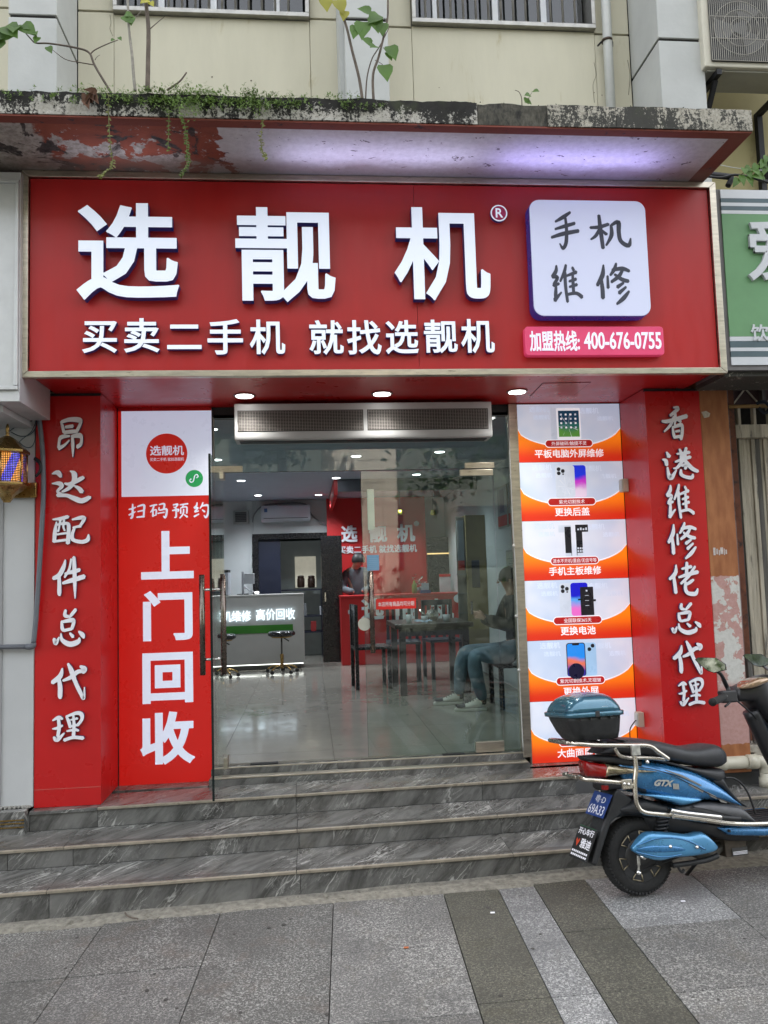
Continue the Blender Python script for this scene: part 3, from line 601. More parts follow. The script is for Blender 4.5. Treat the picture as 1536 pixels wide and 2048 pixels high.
sp = [(c[0]+.027*cos(a), -.0535, c[2]+.009+.013*sin(a)) for a in [radians(x) for x in range(200, -60, -20)]]
pa = smooth_path([(c[0]-.004+dx, -.0535, c[2]+dz) for dx, dz in ((-.016, -.002), (-.028, -.014), (-.018, -.027), (-.004, -.020), (.002, 0), (.008, .020), (.022, .027), (.030, .014), (.018, .003))], 4)
MB().tube(pa, .0042, 6).build('logo_curve', PW, sq)
for ch, b in (('扫', (-1.498,-1.383,1.794,1.901)), ('码', (-1.356,-1.231,1.794,1.902)), ('预', (-1.204,-1.091,1.79,1.898)), ('约', (-1.057,-0.948,1.787,1.902))):
    letter('brush_character', ch, b, -.0505, .001, PW, cp, brush=True)
for ch, b in (('上', (-1.415,-1.06,1.375,1.706)), ('门', (-1.404,-1.071,0.955,1.296)), ('回', (-1.41,-1.072,0.534,0.874)), ('收', (-1.428,-1.063,0.125,0.478))):
    letter('large_character', ch, b, -.0505, .001, PW, cp, bold=.034)

# ================================================================ RIGHT LIT PANELS
lp = thing('lit_repair_panel', 'tall lit panel of six phone repair adverts in white and orange right of the door', 'advert panel', (1.65, -.03, 0))
LX0, LX1 = 1.268, 2.0425; CH = (PT-.008)/6
box('frame_edge', LX0-.012, LX0-.0005, -.056, -.004, 0.001, PT-.008, STEEL, lp); box('casing', LX0, LX1, -.045, -.004, 0.001, PT-.001, DARK, lp)
PO = [grad(f'orange_blend_{i}', (.62, .030, .010), (.95, .23, .008), .002+CH*i+.02, .002+CH*i+CH*.45) for i in range(6)]
def skyblend():
    m, t = mk('panel_white'); v = t.vec(); n = t.noise(v, 1.7, 3); c = t.mix(t.ramp(n, .35, .7), (.50, .60, .78), (.72, .75, .84)); t.out(c, .25, emit=c, estr=.34); return m
PSKY = skyblend()
PMARK = M('panel_watermark', (.60, .68, .82), .3, emit=(.62, .72, .9), estr=.34)
PWH = M('panel_pure_white', (.8, .8, .82), .3, emit=(.9, .92, 1), estr=.36); PRD = M('panel_pill_red', (.45, .015, .015), .3, emit=(.45, .01, .01), estr=.3)
PHB = M('phone_black', (.02, .02, .03), .3); PHS = M('phone_silver', (.60, .66, .76), .3, emit=(.6, .68, .82), estr=.3)
def scr(name, cols, z0, z1):
    m, t = mk(name); x, y, z = t.sep(t.vec()); v = t.vec(); f = t.math('ADD', t.ramp(z, z0, z1), t.math('MULTIPLY', t.math('SUBTRACT', t.noise(v, 9, 2), .5), .5))
    c = t.mix(t.ramp(f, .05, .4), cols[0], cols[1]); c = t.mix(t.ramp(f, .42, .7), c, cols[2]); t.out(c, .2, emit=c, estr=.35); return m
titles = ['大曲面屏更换', '更换外屏', '更换电池', '手机主板维修', '更换后盖', '平板电脑外屏维修']; pills = ['', '紫光切割技术,无褶皱', '全国联保365天', '进水不开机/重启/无信号等', '紫光切割技术', '外屏破碎/触摸不灵']
tw = [.66, .44, .44, .66, .44, .88]; pw = [.3, .50, .34, .54, .32, .44]
for i in range(6):
    z0 = .002+CH*i; z1 = z0+CH-.002; cx = (LX0+LX1)/2-.008; W_ = LX1-LX0; Y = -.0462
    cell = box('advert_cell', LX0+.001, LX1-.001, Y, -.0455, z0, z1, PO[i], lp)
    arc = [(LX0+.001, z1), (LX0+.001, z0+CH*.585)]; arcw = [(LX0+.001, z0+CH*.585)]
    for k in range(1, 24):
        u = -1+2*k/24; arc.append((cx+u*W_/2, z0+CH*(.585-.31*(1-u*u)**.62)))
    arc += [(LX1-.001, z0+CH*.585), (LX1-.001, z1)]
    lo = [(x, z-.010) for x, z in arc[1:-1]]
    MB().prism([arc[0]]+lo+[arc[-1]], Y-.0004, Y-.0001, 'y').build('white_border', PWH, cell)
    MB().prism(arc, Y-.0009, Y-.0005, 'y').build('white_field', PSKY, cell)
    for (mx, mz, s_) in ((-.30, .34, 1), (.12, .31, 1), (.27, .19, .8), (-.27, .22, .8)):
        letter('watermark', '选靓机', (cx+mx*W_*1.15-.02, cx+mx*W_*1.15+.13*s_, z0+CH*.5+mz*.45, z0+CH*.5+mz*.45+.045*s_), Y-.001, .0003, PMARK, cell, bold=.02)
    letter('title_text', titles[i], (cx-tw[i]*W_/2*.76, cx+tw[i]*W_/2*.76, z0+.030, z0+.092), Y-.001, .001, PWH, cell, bold=.018)
    pz = z0+CH*.315; hw = .175
    pl_ = MB().prism(rrect(cx-hw-.006, cx+hw+.006, pz-.030, pz+.030, .0295), Y-.0016, Y-.0010, 'y').build('pill_border', PWH, cell)
    MB().prism(rrect(cx-hw, cx+hw, pz-.024, pz+.024, .0235), Y-.0022, Y-.0017, 'y').build('pill', PRD, cell)
    if pills[i]: letter('pill_text', pills[i], (cx-pw[i]*.30, cx+pw[i]*.30, pz-.015, pz+.015), Y-.0023, .0006, PWH, cell, bold=.0)
    b0 = pz+.031
    def flat(nm, x0, x1, a, b, r, mt, lv=3): return MB().prism(rrect(cx+x0, cx+x1, b0+a, b0+b, r) if r else [(cx+x0, b0+a), (cx+x1, b0+a), (cx+x1, b0+b), (cx+x0, b0+b)], Y-.0010-.0004*lv, Y-.0010-.0004*(lv-1)-.00005, 'y').build(nm, mt, cell)
    def cams(x, z, k):
        for dx, dz, r in ((0, 0, .014), (.031, -.014, .014), (0, -.030, .014), (.032, -.037, .006))[:k]: MB().prism(disc(cx+x+dx, b0+z+dz, r, 14), Y-.0030, Y-.00262, 'y').build('camera_lens', PHB, cell)
    if i == 5:
        flat('tablet_back', -.13, -.06, .0, .235, .008, PHS, 1); flat('tablet_frame', -.085, .095, -.0, .232, .010, PWH, 2)
        flat('tablet_screen', -.072, .084, .018, .212, 0, scr('tablet_image', ((.10, .30, .05), (.02, .14, .12), (.01, .05, .10)), b0+.02, b0+.2), 3)
        for a in range(4):
            for b in range(4): flat('app_icon', -.058+a*.036, -.044+a*.036, .176-b*.032, .190-b*.032, .003, PWH if (a+b) % 3 else PHS, 4)
        for k in range(7): 
            an = .5+k*.9; MB().prism([(cx, b0+.10), (cx+.075*cos(an), b0+.10+.09*sin(an)), (cx+.075*cos(an)+.002, b0+.10+.09*sin(an)+.002)], Y-.0032, Y-.0030, 'y').build('crack', PWH, cell)
    elif i == 4:
        flat('phone_screen', .0, .115, 0, .235, .02, scr('pink_image', ((.75, .62, .8), (.55, .04, .6), (.01, .03, .75)), b0, b0+.235), 2); flat('phone_back', -.115, .030, 0, .235, .02, PHS, 3); cams(-.088, .208, 4)
        for k in range(9):
            an = .3+k*.7; MB().prism([(cx-.04, b0+.08), (cx-.04+.06*cos(an), b0+.08+.07*sin(an)), (cx-.04+.06*cos(an)+.002, b0+.08+.07*sin(an)+.002)], Y-.0032, Y-.0030, 'y').build('crack', PWH, cell)
    elif i == 3:
        for sx, kk in ((-1, 0), (1, 1)):
            flat('board_stem', min(sx*.065, sx*.018), max(sx*.065, sx*.018), .005, .215, .003, PHB, 2); flat('board_head', min(sx*.11, sx*.015), max(sx*.11, sx*.015), .175, .228, .003, PHS if kk == 0 else PHB, 3 if kk else 1)
            flat('board_foot', min(sx*.066, sx*.022), max(sx*.066, sx*.022), .002, .024, .002, PHS, 4)
        for k in range(6): flat('chip', .024+.018*(k % 3), .036+.018*(k % 3), .03+.02*(k//3), .043+.02*(k//3), 0, PHS, 4)
        for k in range(4): flat('chip', .03+.02*k, .042+.02*k, .188, .20+.006*(k % 2), 0, PHS, 5)
    elif i == 2:
        flat('phone_back', -.125, -.02, 0, .235, .02, PHS, 1); cams(-.10, .21, 4)
        flat('phone_screen', -.042, .085, 0, .237, .02, scr('blue_image', ((.75, .15, .55), (.10, .35, .8), (.01, .01, .55)), b0, b0+.237), 2)
        flat('battery', .028, .125, .002, .205, .004, PHB, 4)
        for k in range(3): flat('battery_print', .062, .090, .07+.036*k, .073+.036*k, 0, PHS, 5)
        flat('battery_print', .070, .082, .172, .184, 0, PHS, 5); flat('battery_tab', .12, .142, .10, .115, 0, PHB, 3); flat('battery_tab', .010, .03, .11, .122, 0, PHB, 3)
    elif i == 1:
        flat('phone_back', .02, .125, 0, .235, .02, M('phone_pale_blue', (.35, .55, .78), .3, emit=(.35, .58, .85), estr=.32), 1)
        for dx, dz in ((.10, .212), (.075, .188)): MB().prism(disc(cx+dx, b0+dz, .014, 14), Y-.0030, Y-.00262, 'y').build('camera_lens', PHB, cell)
        flat('phone_body', -.095, .045, 0, .237, .02, PHB, 2)
        flat('phone_screen', -.089, .039, 0, .231, .016, scr('wave_image', ((.04, .03, .35), (.75, .18, .10), (.02, .25, .80)), b0, b0+.231), 3); flat('phone_notch', -.050, 0, .219, .232, .004, PHB, 4)
        MB().prism(disc(cx-.028, b0+.035, .058, 24), Y-.0028, Y-.0025, 'y').build('wave_circle', M('wave_dark', (.012, .012, .06), .3), cell)
# little socket boxes on the right return
for lab, q in (('small white cover box on the red return beside the second lit advert', (-.14, -.075, 1.905, 2.0)), ('small white plug box on the red return low beside the lit adverts', (-.19, -.125, .245, .345))):
    t = thing('socket_box', lab, 'socket', (2.03, q[0], q[2]))
    box('body', 2.0-.0, 2.043, q[0], q[1], q[2], q[3], PVC, t, .003); box('cover', 1.993, 1.9995, q[0]+.006, q[1]-.006, q[2]+.008, q[3]-.008, PIPEW, t, .002)
tag(MB().tube(smooth_path([(1.995, -.16, .29), (1.96, -.2, .28), (1.93, -.2, .23), (1.95, -.16, .12), (1.99, -.14, .004)]), .004, 6).build('power_cord', DARK), 'short black cord hanging from the low plug box beside the adverts', 'cord')

# ================================================================ CANOPY
can = thing('concrete_canopy', 'stained concrete canopy ledge above the big red sign', 'canopy', (-.8, -1.0, 3.777))
def rough(name, x0, x1, y0, y1, z0, z1, mat, amp=.006, st=.03, parent=can):
    nx = max(2, int((x1-x0)/st)); nz = 5; mb = MB(); vs = []
    def d(x, y, z, s): return noise.noise(Vector((x*9+s, y*9, z*9)))*amp+noise.noise(Vector((x*34+s, y*30, z*34)))*amp*.5
    ring = [(0, k/nz) for k in range(nz+1)]+[(1, 1-k/nz) for k in range(nz+1)]
    for i in range(nx+1):
        x = x0+(x1-x0)*i/nx
        for a, b in ring:
            y = y0+(y1-y0)*a; z = z0+(z1-z0)*b; vs.append((x, y+d(x, y, z, 3), z+(d(x, y, z, 9)*(1.6 if b > .5 else .3))))
    r = len(ring); fs = [(i*r+k, i*r+(k+1) % r, (i+1)*r+(k+1) % r, (i+1)*r+k) for i in range(nx) for k in range(r)]+[tuple(range(r-1, -1, -1)), tuple(nx*r+k for k in range(r))]
    return mb.add(vs, fs, 0, False).build(name, mat, parent, weld=False)
box('slab', -4.2, 2.262, -1.56, -.305, 3.778, 3.875, SOFFIT, can)
fx = [(0.701,3.833)[0], (1.091,3.815)[0], (1.479,3.824)[0]]
rough('fascia_block', -4.2, fx[0]-.002, -1.605, -1.562, 3.779, 3.902, MOULD)
rough('fascia_block', fx[0]+.002, fx[1]-.002, -1.600, -1.562, 3.779, 3.897, MOULDD, .004)
rough('fascia_block', fx[1]+.001, fx[2]-.001, -1.606, -1.562, 3.777, 3.898, MOULDG, .004)
rough('fascia_block', fx[2]+.002, 2.268, -1.606, -1.562, 3.778, 3.900, MOULDG, .004)
box('soffit_skin', -4.2, 2.266, -1.598, -1.0, 3.768, 3.7775, SOFFIT, can)
rough('top_screed', -4.2, 2.26, -1.56, -.31, 3.876, 3.894, MOULDD, .004, .08)
box('end_block', 2.2635, 2.270, -1.556, -.31, 3.7775, 3.89, MOULDG, can)

# ================================================================ UPPER BUILDING
bd = thing('apartment_building', 'cream rendered building wall with white columns and barred windows above the canopy', 'building', (0, -.2, 3.9))
YW = -.30
w1 = (-1.528,-0.178,5.309,5.421); w2 = (0.552,1.903,5.297,5.505)
zs1 = (-0.872,5.301)[1]; zs2 = (1.2,5.292)[1]; ZTOP = 6.6
zg = (-1.656,5.308)[1]; zg2 = (2.042,5.269)[1]
def wall(nm, x0, x1, z0, z1): box(nm, x0, x1, YW, YW+.16, z0, z1, WALLY, bd, .003, 1)
G_ = .007
wall('wall_panel', -4.2, -2.075, 2.7, zg-G_); wall('wall_panel', -4.2, -2.075, zg+G_, ZTOP)
wall('wall_panel', -1.77, w1[0]-.002, 3.0, zg-G_); wall('wall_panel', -1.77, w1[0]-.002, zg+G_, ZTOP)
wall('wall_panel', w1[0], w1[1], 3.0, zs1-.012); wall('wall_panel', w1[0], w1[1], zs1+1.35, ZTOP)
wall('wall_panel', w1[1]+.002, .04, 3.0, zg-G_); wall('wall_panel', w1[1]+.002, .04, zg+G_, ZTOP)
wall('wall_panel', .33, w2[0]-.002, 3.0, zg2-G_); wall('wall_panel', .33, w2[0]-.002, zg2+G_, ZTOP)
wall('wall_panel', w2[0], w2[1], 3.0, zs2-.012); wall('wall_panel', w2[0], w2[1], zs2+1.35, ZTOP)
wall('wall_panel', w2[1]+.002, 2.165, 3.0, zg2-G_); wall('wall_panel', w2[1]+.002, 2.165, zg2+G_, ZTOP)
WALLR = M('olive_cream_render', (.38, .335, .17), .85, var=.08, scale=2, bump=.12, bscale=14, dirt=(.24, .2, .1), damt=.3)
box('wall_panel', 2.49, 5.2, -.28, -.1, 3.0, ZTOP, WALLR, bd)
box('unseen_storeys', -16, 18, -.29, 9.5, ZTOP+.01, 15.5, WALLY, bd); box('unseen_side_block', 5.21, 18, -.28, 9.5, -.4, ZTOP, WALLR, bd); box('unseen_side_block', -16, -4.21, -.28, 9.5, -.4, ZTOP, WALLY, bd); box('unseen_rear_block', -4.2, 5.2, 8.9, 9.5, -.4, ZTOP, WALLY, bd); box('unseen_floor_slab', -4.2, 5.2, .14, 8.89, 2.78, 2.98, WALLY, bd)  # unseen bulk added to the building, sized to keep sun off the shop front
box('wall_core', -4.2, w1[0], -.12, .0, 2.7, ZTOP, BLACKD, bd); box('wall_core', w1[1], w2[0], -.12, .0, 2.7, ZTOP, BLACKD, bd); box('wall_core', w2[1], 5.2, -.12+.03, .03, 2.7, ZTOP, BLACKD, bd)
def column(x0, x1, zg_, nm='column'):
    box(nm, x0, x1, -.75, -.295, 3.85, zg_-.010, COLW, bd, .006); box(nm, x0, x1, -.75, -.295, zg_+.010, ZTOP, COLW, bd, .006)
    box('column_joint', x0+.012, x1-.012, -.738, -.3, zg_-.0115, zg_+.0115, BLACKD, bd)
column(-2.07, -1.775, 4.93); column(.042, .326, (0.195,4.986)[1]); column(2.17, 2.487, 4.922)
box('column_return', .042-.03, .0415, -.62, -.301, 3.85, ZTOP, COLW, bd)
WPOST = M('window_frame', (.36, .35, .32), .35, .7, var=.14, scale=14, dirt=(.22, .19, .14), damt=.3, dscale=18)
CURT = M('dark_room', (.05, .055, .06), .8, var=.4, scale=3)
for (w, zs, pan) in ((w1, zs1, (.23, .5, .83)), (w2, zs2, (.14, .47, .74))):
    x0, x1 = w[0], w[1]
    win = box('window', x0+.045, x1-.045, -.20, -.19, zs+.05, zs+1.3, WGLASS, bd)
    for a, b, c, d in ((x0, x1, zs-.01, zs+.022), (x0, x1, zs+1.31, zs+1.345), (x0, x0+.028, zs+.0225, zs+1.309), (x1-.028, x1, zs+.0225, zs+1.309)): box('frame', a, b, -.345, -.16, c, d, WPOST, win, .003)
    xx = x0+.1
    while xx < x1-.06:
        MB().tube([(xx, -.325, zs+.0225), (xx, -.325, zs+1.309)], .0085, 8).build('bar', WPOST, win); xx += .092
    for k, u in enumerate(pan): box('mullion', x0+(x1-x0)*u-.022, x0+(x1-x0)*u+.022, -.235, -.205, zs+.023, zs+1.309, ALU, win, .003)
    box('sash_rail', x0+.03, x1-.03, -.24, -.206, zs+.0225, zs+.05, ALU, win, .003)
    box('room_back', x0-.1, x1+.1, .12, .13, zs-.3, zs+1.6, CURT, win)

CRK = M('crack', (.16, .14, .10), .9)
for L_, r_ in (([(-1.555,-0.301,5.282), (-1.548,-0.301,5.227), (-1.555,-0.301,5.179), (-1.535,-0.301,5.129)], .0016), ([(1.89,-0.301,5.047), (1.9,-0.301,4.951), (1.873,-0.301,4.874), (1.877,-0.301,4.74)], .0016), ([(2.145,-0.301,5.074), (2.157,-0.301,4.959), (2.137,-0.301,4.805)], .002)): MB().tube(smooth_path(L_, 4), r_, 5).build('crack_line', CRK, bd)
rb = random.Random(5)
for k in range(16):
    x = rb.uniform(-1.6, 2.0); z = rb.uniform(4.1, 4.9); MB().lathe([(0, -.001), (rb.uniform(.003, .007), 0), (0, .001)], (x, -.3015, z), 'y', 8).build('wall_fleck', CRK, bd)
# drainpipe
dp = thing('drainpipe', 'white drainpipe running down beside the right barred window', 'pipe', (1.98, -.36, 3.9))
pa = [(1.982,-0.37,5.482), (1.964,-0.37,4.673)]
MB().tube([(pa[1][0], -.37, 3.88), (pa[0][0], -.37, ZTOP)], .0335, 16).build('pipe', PIPEW, dp)
c = (1.968,-0.37,5.167); MB().lathe([(.036, -.008), (.039, -.008), (.039, .008), (.036, .008)], (c[0], -.37, c[2]), n=20).build('clamp', M('rusty_clamp', (.07, .05, .035), .7, .5), dp)
for s in (-1, 1): MB().tube([(c[0]+s*.04, -.37, c[2]-.006), (c[0]+s*.055, -.33, c[2]-.012)], .007, 6).build('clamp_bolt', DARK, dp)

# air conditioner outside
ac = thing('outdoor_air_conditioner', 'cream outdoor air conditioner unit on a black bracket at the top right', 'air conditioner', (2.95, -.6, 4.6))
q = (2.456,-0.8,4.701); ax, az = q[0]+.004, q[2]
ACM = M('aircon_cream', (.56, .53, .43), .5, var=.06, scale=5, dirt=(.3, .26, .18), damt=.25, dscale=6)
box('casing', ax, ax+.86, -.80, -.51, az, az+.58, ACM, ac, .012)
g = (2.505,2.914,4.712,5.149); g = (g[0], g[1]+.02, az+.035, az+.035+.47)
box('grille_recess', g[0], g[1], -.812, -.801, g[2], g[3], DARK, ac, .03)
cxx, czz = (g[0]+g[1])/2, (g[2]+g[3])/2
fan = MB()
for k in range(3):
    a0 = 2*pi*k/3+.6; pts3 = []
    for r, da in ((.04, 0), (.2, .1), (.2, .9), (.12, 1.15), (.04, .9)): pts3.append((cxx+r*cos(a0+da), czz+r*sin(a0+da)))
    fan.prism(pts3, -.8165, -.8125, 'y')
fan.prism(disc(cxx, czz, .045, 18), -.8175, -.8125, 'y'); fan.build('fan', M('fan_grey', (.09, .09, .09), .5), ac)
gr = MB(); n_ = 30
GRL = M('grille_wire', (.36, .34, .29), .5, .2)
for k in range(n_+1): x = g[0]+(g[1]-g[0])*k/n_; gr.box(x-.0013, x+.0013, -.8235, -.821, g[2], g[3])
for k in range(4): z = g[2]+(g[3]-g[2])*k/3; gr.box(g[0], g[1], -.8208, -.818, z-.0015, z+.0015)
gr.build('grille', GRL, ac)
for r_ in (.07, .13, .19): MB().tube([(cxx+r_*cos(2*pi*k/36), -.8195, czz+r_*sin(2*pi*k/36)) for k in range(36)], .0018, 5, closed=True).build('guard_ring', GRL, ac)
box('base_pan', ax+.03, ax+.83, -.77, -.54, az-.012, az-.0005, M('aircon_base', (.36, .36, .32), .55, .3, var=.1), ac)
def bar(nm, a, b, w, mat, parent):
    a, b = Vector(a), Vector(b); d = (b-a).normalized(); s = d.cross(Vector((1, 0, 0))).normalized() if abs(d.x) < .9 else Vector((0, 1, 0)); t = d.cross(s)
    r = [s*w/2+t*w/2, -s*w/2+t*w/2, -s*w/2-t*w/2, s*w/2-t*w/2]
    return MB().loft([[a+k for k in r], [b+k for k in r]], sm=False).build(nm, mat, parent)
IRON = M('black_iron', (.018, .018, .02), .6, .3)
for bx in (ax+.10, ax+.66):
    box('bracket_post', bx-.02, bx+.02, -.33, -.285, az-.62, az-.015, IRON, ac); box('bracket_arm', bx-.018, bx+.018, -.80, -.331, az-.05, az-.0135, IRON, ac)
    bar('bracket_brace', (bx, -.74, az-.055), (bx, -.335, az-.55), .03, IRON, ac)

# ================================================================ RIGHT NEIGHBOUR
gs = thing('neighbour_sign', 'green shop sign with white and slate stripes at the right edge', 'shop sign', (3.1, -.9, 2.6))
GRN = M('sign_green', (.13, .29, .13), .5, var=.1, scale=3, dirt=(.2, .36, .3), damt=.3, dscale=3); SLATE = M('sign_slate', (.07, .11, .125), .5); SGW = M('sign_pale', (.58, .60, .62), .5, var=.04)
sb_ = (2.368,2.645,2.593,3.712)
gx0, gx1, gz0, gz1 = (2.373,3.129)[0], 3.9, (2.486,2.59)[1], (2.533,3.721)[1]
H = gz1-gz0
box('backing', gx0-.025, gx1, -1.03, -.62, gz0-.03, gz1+.005, M('sign_edge', (.16, .15, .15), .6), gs)
zz = [0, .045, .078, .098, .135, .16]; mt = [SGW, SLATE, SGW, SLATE, SGW]
for k in range(5): box('stripe', gx0, gx1, -1.04, -1.031, gz0+H*zz[k], gz0+H*zz[k+1]-.0005, mt[k], gs)
zt = [1, .945, .915, .897, .868, .85] if 0 else [1, .95, .925, .905, .88, .86]
for k in range(5): box('stripe', gx0, gx1, -1.04, -1.031, gz0+H*zt[k+1]+.0005, gz0+H*zt[k], mt[k], gs)
box('green_field', gx0, gx1, -1.04, -1.031, gz0+H*.1605, gz0+H*.8595, GRN, gs)
bq = (2.513,2.904,3.123,3.521); letter('large_character', '爱', bq, -1.041, .022, SGW, gs, bold=.018)
bq = (2.51,2.628,2.739,2.847); letter('small_character', '饮', bq, -1.041, .006, SGW, gs, bold=.018)
bq = (2.648,2.767,2.739,2.847)
box('ledge', gx0-.03, 3.9, -1.0, -.62, gz0-.062, gz0-.031, MOULDG, gs)
# orange pillar
op = thing('orange_pillar', 'orange painted pillar with peeling pink and white patches right of the red pillar', 'pillar', (2.53, -.4, 0))
ob = (2.636,1.421)
box('shaft', 2.434, ob[0], -.492, -.05, -.02, 2.75, PEEL, op, .004)
MB().prism([(x, z) for x, z in [(2.441,2.408), (2.474,2.415), (2.502,2.397), (2.493,2.373), (2.457,2.366)]], -.4925, -.498, 'y').build('plaster_splash', M('plaster_cream', (.5, .45, .36), .8, var=.2, scale=60), op)
lt = (2.464,2.56,1.424,1.475); 
for k, (u0, u1) in enumerate(((0, .16), (.22, .34), (.40, .48), (.52, .72), (.78, .84), (.9, 1.0))): box('paper_scrap', lt[0]+(lt[1]-lt[0])*u0, lt[0]+(lt[1]-lt[0])*u1, -.4945, -.4925, lt[2]+.006*(k % 2), lt[3]-.008*(k % 3), M('paper_scrap', (.55, .5, .47), .8, var=.2, scale=60), op)
# old gate: timber boards under a lattice
ga = thing('old_timber_gate', 'old weathered board gate with lattice above at the right edge', 'gate', (3.0, -.2, 0))
BOARD = M('weathered_board', (.42, .38, .30), .85, var=.34, scale=3, bump=.5, bscale=40, dirt=(.10, .095, .085), damt=.46, dscale=4, rnd=True, stretch=(9, 9, .8))
BOARDD = M('dark_board', (.10, .095, .085), .9, var=.3, scale=4, bump=.4, rnd=True, stretch=(9, 9, .8))
RUSTP = M('rust_brown_post', (.14, .045, .02), .8, var=.3, scale=10, dirt=(.03, .02, .015), damt=.5, dscale=8); MAROON = M('maroon_panel', (.055, .028, .030), .6, var=.3, scale=6)
px_ = (2.775,1.423)[0]; gt = (2.891,2.241)[1]
k = 0; x = px_
while x < 4.1:
    w = .022+.009*((k*7) % 3); MB().prism([(x+.001, .07), (x+w-.001, .07), (x+w-.001, gt+.02), (x+.001, gt+.02)], -.30-.006*((k*5) % 3), -.27, 'y').build('board', BOARD if k % 5 else BOARDD, ga, .003, 1); x += w; k += 1
box('backing', 2.6, 4.2, -.12, -.10, -.1, 3.0, BLACKD, ga)
p0, p1 = (2.668,1.805)[0], (2.719,1.423)[0]
box('post', ob[0]+.016, ob[0]+.045, -.42, -.2, -.02, 2.72, M('pinkish_jamb', (.20, .14, .13), .8, var=.3, scale=10, dirt=(.04, .03, .03), damt=.5), ga); box('post', ob[0]+.046, px_-.02, -.36, -.2, -.02, 2.72, RUSTP, ga); box('post', px_-.019, px_-.002, -.33, -.2, -.02, gt+.3, M('blue_grey_jamb', (.07, .09, .11), .7), ga)
z_ = (2.878,2.298)[1]; box('beam', px_-.02, 4.1, -.36, -.25, z_-.05, z_+.045, BOARD, ga, .006)
zp = (2.872,2.461)[1]; MB().tube([(ob[0]+.0, -.40, zp+.002), (4.1, -.40, zp+.012)], .013, 8).build('pole', M('bamboo', (.30, .19, .07), .6), ga)
for k in range(8): x = px_+.015+k*.115; box('baluster', x, x+.022, -.34, -.30, z_+.046, zp+.02, BOARD, ga, .004)
zc0, zc1 = zp+.02, (2.907,2.714)[1]+.05
for k in range(5):
    x0 = px_+.0+k*.25; box('lattice_panel', x0+.012, x0+.24, -.25, -.24, zc0, zc1, MAROON, ga); box('lattice_post', x0-.012, x0+.011, -.29, -.23, zc0, zc1, BOARDD, ga)
    for a, b in (((x0+.02, zc0+.02), (x0+.23, zc1-.02)), ((x0+.02, zc1-.02), (x0+.23, zc0+.02))): bar('lattice_bar', (a[0], -.265, a[1]), (b[0], -.265, b[1]), .010, BOARD, ga)
t = tag(MB().tube(smooth_path([(px_+.12, -.405, zp+.02), (px_+.16, -.43, zp+.03), (px_+.20, -.43, zp-.01), (px_+.17, -.42, zp-.05), (px_+.13, -.41, zp-.01)]), .012, 8).build('cloth_knot', M('navy_cloth', (.012, .018, .03), .9)), 'dark cloth knotted round the bamboo pole on the old gate', 'cloth')
# rubble stones at the gate foot
STN = M('pale_stone', (.34, .31, .26), .9, var=.2, scale=14, bump=.6, bscale=40, dirt=(.14, .13, .11), damt=.4)
st = thing('stone_sill', 'rough pale stone blocks at the foot of the old gate', 'stones', (2.9, -.35, 0))
sz = (2.712,0.152)[1]
for k in range(6):
    x = ob[0]+.008+k*.21
    for j in range(2): rough('block', x+.03*j, x+.2+.03*j, -.47+.008*k % .02, -.31, sz-.052*(j+1), sz-.052*j-.005, STN, .006, .02, st)
wd = thing('leaning_plank', 'thin grey plank leaning between the orange pillar and the gate', 'plank', (2.72, -.45, 0))
a_ = [(2.691,-0.46,0.743), (2.696,-0.46,0.158)]
bar('plank', (a_[0][0], -.44, a_[0][2]), (a_[1][0], -.46, a_[1][2]-.0), .03, BOARDD, wd)
# cream waste pipe on the platform edge
wp = thing('waste_pipe', 'cream plastic waste pipe bending down over the step beside the scooter seat', 'pipe', (2.6, -.45, .05))
e1 = [(2.415,-0.5,0.063), (2.727,-0.5,0.041)]
zc = .048; xe = (2.713,0.041)[0]
MB().tube([(2.0, -.50, zc), (xe-.07, -.50, zc)], .041, 18).build('pipe_run', PVC, wp)
MB().tube(smooth_path([(xe-.07, -.50, zc), (xe-.02, -.50, zc-.003), (xe+.012, -.50, zc-.03), (xe+.016, -.50, zc-.075)], 5), .041, 18).build('elbow', PVC, wp)
MB().tube([(xe+.016, -.50, zc-.0755), (xe+.016, -.50, -.20)], .041, 18).build('pipe_drop', PVC, wp)
for x in (xe-.30, xe-.08): MB().lathe([(.0415, -.035), (.047, -.035), (.047, .035), (.0415, .035)], (x, -.50, zc), 'x', 20).build('coupling', PVC, wp)
MB().lathe([(.0415, -.03), (.047, -.03), (.047, .03), (.0415, .03)], (xe+.016, -.50, -.09), 'z', 20).build('coupling', PVC, wp)

# ================================================================ LEFT NEIGHBOUR
nb = thing('blank_signboard', 'blank white metal signboard left of the big red sign', 'signboard', (-2.4, -.9, 2.4))
nz0, nz1 = (-1.914,2.389)[1], (-1.925,3.73)[1]; nx1 = (-1.867,2.971)[0]
box('board', -3.6, nx1, -1.09, -.55, nz0, nz1, ALU, nb, .003)
rz0, rz1 = (-1.915,2.475)[1], (-1.924,3.659)[1]; rx = (-1.894,2.971)[0]
for a, b, c, d in ((-3.6, nx1-.004, rz1, rz1+.022), (-3.6, nx1-.004, rz0-.022, rz0), (rx, nx1-.006, rz0+.001, rz1-.001)): box('trim', a, b, -1.107, -1.0905, c, d, ALU, nb, .004)
wl = tag(box('white_wall', -3.6, -1.975, -.505, -.3, .012, nz0+.3, WHITEW), 'plain white painted wall behind the brass lantern at the left edge', 'wall')
xj = (-2.161,1.272)[0]; box('door_edge', xj-.02, xj, -.515, -.5055, .02, 2.2, M('wall_trim', (.3, .3, .3), .5), wl); zj = (-2.084,0.972)[1]
box('beam_soffit', -3.6, -1.99, -1.0, -.506, nz0-.04, nz0-.001, WHITEW, wl)
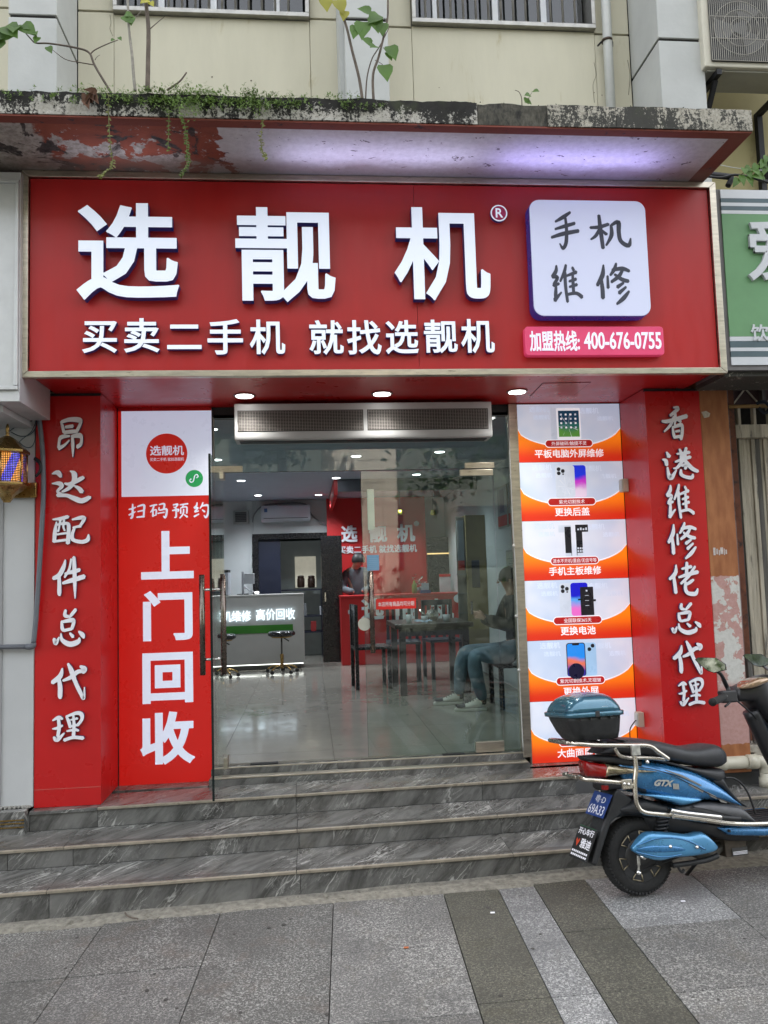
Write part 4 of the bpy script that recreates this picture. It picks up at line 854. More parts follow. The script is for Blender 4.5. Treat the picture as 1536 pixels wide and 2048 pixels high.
# crumbling edge at wall foot
mb = MB()
for k in range(60): x = random.uniform(-2.25, -1.98); s_ = random.uniform(.004, .011); mb.box(x, x+s_, -.54+random.uniform(0, .03), -.5, .013, .015+s_)
tag(mb.build('plaster_crumbs', M('crumb', (.35, .34, .31), .95)), kind='stuff')
cdt = thing('conduit', 'grey plastic conduit curving down between the white wall and the left red pillar', 'conduit', (-2.0, -.52, 1))
pa = [(-1.947,-0.535,2.635), (-1.953,-0.535,2.523), (-1.934,-0.535,2.363), (-1.918,-0.535,2.203), (-1.911,-0.535,2.013), (-1.913,-0.535,1.856), (-1.924,-0.535,1.637), (-1.941,-0.535,1.328), (-1.955,-0.535,1.113), (-1.966,-0.535,1.003)]
MB().tube(smooth_path(pa, 4), .015, 12).build('riser', CONDUIT, cdt)
e_ = [(-1.966,-0.535,1.003), (-1.978,-0.535,0.982), (-2.01,-0.535,0.983), (-2.341,-0.535,0.999)]
MB().tube(smooth_path([(pa[-1][0], -.535, pa[-1][2]-.001), (pa[-1][0]-.002, -.535, e_[1][2]+.004), (pa[-1][0]-.02, -.535, e_[1][2]-.002), (e_[2][0], -.535, e_[2][2])], 4), .0175, 12).build('elbow', CONDUIT, cdt)
MB().tube([(e_[2][0]-.001, -.535, e_[2][2]), (e_[3][0]-.3, -.535, e_[3][2])], .0145, 12).build('run', CONDUIT, cdt)
# wires above the lantern
tag(MB().tube(smooth_path([(-2.121,-0.52,2.33), (-2.079,-0.52,2.361), (-2.015,-0.52,2.383), (-1.969,-0.52,2.411), (-1.951,-0.52,2.478)], 5), .0028, 6).tube(smooth_path([(-2.115,-0.52,2.323), (-2.06,-0.52,2.297), (-2.005,-0.52,2.303), (-1.969,-0.52,2.341), (-1.954,-0.52,2.398)], 5), .0028, 6).tube(smooth_path([(-2.066,-0.52,2.259), (-2.03,-0.52,2.29), (-1.993,-0.52,2.322), (-1.972,-0.52,2.366), (-1.954,-0.52,2.411)], 5), .0024, 6).tube(smooth_path([(-2.066,-0.52,2.259), (-2.029,-0.52,2.227), (-1.993,-0.52,2.226), (-1.969,-0.52,2.27), (-1.972,-0.52,2.341)], 5), .0024, 6).build('loose_wires', M('teal_wire', (.02, .05, .07), .5)), 'thin dark blue wires looping above the brass lantern', 'wire')
# brass lantern
LX, LY = (-2.084,2.124)[0]-.001, -.66
ln = thing('wall_lantern', 'brass six sided wall lantern with orange and blue light dots', 'lantern', (LX, LY, 1.9))
def lz(y): return at_lz[y]
Z = lambda p: p[1]
zf, zt_, zr, zg1, zg0, zb1, zb0, zk = [p[1] for p in [(-2.086,2.347), (-2.085,2.269), (-2.084,2.17), (-2.084,2.164), (-2.083,1.983), (-2.083,1.97), (-2.082,1.909), (-2.082,1.863)]]
def hexa(nm, prof, mat): MB().lathe(prof, (LX, LY, 0), n=6, sm=False, a0=radians(30)).build(nm, mat, ln, .002)
hexa('roof', [(.022, zt_), (.05, zt_-.015), (.085, zr+.045), (.118, zr+.018), (.130, zr+.008), (.130, zr-.006), (.115, zr-.012)], BRASS)
MB().lathe([(.004, zf), (.010, zf-.02), (.011, zf-.045), (.006, zf-.052), (.013, zf-.058), (.007, zf-.066), (.018, zt_+.001)], (LX, LY, 0), n=14).build('finial', BRASS, ln)
hexa('base', [(.115, zb1+.014), (.130, zb1+.008), (.130, zb1-.004), (.115, zb1-.012), (.095, zb0+.03), (.05, zb0), (.025, zk+.01), (.022, zk)], BRASS)
for k in range(6):
    a = radians(30+60*k); MB().tube([(LX+.112*cos(a), LY+.112*sin(a), zb1+.014), (LX+.112*cos(a), LY+.112*sin(a), zr-.012)], .006, 6).build('corner_bar', BRASS, ln)
def dots():
    m, t = mk('lantern_dots'); x, y, z = t.sep(t.vec()); ang = t.n("Math", operation='ARCTAN2'); t.set(ang.inputs[0], t.math('SUBTRACT', y, LY)); t.set(ang.inputs[1], t.math('SUBTRACT', x, LX))
    u = t.math('MULTIPLY', ang.outputs[0], 9.0); w = t.math('MULTIPLY', z, 95)
    du = t.math('SUBTRACT', t.math('FRACT', u), .5); dw = t.math('SUBTRACT', t.math('FRACT', w), .5)
    d = t.math('SQRT', t.math('ADD', t.math('MULTIPLY', du, du), t.math('MULTIPLY', dw, dw)))
    on = t.ramp(d, .34, .22); s = t.ramp(t.math('ADD', u, t.math('MULTIPLY', w, .4)), -1e9, 1e9)
    ph = t.math('FRACT', t.math('MULTIPLY', t.math('ADD', u, t.math('MULTIPLY', w, -.45)), .075))
    c = t.mix(t.ramp(ph, .42, .5), (1, .42, .10), (.12, .10, 1.0)); c = t.mix(t.ramp(ph, .9, .96), c, (1, .42, .1))
    t.out((.03, .025, .02), .3, emit=c, estr=t.math('MULTIPLY', on, 2.2)); return m
MB().lathe([(.088, zb1+.014), (.088, zr-.012)], (LX, LY, 0), n=30).build('light_drum', dots(), ln)
for k in range(6):
    a = radians(60*k); c_ = Vector((LX+.099*cos(a), LY+.099*sin(a), 0)); s_ = Vector((-sin(a), cos(a), 0))*.052
    MB().add([c_-s_+Vector((0, 0, zb1+.014)), c_+s_+Vector((0, 0, zb1+.014)), c_+s_+Vector((0, 0, zr-.012)), c_-s_+Vector((0, 0, zr-.012))], [(0, 1, 2, 3)]).build('pane', LENS, ln)
box('wall_plate', LX-.04, LX+.13, -.535, -.506, zb0-.005, zb1+.03, BRASS, ln, .004); box('arm', LX-.015, LX+.015, LY+.1, -.536, zb1-.02, zb1+.005, BRASS, ln)
tag(MB().tube(smooth_path([(LX+.12, -.53, zr-.02), (LX+.155, -.545, zr-.05), (LX+.16, -.55, zr-.10), (LX+.13, -.545, zr-.135)], 5), [.012]*6+[.009]*10, 8).build('lantern_cable', DARK), 'black cable bundle hanging behind the brass lantern', 'cable')

# ================================================================ SHOP INTERIOR
FZ = .09; RX = 1.95; LXW = -1.95; BY = 7.2; CZ = 2.62
WALLI = M('shop_wall', (.50, .53, .54), .7, var=.04, scale=2)
sf = tag(box('shop_floor', LXW-.1, RX+.1, .041, BY+1.6, -.05, FZ-.012, M('floor_joint', (.10, .09, .08), .8)), kind='structure')
TILE = M('polished_tile', (.27, .255, .225), .12, var=.10, scale=2.2, dirt=(.20, .185, .16), damt=.3, dscale=5, rnd=True)
ty = [.041, .32, 1.12, 1.92, 2.72, 3.52, 4.32, 5.12, 5.92, 6.72, 7.52, 8.3]; tx = [LXW-.1, -1.72, -.92, -.12, .68, 1.48, RX+.1]
for i in range(len(tx)-1):
    for j in range(len(ty)-1): box('floor_tile', tx[i]+.0015, tx[i+1]-.0015, ty[j]+.0015, ty[j+1]-.0015, FZ-.0115, FZ, TILE, sf)
room = tag(MB().box(LXW-.1, LXW, .05, BY+1.6, FZ, CZ).build('shop_wall', WALLI), kind='structure')
box('side_wall', RX, RX+.1, .05, BY+1.6, FZ, CZ, WALLI, room)
box('back_wall', LXW, -1.14, BY, BY+.1, FZ, CZ-.001, WALLI, room); box('back_wall', .24, RX, BY, BY+.1, FZ, CZ-.001, WALLI, room); box('back_wall', -1.138, .238, BY, BY+.1, 2.09, CZ-.001, WALLI, room)
ce = tag(box('shop_ceiling', LXW-.1, RX+.1, .05, BY+1.6, CZ, CZ+.08, M('ceiling_paint', (.33, .38, .46), .7, var=.03)), kind='structure')
box('front_header', -1.0, 1.27, -.02, .05, 2.50, PT-.001, DARK, ce); box('far_wall', LXW, RX, BY+1.5, BY+1.6, FZ, CZ, M('far_wall_grey', (.12, .14, .15), .7), room)
# neighbour walls beside the shop front so no daylight leaks in
box('front_pier', -2.2, -.955, -.011, .045, -.02, PT-.001, M('pier', (.12, .12, .12), .8), room); box('front_pier', 1.262, 2.5, -.003, .045, -.02, PT-.001, M('pier', (.12, .12, .12), .8), room)
# shop lights, seen as small lit discs in the ceiling
dl = [(-1.05, 1.0), (.1, 1.1), (1.0, 1.0), (-1.2, 2.7), (.25, 2.6), (1.1, 2.4), (-1.1, 4.5), (.1, 4.4), (1.1, 4.2), (-1.0, 6.3), (-.1, 6.4), (1.1, 6.0)]
for k, (x, y) in enumerate(dl):
    t = thing('shop_downlight', ('leftmost', 'middle', 'rightmost')[k % 3]+' small lit downlight of the '+('row nearest the glass doors', 'second row behind the doors', 'third row over the tea table', 'last row by the red back wall')[k//3], 'ceiling light', (x, y, CZ), 'downlights in the shop ceiling')
    MB().lathe([(.052, CZ-.001), (.062, CZ-.004), (.052, CZ-.008)], (x, y, 0), n=20).build('trim_ring', ALU, t); MB().lathe([(0, CZ-.0095), (.050, CZ-.0095), (.050, CZ-.007)], (x, y, 0), n=20).build('diffuser', LAMPI, t)
    if k in (1, 3, 4, 6, 8, 9, 10, 11):
        ld = bpy.data.lights.new('shop_light', 'SPOT'); ld.energy = 19 if y > 5 else 11; ld.color = (.88, .94, 1); ld.spot_size = radians(140); ld.spot_blend = .8; ld.shadow_soft_size = .06
        lo = bpy.data.objects.new('shop_light', ld); COL.objects.link(lo); lo.location = (x, y, CZ-.03); lo.parent = t; lo.matrix_parent_inverse = WM[t.name].inverted()
# red wall on the right of the back, with sign
RW = 7.02
rw = thing('red_back_wall', 'red back wall of the shop with pale characters and small slogan line', 'wall', (.8, RW, FZ))
b = (0.028,1.607,0.987,2.575)
RIN = M('red_board', (.42, .012, .014), .45, var=.06, scale=2)
box('board', b[0], b[1], RW, RW+.1, FZ+.001, CZ-.002, RIN, rw)
PALE = M('pale_letter', (.66, .70, .75), .4)
for ch, q in (('选', (0.248,0.51,1.908,2.178)), ('靓', (0.693,0.98,1.896,2.167)), ('机', (1.141,1.431,1.892,2.18))): letter('character', ch, q, RW-.001, .03, PALE, rw, bold=.03)
letter('slogan', '买卖二手机 就找选靓机', (0.202,1.454,1.729,1.856), RW-.001, .015, PALE, rw, bold=.02)
q = (1.46,7,2.184); MB().lathe([(.036, -.004), (.042, -.004), (.042, .004), (.036, .004)], (q[0], RW-.01, q[2]), 'y', 20).build('mark_ring', PALE, rw); letter('mark_letter', 'R', (q[0]-.018, q[0]+.02, q[2]-.024, q[2]+.024), RW-.006, .006, PALE, rw, bold=.01)
bm_ = thing('ceiling_beam', 'dark red framed dropped beam under the shop ceiling', 'beam', (.4, 5.6, 2.4))
q = (0.122,0.313,2.41,2.671)
box('beam_side', q[0]-.05, q[0], 4.6, 6.9, 2.42, CZ-.001, RIN, bm_); box('beam_front', q[0]+.001, RX-.01, 4.6, 4.66, 2.46, CZ-.001, M('beam_grey', (.10, .11, .13), .6), bm_)
# dark door in the back wall and the room behind
dr = thing('black_door_frame', 'black door frame with navy side panel in the back wall', 'door', (-.4, BY, FZ))
NAVY = M('navy_panel', (.010, .014, .032), .4, var=.1)
q0, q1, q2 = (-1.154,2.052)[0], (-0.72,2.041)[0], (-0.082,2.025)[0]
box('frame', q0, q0+.09, BY-.06, BY+.1, FZ, 2.085, BLACKG, dr); box('frame', q0+.091, .235, BY-.06, BY+.1, 2.0, 2.085, BLACKG, dr); box('side_panel', q0+.091, q1, BY, BY+.05, FZ, 1.999, NAVY, dr)
box('door_leaf', q2, .235, 6.55, 6.6, FZ+.005, 1.998, BLACKG, dr, .004); box('door_leaf', q2, q2+.05, 6.61, BY-.07, FZ+.005, 1.998, BLACKG, dr)
box('handle', q2+.04, q2+.06, 6.52, 6.549, 1.0, 1.14, CHROME, dr)
gd = thing('grey_inner_door', 'grey sliding panel in the lit room behind the black door frame', 'panel', (-.5, 8.0, FZ))
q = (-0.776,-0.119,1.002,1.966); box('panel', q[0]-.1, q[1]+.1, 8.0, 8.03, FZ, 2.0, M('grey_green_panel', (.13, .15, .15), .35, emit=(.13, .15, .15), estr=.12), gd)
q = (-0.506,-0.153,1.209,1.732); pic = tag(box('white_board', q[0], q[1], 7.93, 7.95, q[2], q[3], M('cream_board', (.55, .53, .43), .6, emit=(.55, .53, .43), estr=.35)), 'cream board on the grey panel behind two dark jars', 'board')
for k, xx in enumerate((598, 620)):
    q = [(-0.408,7.7,1.214), (-0.235,7.7,1.209)][k]
    tag(MB().lathe([(.05, q[2]), (.062, q[2]+.02), (.062, q[2]+.14), (.05, q[2]+.16), (.055, q[2]+.165), (.055, q[2]+.19), (.02, q[2]+.2)], (q[0], 7.7, 0), n=18).build('dark_jar', M('jar_brown', (.035, .02, .015), .3)), ('dark lidded jar on the shelf behind the counter nearer the door frame', 'dark lidded jar on the shelf nearer the black open door')[k], 'jar')
sh = thing('back_shelf', 'low cluttered shelf in the lit room behind the white counter', 'shelf', (-.35, 7.7, FZ))
q = (-0.76,-0.067,0.199,1.207)
for z in (q[3]-.02, q[3]-.45, .5): box('board', q[0], q[1], 7.5, 7.9, z-.02, z, NAVY, sh)
for x in (q[0], q[1]-.02): box('side', x, x+.02, 7.505, 7.895, FZ, q[3]-.041, NAVY, sh)
BOXC = [M('bx_white', (.4, .42, .45), .5), M('bx_blue', (.02, .05, .2), .5), M('bx_grey', (.15, .16, .17), .5), M('bx_red', (.25, .02, .02), .5)]
for k in range(5): 
    w = random.uniform(.07, .13); x = q[0]+.05+k*.15; z0 = (q[3]-.45, .5)[k % 2]
    tag(box('storage_box', x, x+w, 7.52, 7.75, z0, z0+random.uniform(.1, .22), BOXC[k % 4], None, .004), ['grey white carton at the left end of the top back shelf', 'blue carton at the left of the middle back shelf', 'grey carton in the middle of the top back shelf', 'red carton right of centre on the middle back shelf', 'pale carton at the right end of the top back shelf'][k], 'box', 'cartons on the back shelf')
# indoor air conditioner, fan, cables
ai = thing('wall_air_conditioner', 'white wall air conditioner above the black door frame', 'air conditioner', (-.6, 7.0, 2.3))
q = (-1.002,-0.226,2.273,2.526); AIW = M('aircon_white', (.50, .53, .60), .35, var=.03)
MB().prism([(6.985, q[2]+.04), (7.03, q[2]), (7.199, q[2]), (7.199, q[3]), (7.02, q[3]), (6.985, q[3]-.05)], q[0], q[1], 'x').build('casing', AIW, ai, .012); box('outlet', q[0]+.04, q[1]-.04, 6.978, 6.984, q[2]+.042, q[2]+.05, DARK, ai); box('energy_label', q[0]+.05, q[0]+.10, 6.978, 6.984, q[3]-.11, q[3]-.05, M('label_blue', (.05, .12, .3), .5), ai)
tag(MB().tube(smooth_path([(-1.147,7.15,2.272), (-1.122,7.15,2.391), (-0.985,7.15,2.532), (-0.708,7.15,2.566), (-0.31,7.15,2.55), (-0.218,7.15,2.387), (-0.077,7.15,2.255), (0.002,7.15,2.229), (0.041,7.15,2.188)], 5), .012, 8).build('aircon_hose', M('hose_grey', (.22, .23, .24), .6)), 'grey hose looping over and down beside the wall air conditioner', 'hose')
vf = thing('vent_fan', 'small grey framed wall vent left of the indoor air conditioner', 'vent', (-1.1, 7.15, 2.3)); q = (-1.444,-1.209,2.252,2.467)
box('frame', q[0], q[1], 7.12, 7.199, q[2], q[3], M('vent_frame', (.3, .32, .32), .5), vf, .006); box('grating', q[0]+.03, q[1]-.03, 7.11, 7.119, q[2]+.03, q[3]-.03, M('vent_dark', (.03, .035, .035), .6), vf)
for k in range(5): z = q[2]+.05+k*(q[3]-q[2]-.1)/4; box('slat', q[0]+.03, q[1]-.03, 7.10, 7.109, z-.004, z+.004, BOXC[2], vf)
# white counter with glowing characters
ct = thing('white_counter', 'white counter with glowing characters, a green stripe and a lit base', 'counter', (-.9, 5.9, FZ))
CW = M('counter_white', (.36, .355, .34), .4, var=.03); q = (-1.53,-0.358,0.201,1.123)
KZ = FZ+.085
box('body', -1.9, q[1], 5.8, 6.35, KZ, q[3], CW, ct, .004); box('top', -1.9, q[1], 5.79, 6.36, q[3]+.001, q[3]+.025, CW, ct, .003); box('plinth', -1.88, q[1]-.05, 5.9, 6.3, FZ+.001, KZ-.001, DARK, ct)
box('light_strip', -1.88, q[1]-.02, 5.83, 5.86, KZ-.012, KZ-.001, M('strip_light', (.9, .9, .9), .3, emit=(.95, 1, .92), estr=2.5), ct)
z_ = (-0.904,0.721)[1], (-0.906,0.61)[1]; box('green_stripe', -1.9, (-0.513,0.666)[0], 5.788, 5.7995, z_[1], z_[0], M('stripe_green', (.025, .16, .012), .4), ct)
GLOW = M('glow_letter', (.8, .9, 1), .3, emit=(.80, .92, 1), estr=.8)
letter('glowing_text', '手机维修', (-1.636,-1.096,0.781,0.934), 5.785, .03, GLOW, ct, bold=.008); letter('glowing_text', '高价回收', (-1.026,-0.48,0.787,0.948), 5.785, .03, GLOW, ct, bold=.008)
# gear on the counter
eq = thing('office_printer', 'white office printer stack on the counter behind the glass door', 'printer', (-1.3, 6.1, 1.1)); q = (-1.627,-1.422,1.159,1.652)
ct_z = (-0.897,1.128)[1]+.026
box('body', q[0]-.3, q[1], 5.95, 6.3, ct_z, ct_z+.32, M('pale_grey', (.36, .38, .42), .5), eq, .01); box('tray', q[0]-.28, q[1]-.03, 5.93, 5.949, ct_z+.16, ct_z+.18, DARK, eq); box('lid', q[0]-.3, q[1], 5.95, 6.3, ct_z+.325, ct_z+.36, DARK, eq, .006)
mn = thing('monitor_arm', 'white monitor on a bent stand beside the printer on the counter', 'monitor', (-1.05, 6.1, 1.1))
q = [(-1.225,6.05,1.112), (-1.199,6.05,1.435)]
box('post', q[0][0]-.015, q[0][0]+.015, 6.04, 6.07, ct_z, ct_z+.33, BOXC[0], mn, .003); box('screen', q[0][0]+.02, q[0][0]+.17, 6.0, 6.04, ct_z+.15, ct_z+.30, BOXC[0], mn, .006); box('foot', q[0][0]-.08, q[0][0]+.08, 5.98, 6.14, ct_z, ct_z+.012, DARK, mn, .004)
tl = thing('desk_lamp', 'thin bent desk lamp with a lit tip on the counter', 'lamp', (-.85, 6.0, ct_z)); q = [(-1.173,5.95,1.212), (-0.991,5.95,1.1)]
MB().tube([(q[0][0]-.02, 5.95, ct_z+.12), (q[0][0]+.04, 5.95, ct_z+.06), (q[1][0]-.05, 5.95, ct_z+.03)], .008, 6).build('arm', BOXC[0], tl); MB().tube([(q[0][0]-.02, 5.95, ct_z+.12), (q[0][0]-.04, 5.97, ct_z)], .007, 6).build('stem', BOXC[0], tl); MB().lathe([(.004, -.03), (.014, -.02), (.018, .02), (.01, .03)], (q[1][0]-.03, 5.95, ct_z+.025), 'x', 12).build('tip', M('lamp_tip', (.9, .9, .9), .4, emit=(1, 1, 1), estr=3), tl)
# stools
def stool(loc, lab):
    t = thing('wheeled_stool', lab, 'stool', loc, 'gold wheeled stools at the counter'); x, y, z = loc
    MB().lathe([(.0, z+.50), (.16, z+.50), (.185, z+.515), (.185, z+.545), (.165, z+.565), (0, z+.57)], (x, y, 0), n=28).build('seat', BLACKG, t)
    MB().lathe([(.13, z+.48), (.15, z+.499)], (x, y, 0), n=24).build('seat_ring', BRASS, t)
    MB().lathe([(.011, z+.24), (.011, z+.479)], (x, y, 0), n=12).build('piston', M('piston', (.08, .08, .08), .3, .8), t); MB().lathe([(.022, z+.07), (.024, z+.25), (.018, z+.26)], (x, y, 0), n=14).build('column', BRASS, t)
    MB().tube([(x+.03, y-.02, z+.475), (x+.10, y-.03, z+.43)], .008, 6).build('lever', DARK, t)
    for k in range(5):
        a = 2*pi*k/5+.3; c, s = cos(a), sin(a)
        f = MB().tube(smooth_path([(x+.015*c, y+.015*s, z+.10), (x+.12*c, y+.12*s, z+.105), (x+.21*c, y+.21*s, z+.06)], 4), .010, 8).build('foot', BRASS, t); MB().lathe([(.024, -.012), (.026, 0), (.024, .012)], (x+.21*c, y+.21*s, z+.027), 'y', 14).build('caster', RUBBER, f)
stool((-.66, 5.35, FZ), 'gold wheeled stool with black round seat in front of the white counter'); stool((-1.43, 5.1, FZ), 'gold wheeled stool mostly hidden behind the open glass door')
# red reception desk
rd = thing('red_reception_desk', 'red reception desk with large pale characters behind the dark table', 'desk', (1.0, 6.1, FZ)); q = (0.179,2.101,0.099,1.059)
box('front', q[0], min(q[1], 1.94), 6.0, 6.04, FZ+.001, q[3], RIN, rd, .003); box('side', q[0], q[0]+.03, 6.041, 6.5, FZ+.001, q[3]-.001, RIN, rd); box('top', q[0]-.01, RX-.005, 5.98, 6.55, q[3]+.001, q[3]+.03, RIN, rd, .004)
for ch, w in (('选', (0.47,0.805,0.728,1.039)), ('靓', (0.951,1.289,0.712,1.023)), ('机', (1.488,1.829,0.686,1.006))): letter('character', ch, w, 5.999, .02, PALE, rd, bold=.035)
w = (1.895,6,0.998); letter('mark_letter', 'R', (w[0]-.025, w[0]+.025, w[2]-.03, w[2]+.03), 5.999, .01, PALE, rd, bold=.01); MB().lathe([(.050, -.004), (.058, -.004), (.058, .004), (.050, .004)], (w[0], 5.99, w[2]), 'y', 24).build('mark_ring', PALE, rd)
w = (0.28,0.331,0.826,0.884); box('socket_plate', w[0], w[1], 5.993, 5.9995, w[2], w[3], BOXC[0], rd)
DZ = q[3]+.031
tag(MB().lathe([(.0, DZ), (.036, DZ), (.038, DZ+.02), (.038, DZ+.12), (.022, DZ+.15), (.014, DZ+.17), (.014, DZ+.19), (0, DZ+.192)], ((1.275,1.141)[0], 6.1, 0), n=18).build('spray_bottle', M('olive_plastic', (.14, .16, .02), .4)), 'yellow green spray bottle standing on the red reception desk', 'bottle')
w = (1.37,1.482,0.991,1.173); cardh = thing('card_holder', 'blue and white price card stand on the red desk', 'card stand', (w[0], 6.05, DZ)); box('card', w[0], w[1], 6.03, 6.04, DZ+.05, DZ+.15, BOXC[0], cardh); box('base', w[0]-.02, w[1]+.02, 6.0, 6.1, DZ, DZ+.045, BOXC[1], cardh)
ft = thing('flower_pot', 'small pale flowers in a pot on the red desk', 'plant', ((1.377,1.36)[0], 6.3, DZ)); fx_ = (1.377,1.36)[0]
MB().lathe([(.03, DZ), (.05, DZ+.08), (.046, DZ+.08)], (fx_, 6.3, 0), n=16).build('pot', BOXC[2], ft); mb = MB()
for k in range(40): mb.leaf((fx_+random.gauss(0, .05), 6.3+random.gauss(0, .04), DZ+.15+random.gauss(0, .05)), (random.gauss(0, 1), random.gauss(0, 1), random.random()), (0, 0, 1), .05, .035)
mb.build('blossom', M('pale_flower', (.35, .36, .33), .7), ft)
# dark cabinet and paper in the right rear corner
q = (1.598,2.318,1.029,1.947); dk = thing('dark_wall_unit', 'black glossy wall unit in the right rear corner', 'cabinet', (1.6, 7.0, FZ)); box('body', q[0]+.002, RX-.005, 6.9, 7.19, FZ+.001, 1.95, BLACKG, dk); 
z_ = (1.964,1.694)[1]; box('lit_shelf', q[0]+.0, RX-.005, 6.86, 6.899, z_-.012, z_+.006, M('warm_strip', (.8, .6, .3), .4, emit=(1, .62, .25), estr=.9), dk)
q = (1.724,1.902,1.058,1.363); pp = tag(box('price_sheet', q[0], q[1], 6.56, 6.565, q[2], q[3], M('sheet_white', (.38, .39, .4), .7)), 'white price sheet with a red heading above the red desk', 'poster'); box('heading', q[0], q[1], 6.555, 6.559, q[3]-.04, q[3], RIN, pp)
# tall yellow cupboard by the right wall
yc = thing('tall_cupboard', 'tall yellowish cupboard against the right wall with shelves on its side', 'cupboard', (1.6, 4.4, FZ)); q = (1.696,1.874,0.717,2.088)
YW_ = M('yellow_wood', (.24, .19, .085), .55, var=.1, scale=4); q2_ = (1.582,1.696,0.722,2.06)
box('side', q[0], RX-.002, 4.2, 4.8, FZ+.3, q[3], YW_, yc, .004); box('front_panel', q2_[0], q[0]-.001, 4.25, 4.27, FZ+.3, q[3]-.02, M('shelf_grey', (.16, .16, .15), .6), yc)
for k, z in enumerate((.62, .86, 1.1, 1.34)): box('shelf', q2_[0]-.01, q[0]-.001, 4.23, 4.249, z, z+.018, BOXC[2], yc)
box('poster', q2_[0]+.01, q[0]-.02, 4.236, 4.2485, 1.52, q[3]-.06, M('poster_blue', (.25, .3, .36), .5), yc); box('poster_band', q2_[0]+.01, q[0]-.02, 4.23, 4.2355, 1.40, 1.52, RIN, yc); box('dark_phone', q[0]+.06, q[0]+.16, 4.188, 4.199, 1.18, 1.52, NAVY, yc, .01)
# dark table, chairs, tea things
WD = M('dark_table_wood', (.030, .022, .020), .3, var=.3, scale=4, stretch=(1, 6, 1)); BLU = M('blue_black_wood', (.010, .013, .030), .4)
tb = thing('tea_table', 'dark wooden tea table behind the closed glass door leaf', 'table', (1.05, 3.2, FZ)); TZ = .84
box('top', .62, 1.46, 2.75, 3.75, TZ-.05, TZ, WD, tb, .01)
for x in (.70, 1.38):
    for y in (2.83, 3.67): box('leg', x-.035, x+.035, y-.035, y+.035, FZ, TZ-.051, WD, tb, .004)
box('apron', .70, 1.38, 2.81, 2.83, TZ-.13, TZ-.051, WD, tb)
def chair(loc, rz, lab, mat, first=[None]):
    t = thing('dining_chair', lab, 'chair', (0, 0, 0), 'dark chairs round the tea table')
    for x in (-.18, .18): box('leg', x-.02, x+.02, -.2, -.16, 0, .44, mat, t, .003); box('back_post', x-.02, x+.02, .17, .21, 0, .95, mat, t, .003)
    box('seat', -.21, .21, -.21, .21, .441, .475, mat, t, .006); box('top_rail', -.159, .159, .175, .2, .88, .95, mat, t, .003)
    for k in range(3): box('back_slat', -.11+k*.1-.02, -.11+k*.1+.02, .18, .195, .476, .879, mat, t)
    t.location = loc; t.rotation_euler = (0, 0, rz); return t
chair((.42, 3.6, FZ), radians(95), 'black slat back chair at the left end of the tea table', BLACKG); chair((1.36, 4.25, FZ), radians(8), 'blue black slat back chair behind the tea table by the cupboard', BLU); chair((.86, 4.15, FZ), radians(-5), 'blue black chair behind the tea table below the red desk', BLU)
CUP = M('cup_white', (.45, .48, .5), .3)
for k, (x, y, h, r, lab) in enumerate(((.80, 3.0, .09, .035, 'tall glass cup at the left end of the tea table'), (1.0, 3.2, .06, .04, 'small white bowl in the middle of the tea table'), (1.22, 3.05, .075, .045, 'white mug at the right end of the tea table'))):
    tag(MB().lathe([(r*.7, TZ), (r*.8, TZ+.004), (r, TZ+h), (r*.92, TZ+h), (r*.7, TZ+.01)], (x, y, 0), n=18).build('cup', CUP), lab, 'cup')
tk = thing('teapot', 'steel teapot among cups on the dark tea table', 'teapot', (1.1, 3.25, TZ)); MB().lathe([(.04, TZ), (.07, TZ+.03), (.07, TZ+.08), (.045, TZ+.12), (.012, TZ+.125), (.012, TZ+.15), (0, TZ+.152)], (1.1, 3.3, 0), n=20).build('body', CHROME, tk); MB().tube([(1.03, 3.3, TZ+.05), (.98, 3.3, TZ+.10), (.96, 3.3, TZ+.12)], [.014, .010, .007], 8).build('spout', CHROME, tk)
mb = MB(); vs = []
for i in range(9):
    for j in range(7): vs.append((.86+i*.022, 2.86+j*.03, TZ+.012+.035*abs(noise.noise(Vector((i*.6, j*.6, 2))))+.02*sin(i)*.3))
tag(mb.add(vs, [(i*7+j, i*7+7+j, i*7+8+j, i*7+j+1) for i in range(8) for j in range(6)], 0, True).build('tea_towel', M('pale_blue_cloth', (.22, .30, .38), .9)), 'crumpled pale blue cloth on the front edge of the tea table', 'cloth')
# things on the right wall
for k, (py, pz, mt, lab, nm) in enumerate((((2.5, 3.15), (1.28, 1.60), M('certificate', (.40, .41, .34), .6, var=.04), 'framed pale certificate low on the right wall of the shop', 'certificate'), ((2.5, 2.95), (1.86, 2.34), M('poster_grey_a', (.22, .26, .29), .5), 'phone poster nearer the door high on the right wall', 'wall_poster'), ((3.0, 3.45), (1.86, 2.34), M('poster_grey_b', (.20, .24, .27), .5), 'phone poster nearer the cupboard high on the right wall', 'wall_poster'))):
    t = thing(nm, lab, 'poster', (RX, sum(py)/2, sum(pz)/2)); box('frame', RX-.012, RX-.001, py[0], py[1], pz[0], pz[1], M('thin_frame', (.3, .3, .27), .5), t); box('sheet', RX-.015, RX-.0125, py[0]+.02, py[1]-.02, pz[0]+.02, pz[1]-.02, mt, t)
    if k: box('band', RX-.018, RX-.0155, py[0]+.02, py[1]-.02, pz[0]+.02, pz[0]+.14, RIN, t); box('phone', RX-.018, RX-.0155, py[0]+.13, py[1]-.13, pz[0]+.17, pz[1]-.04, M('poster_phone', (.05, .07, .14), .4), t)
    else:
        for j in range(7): box('text_line', RX-.0165, RX-.0152, py[0]+.08, py[1]-.08-.05*(j % 3), pz[0]+.06+j*.027, pz[0]+.064+j*.027, INK, t)
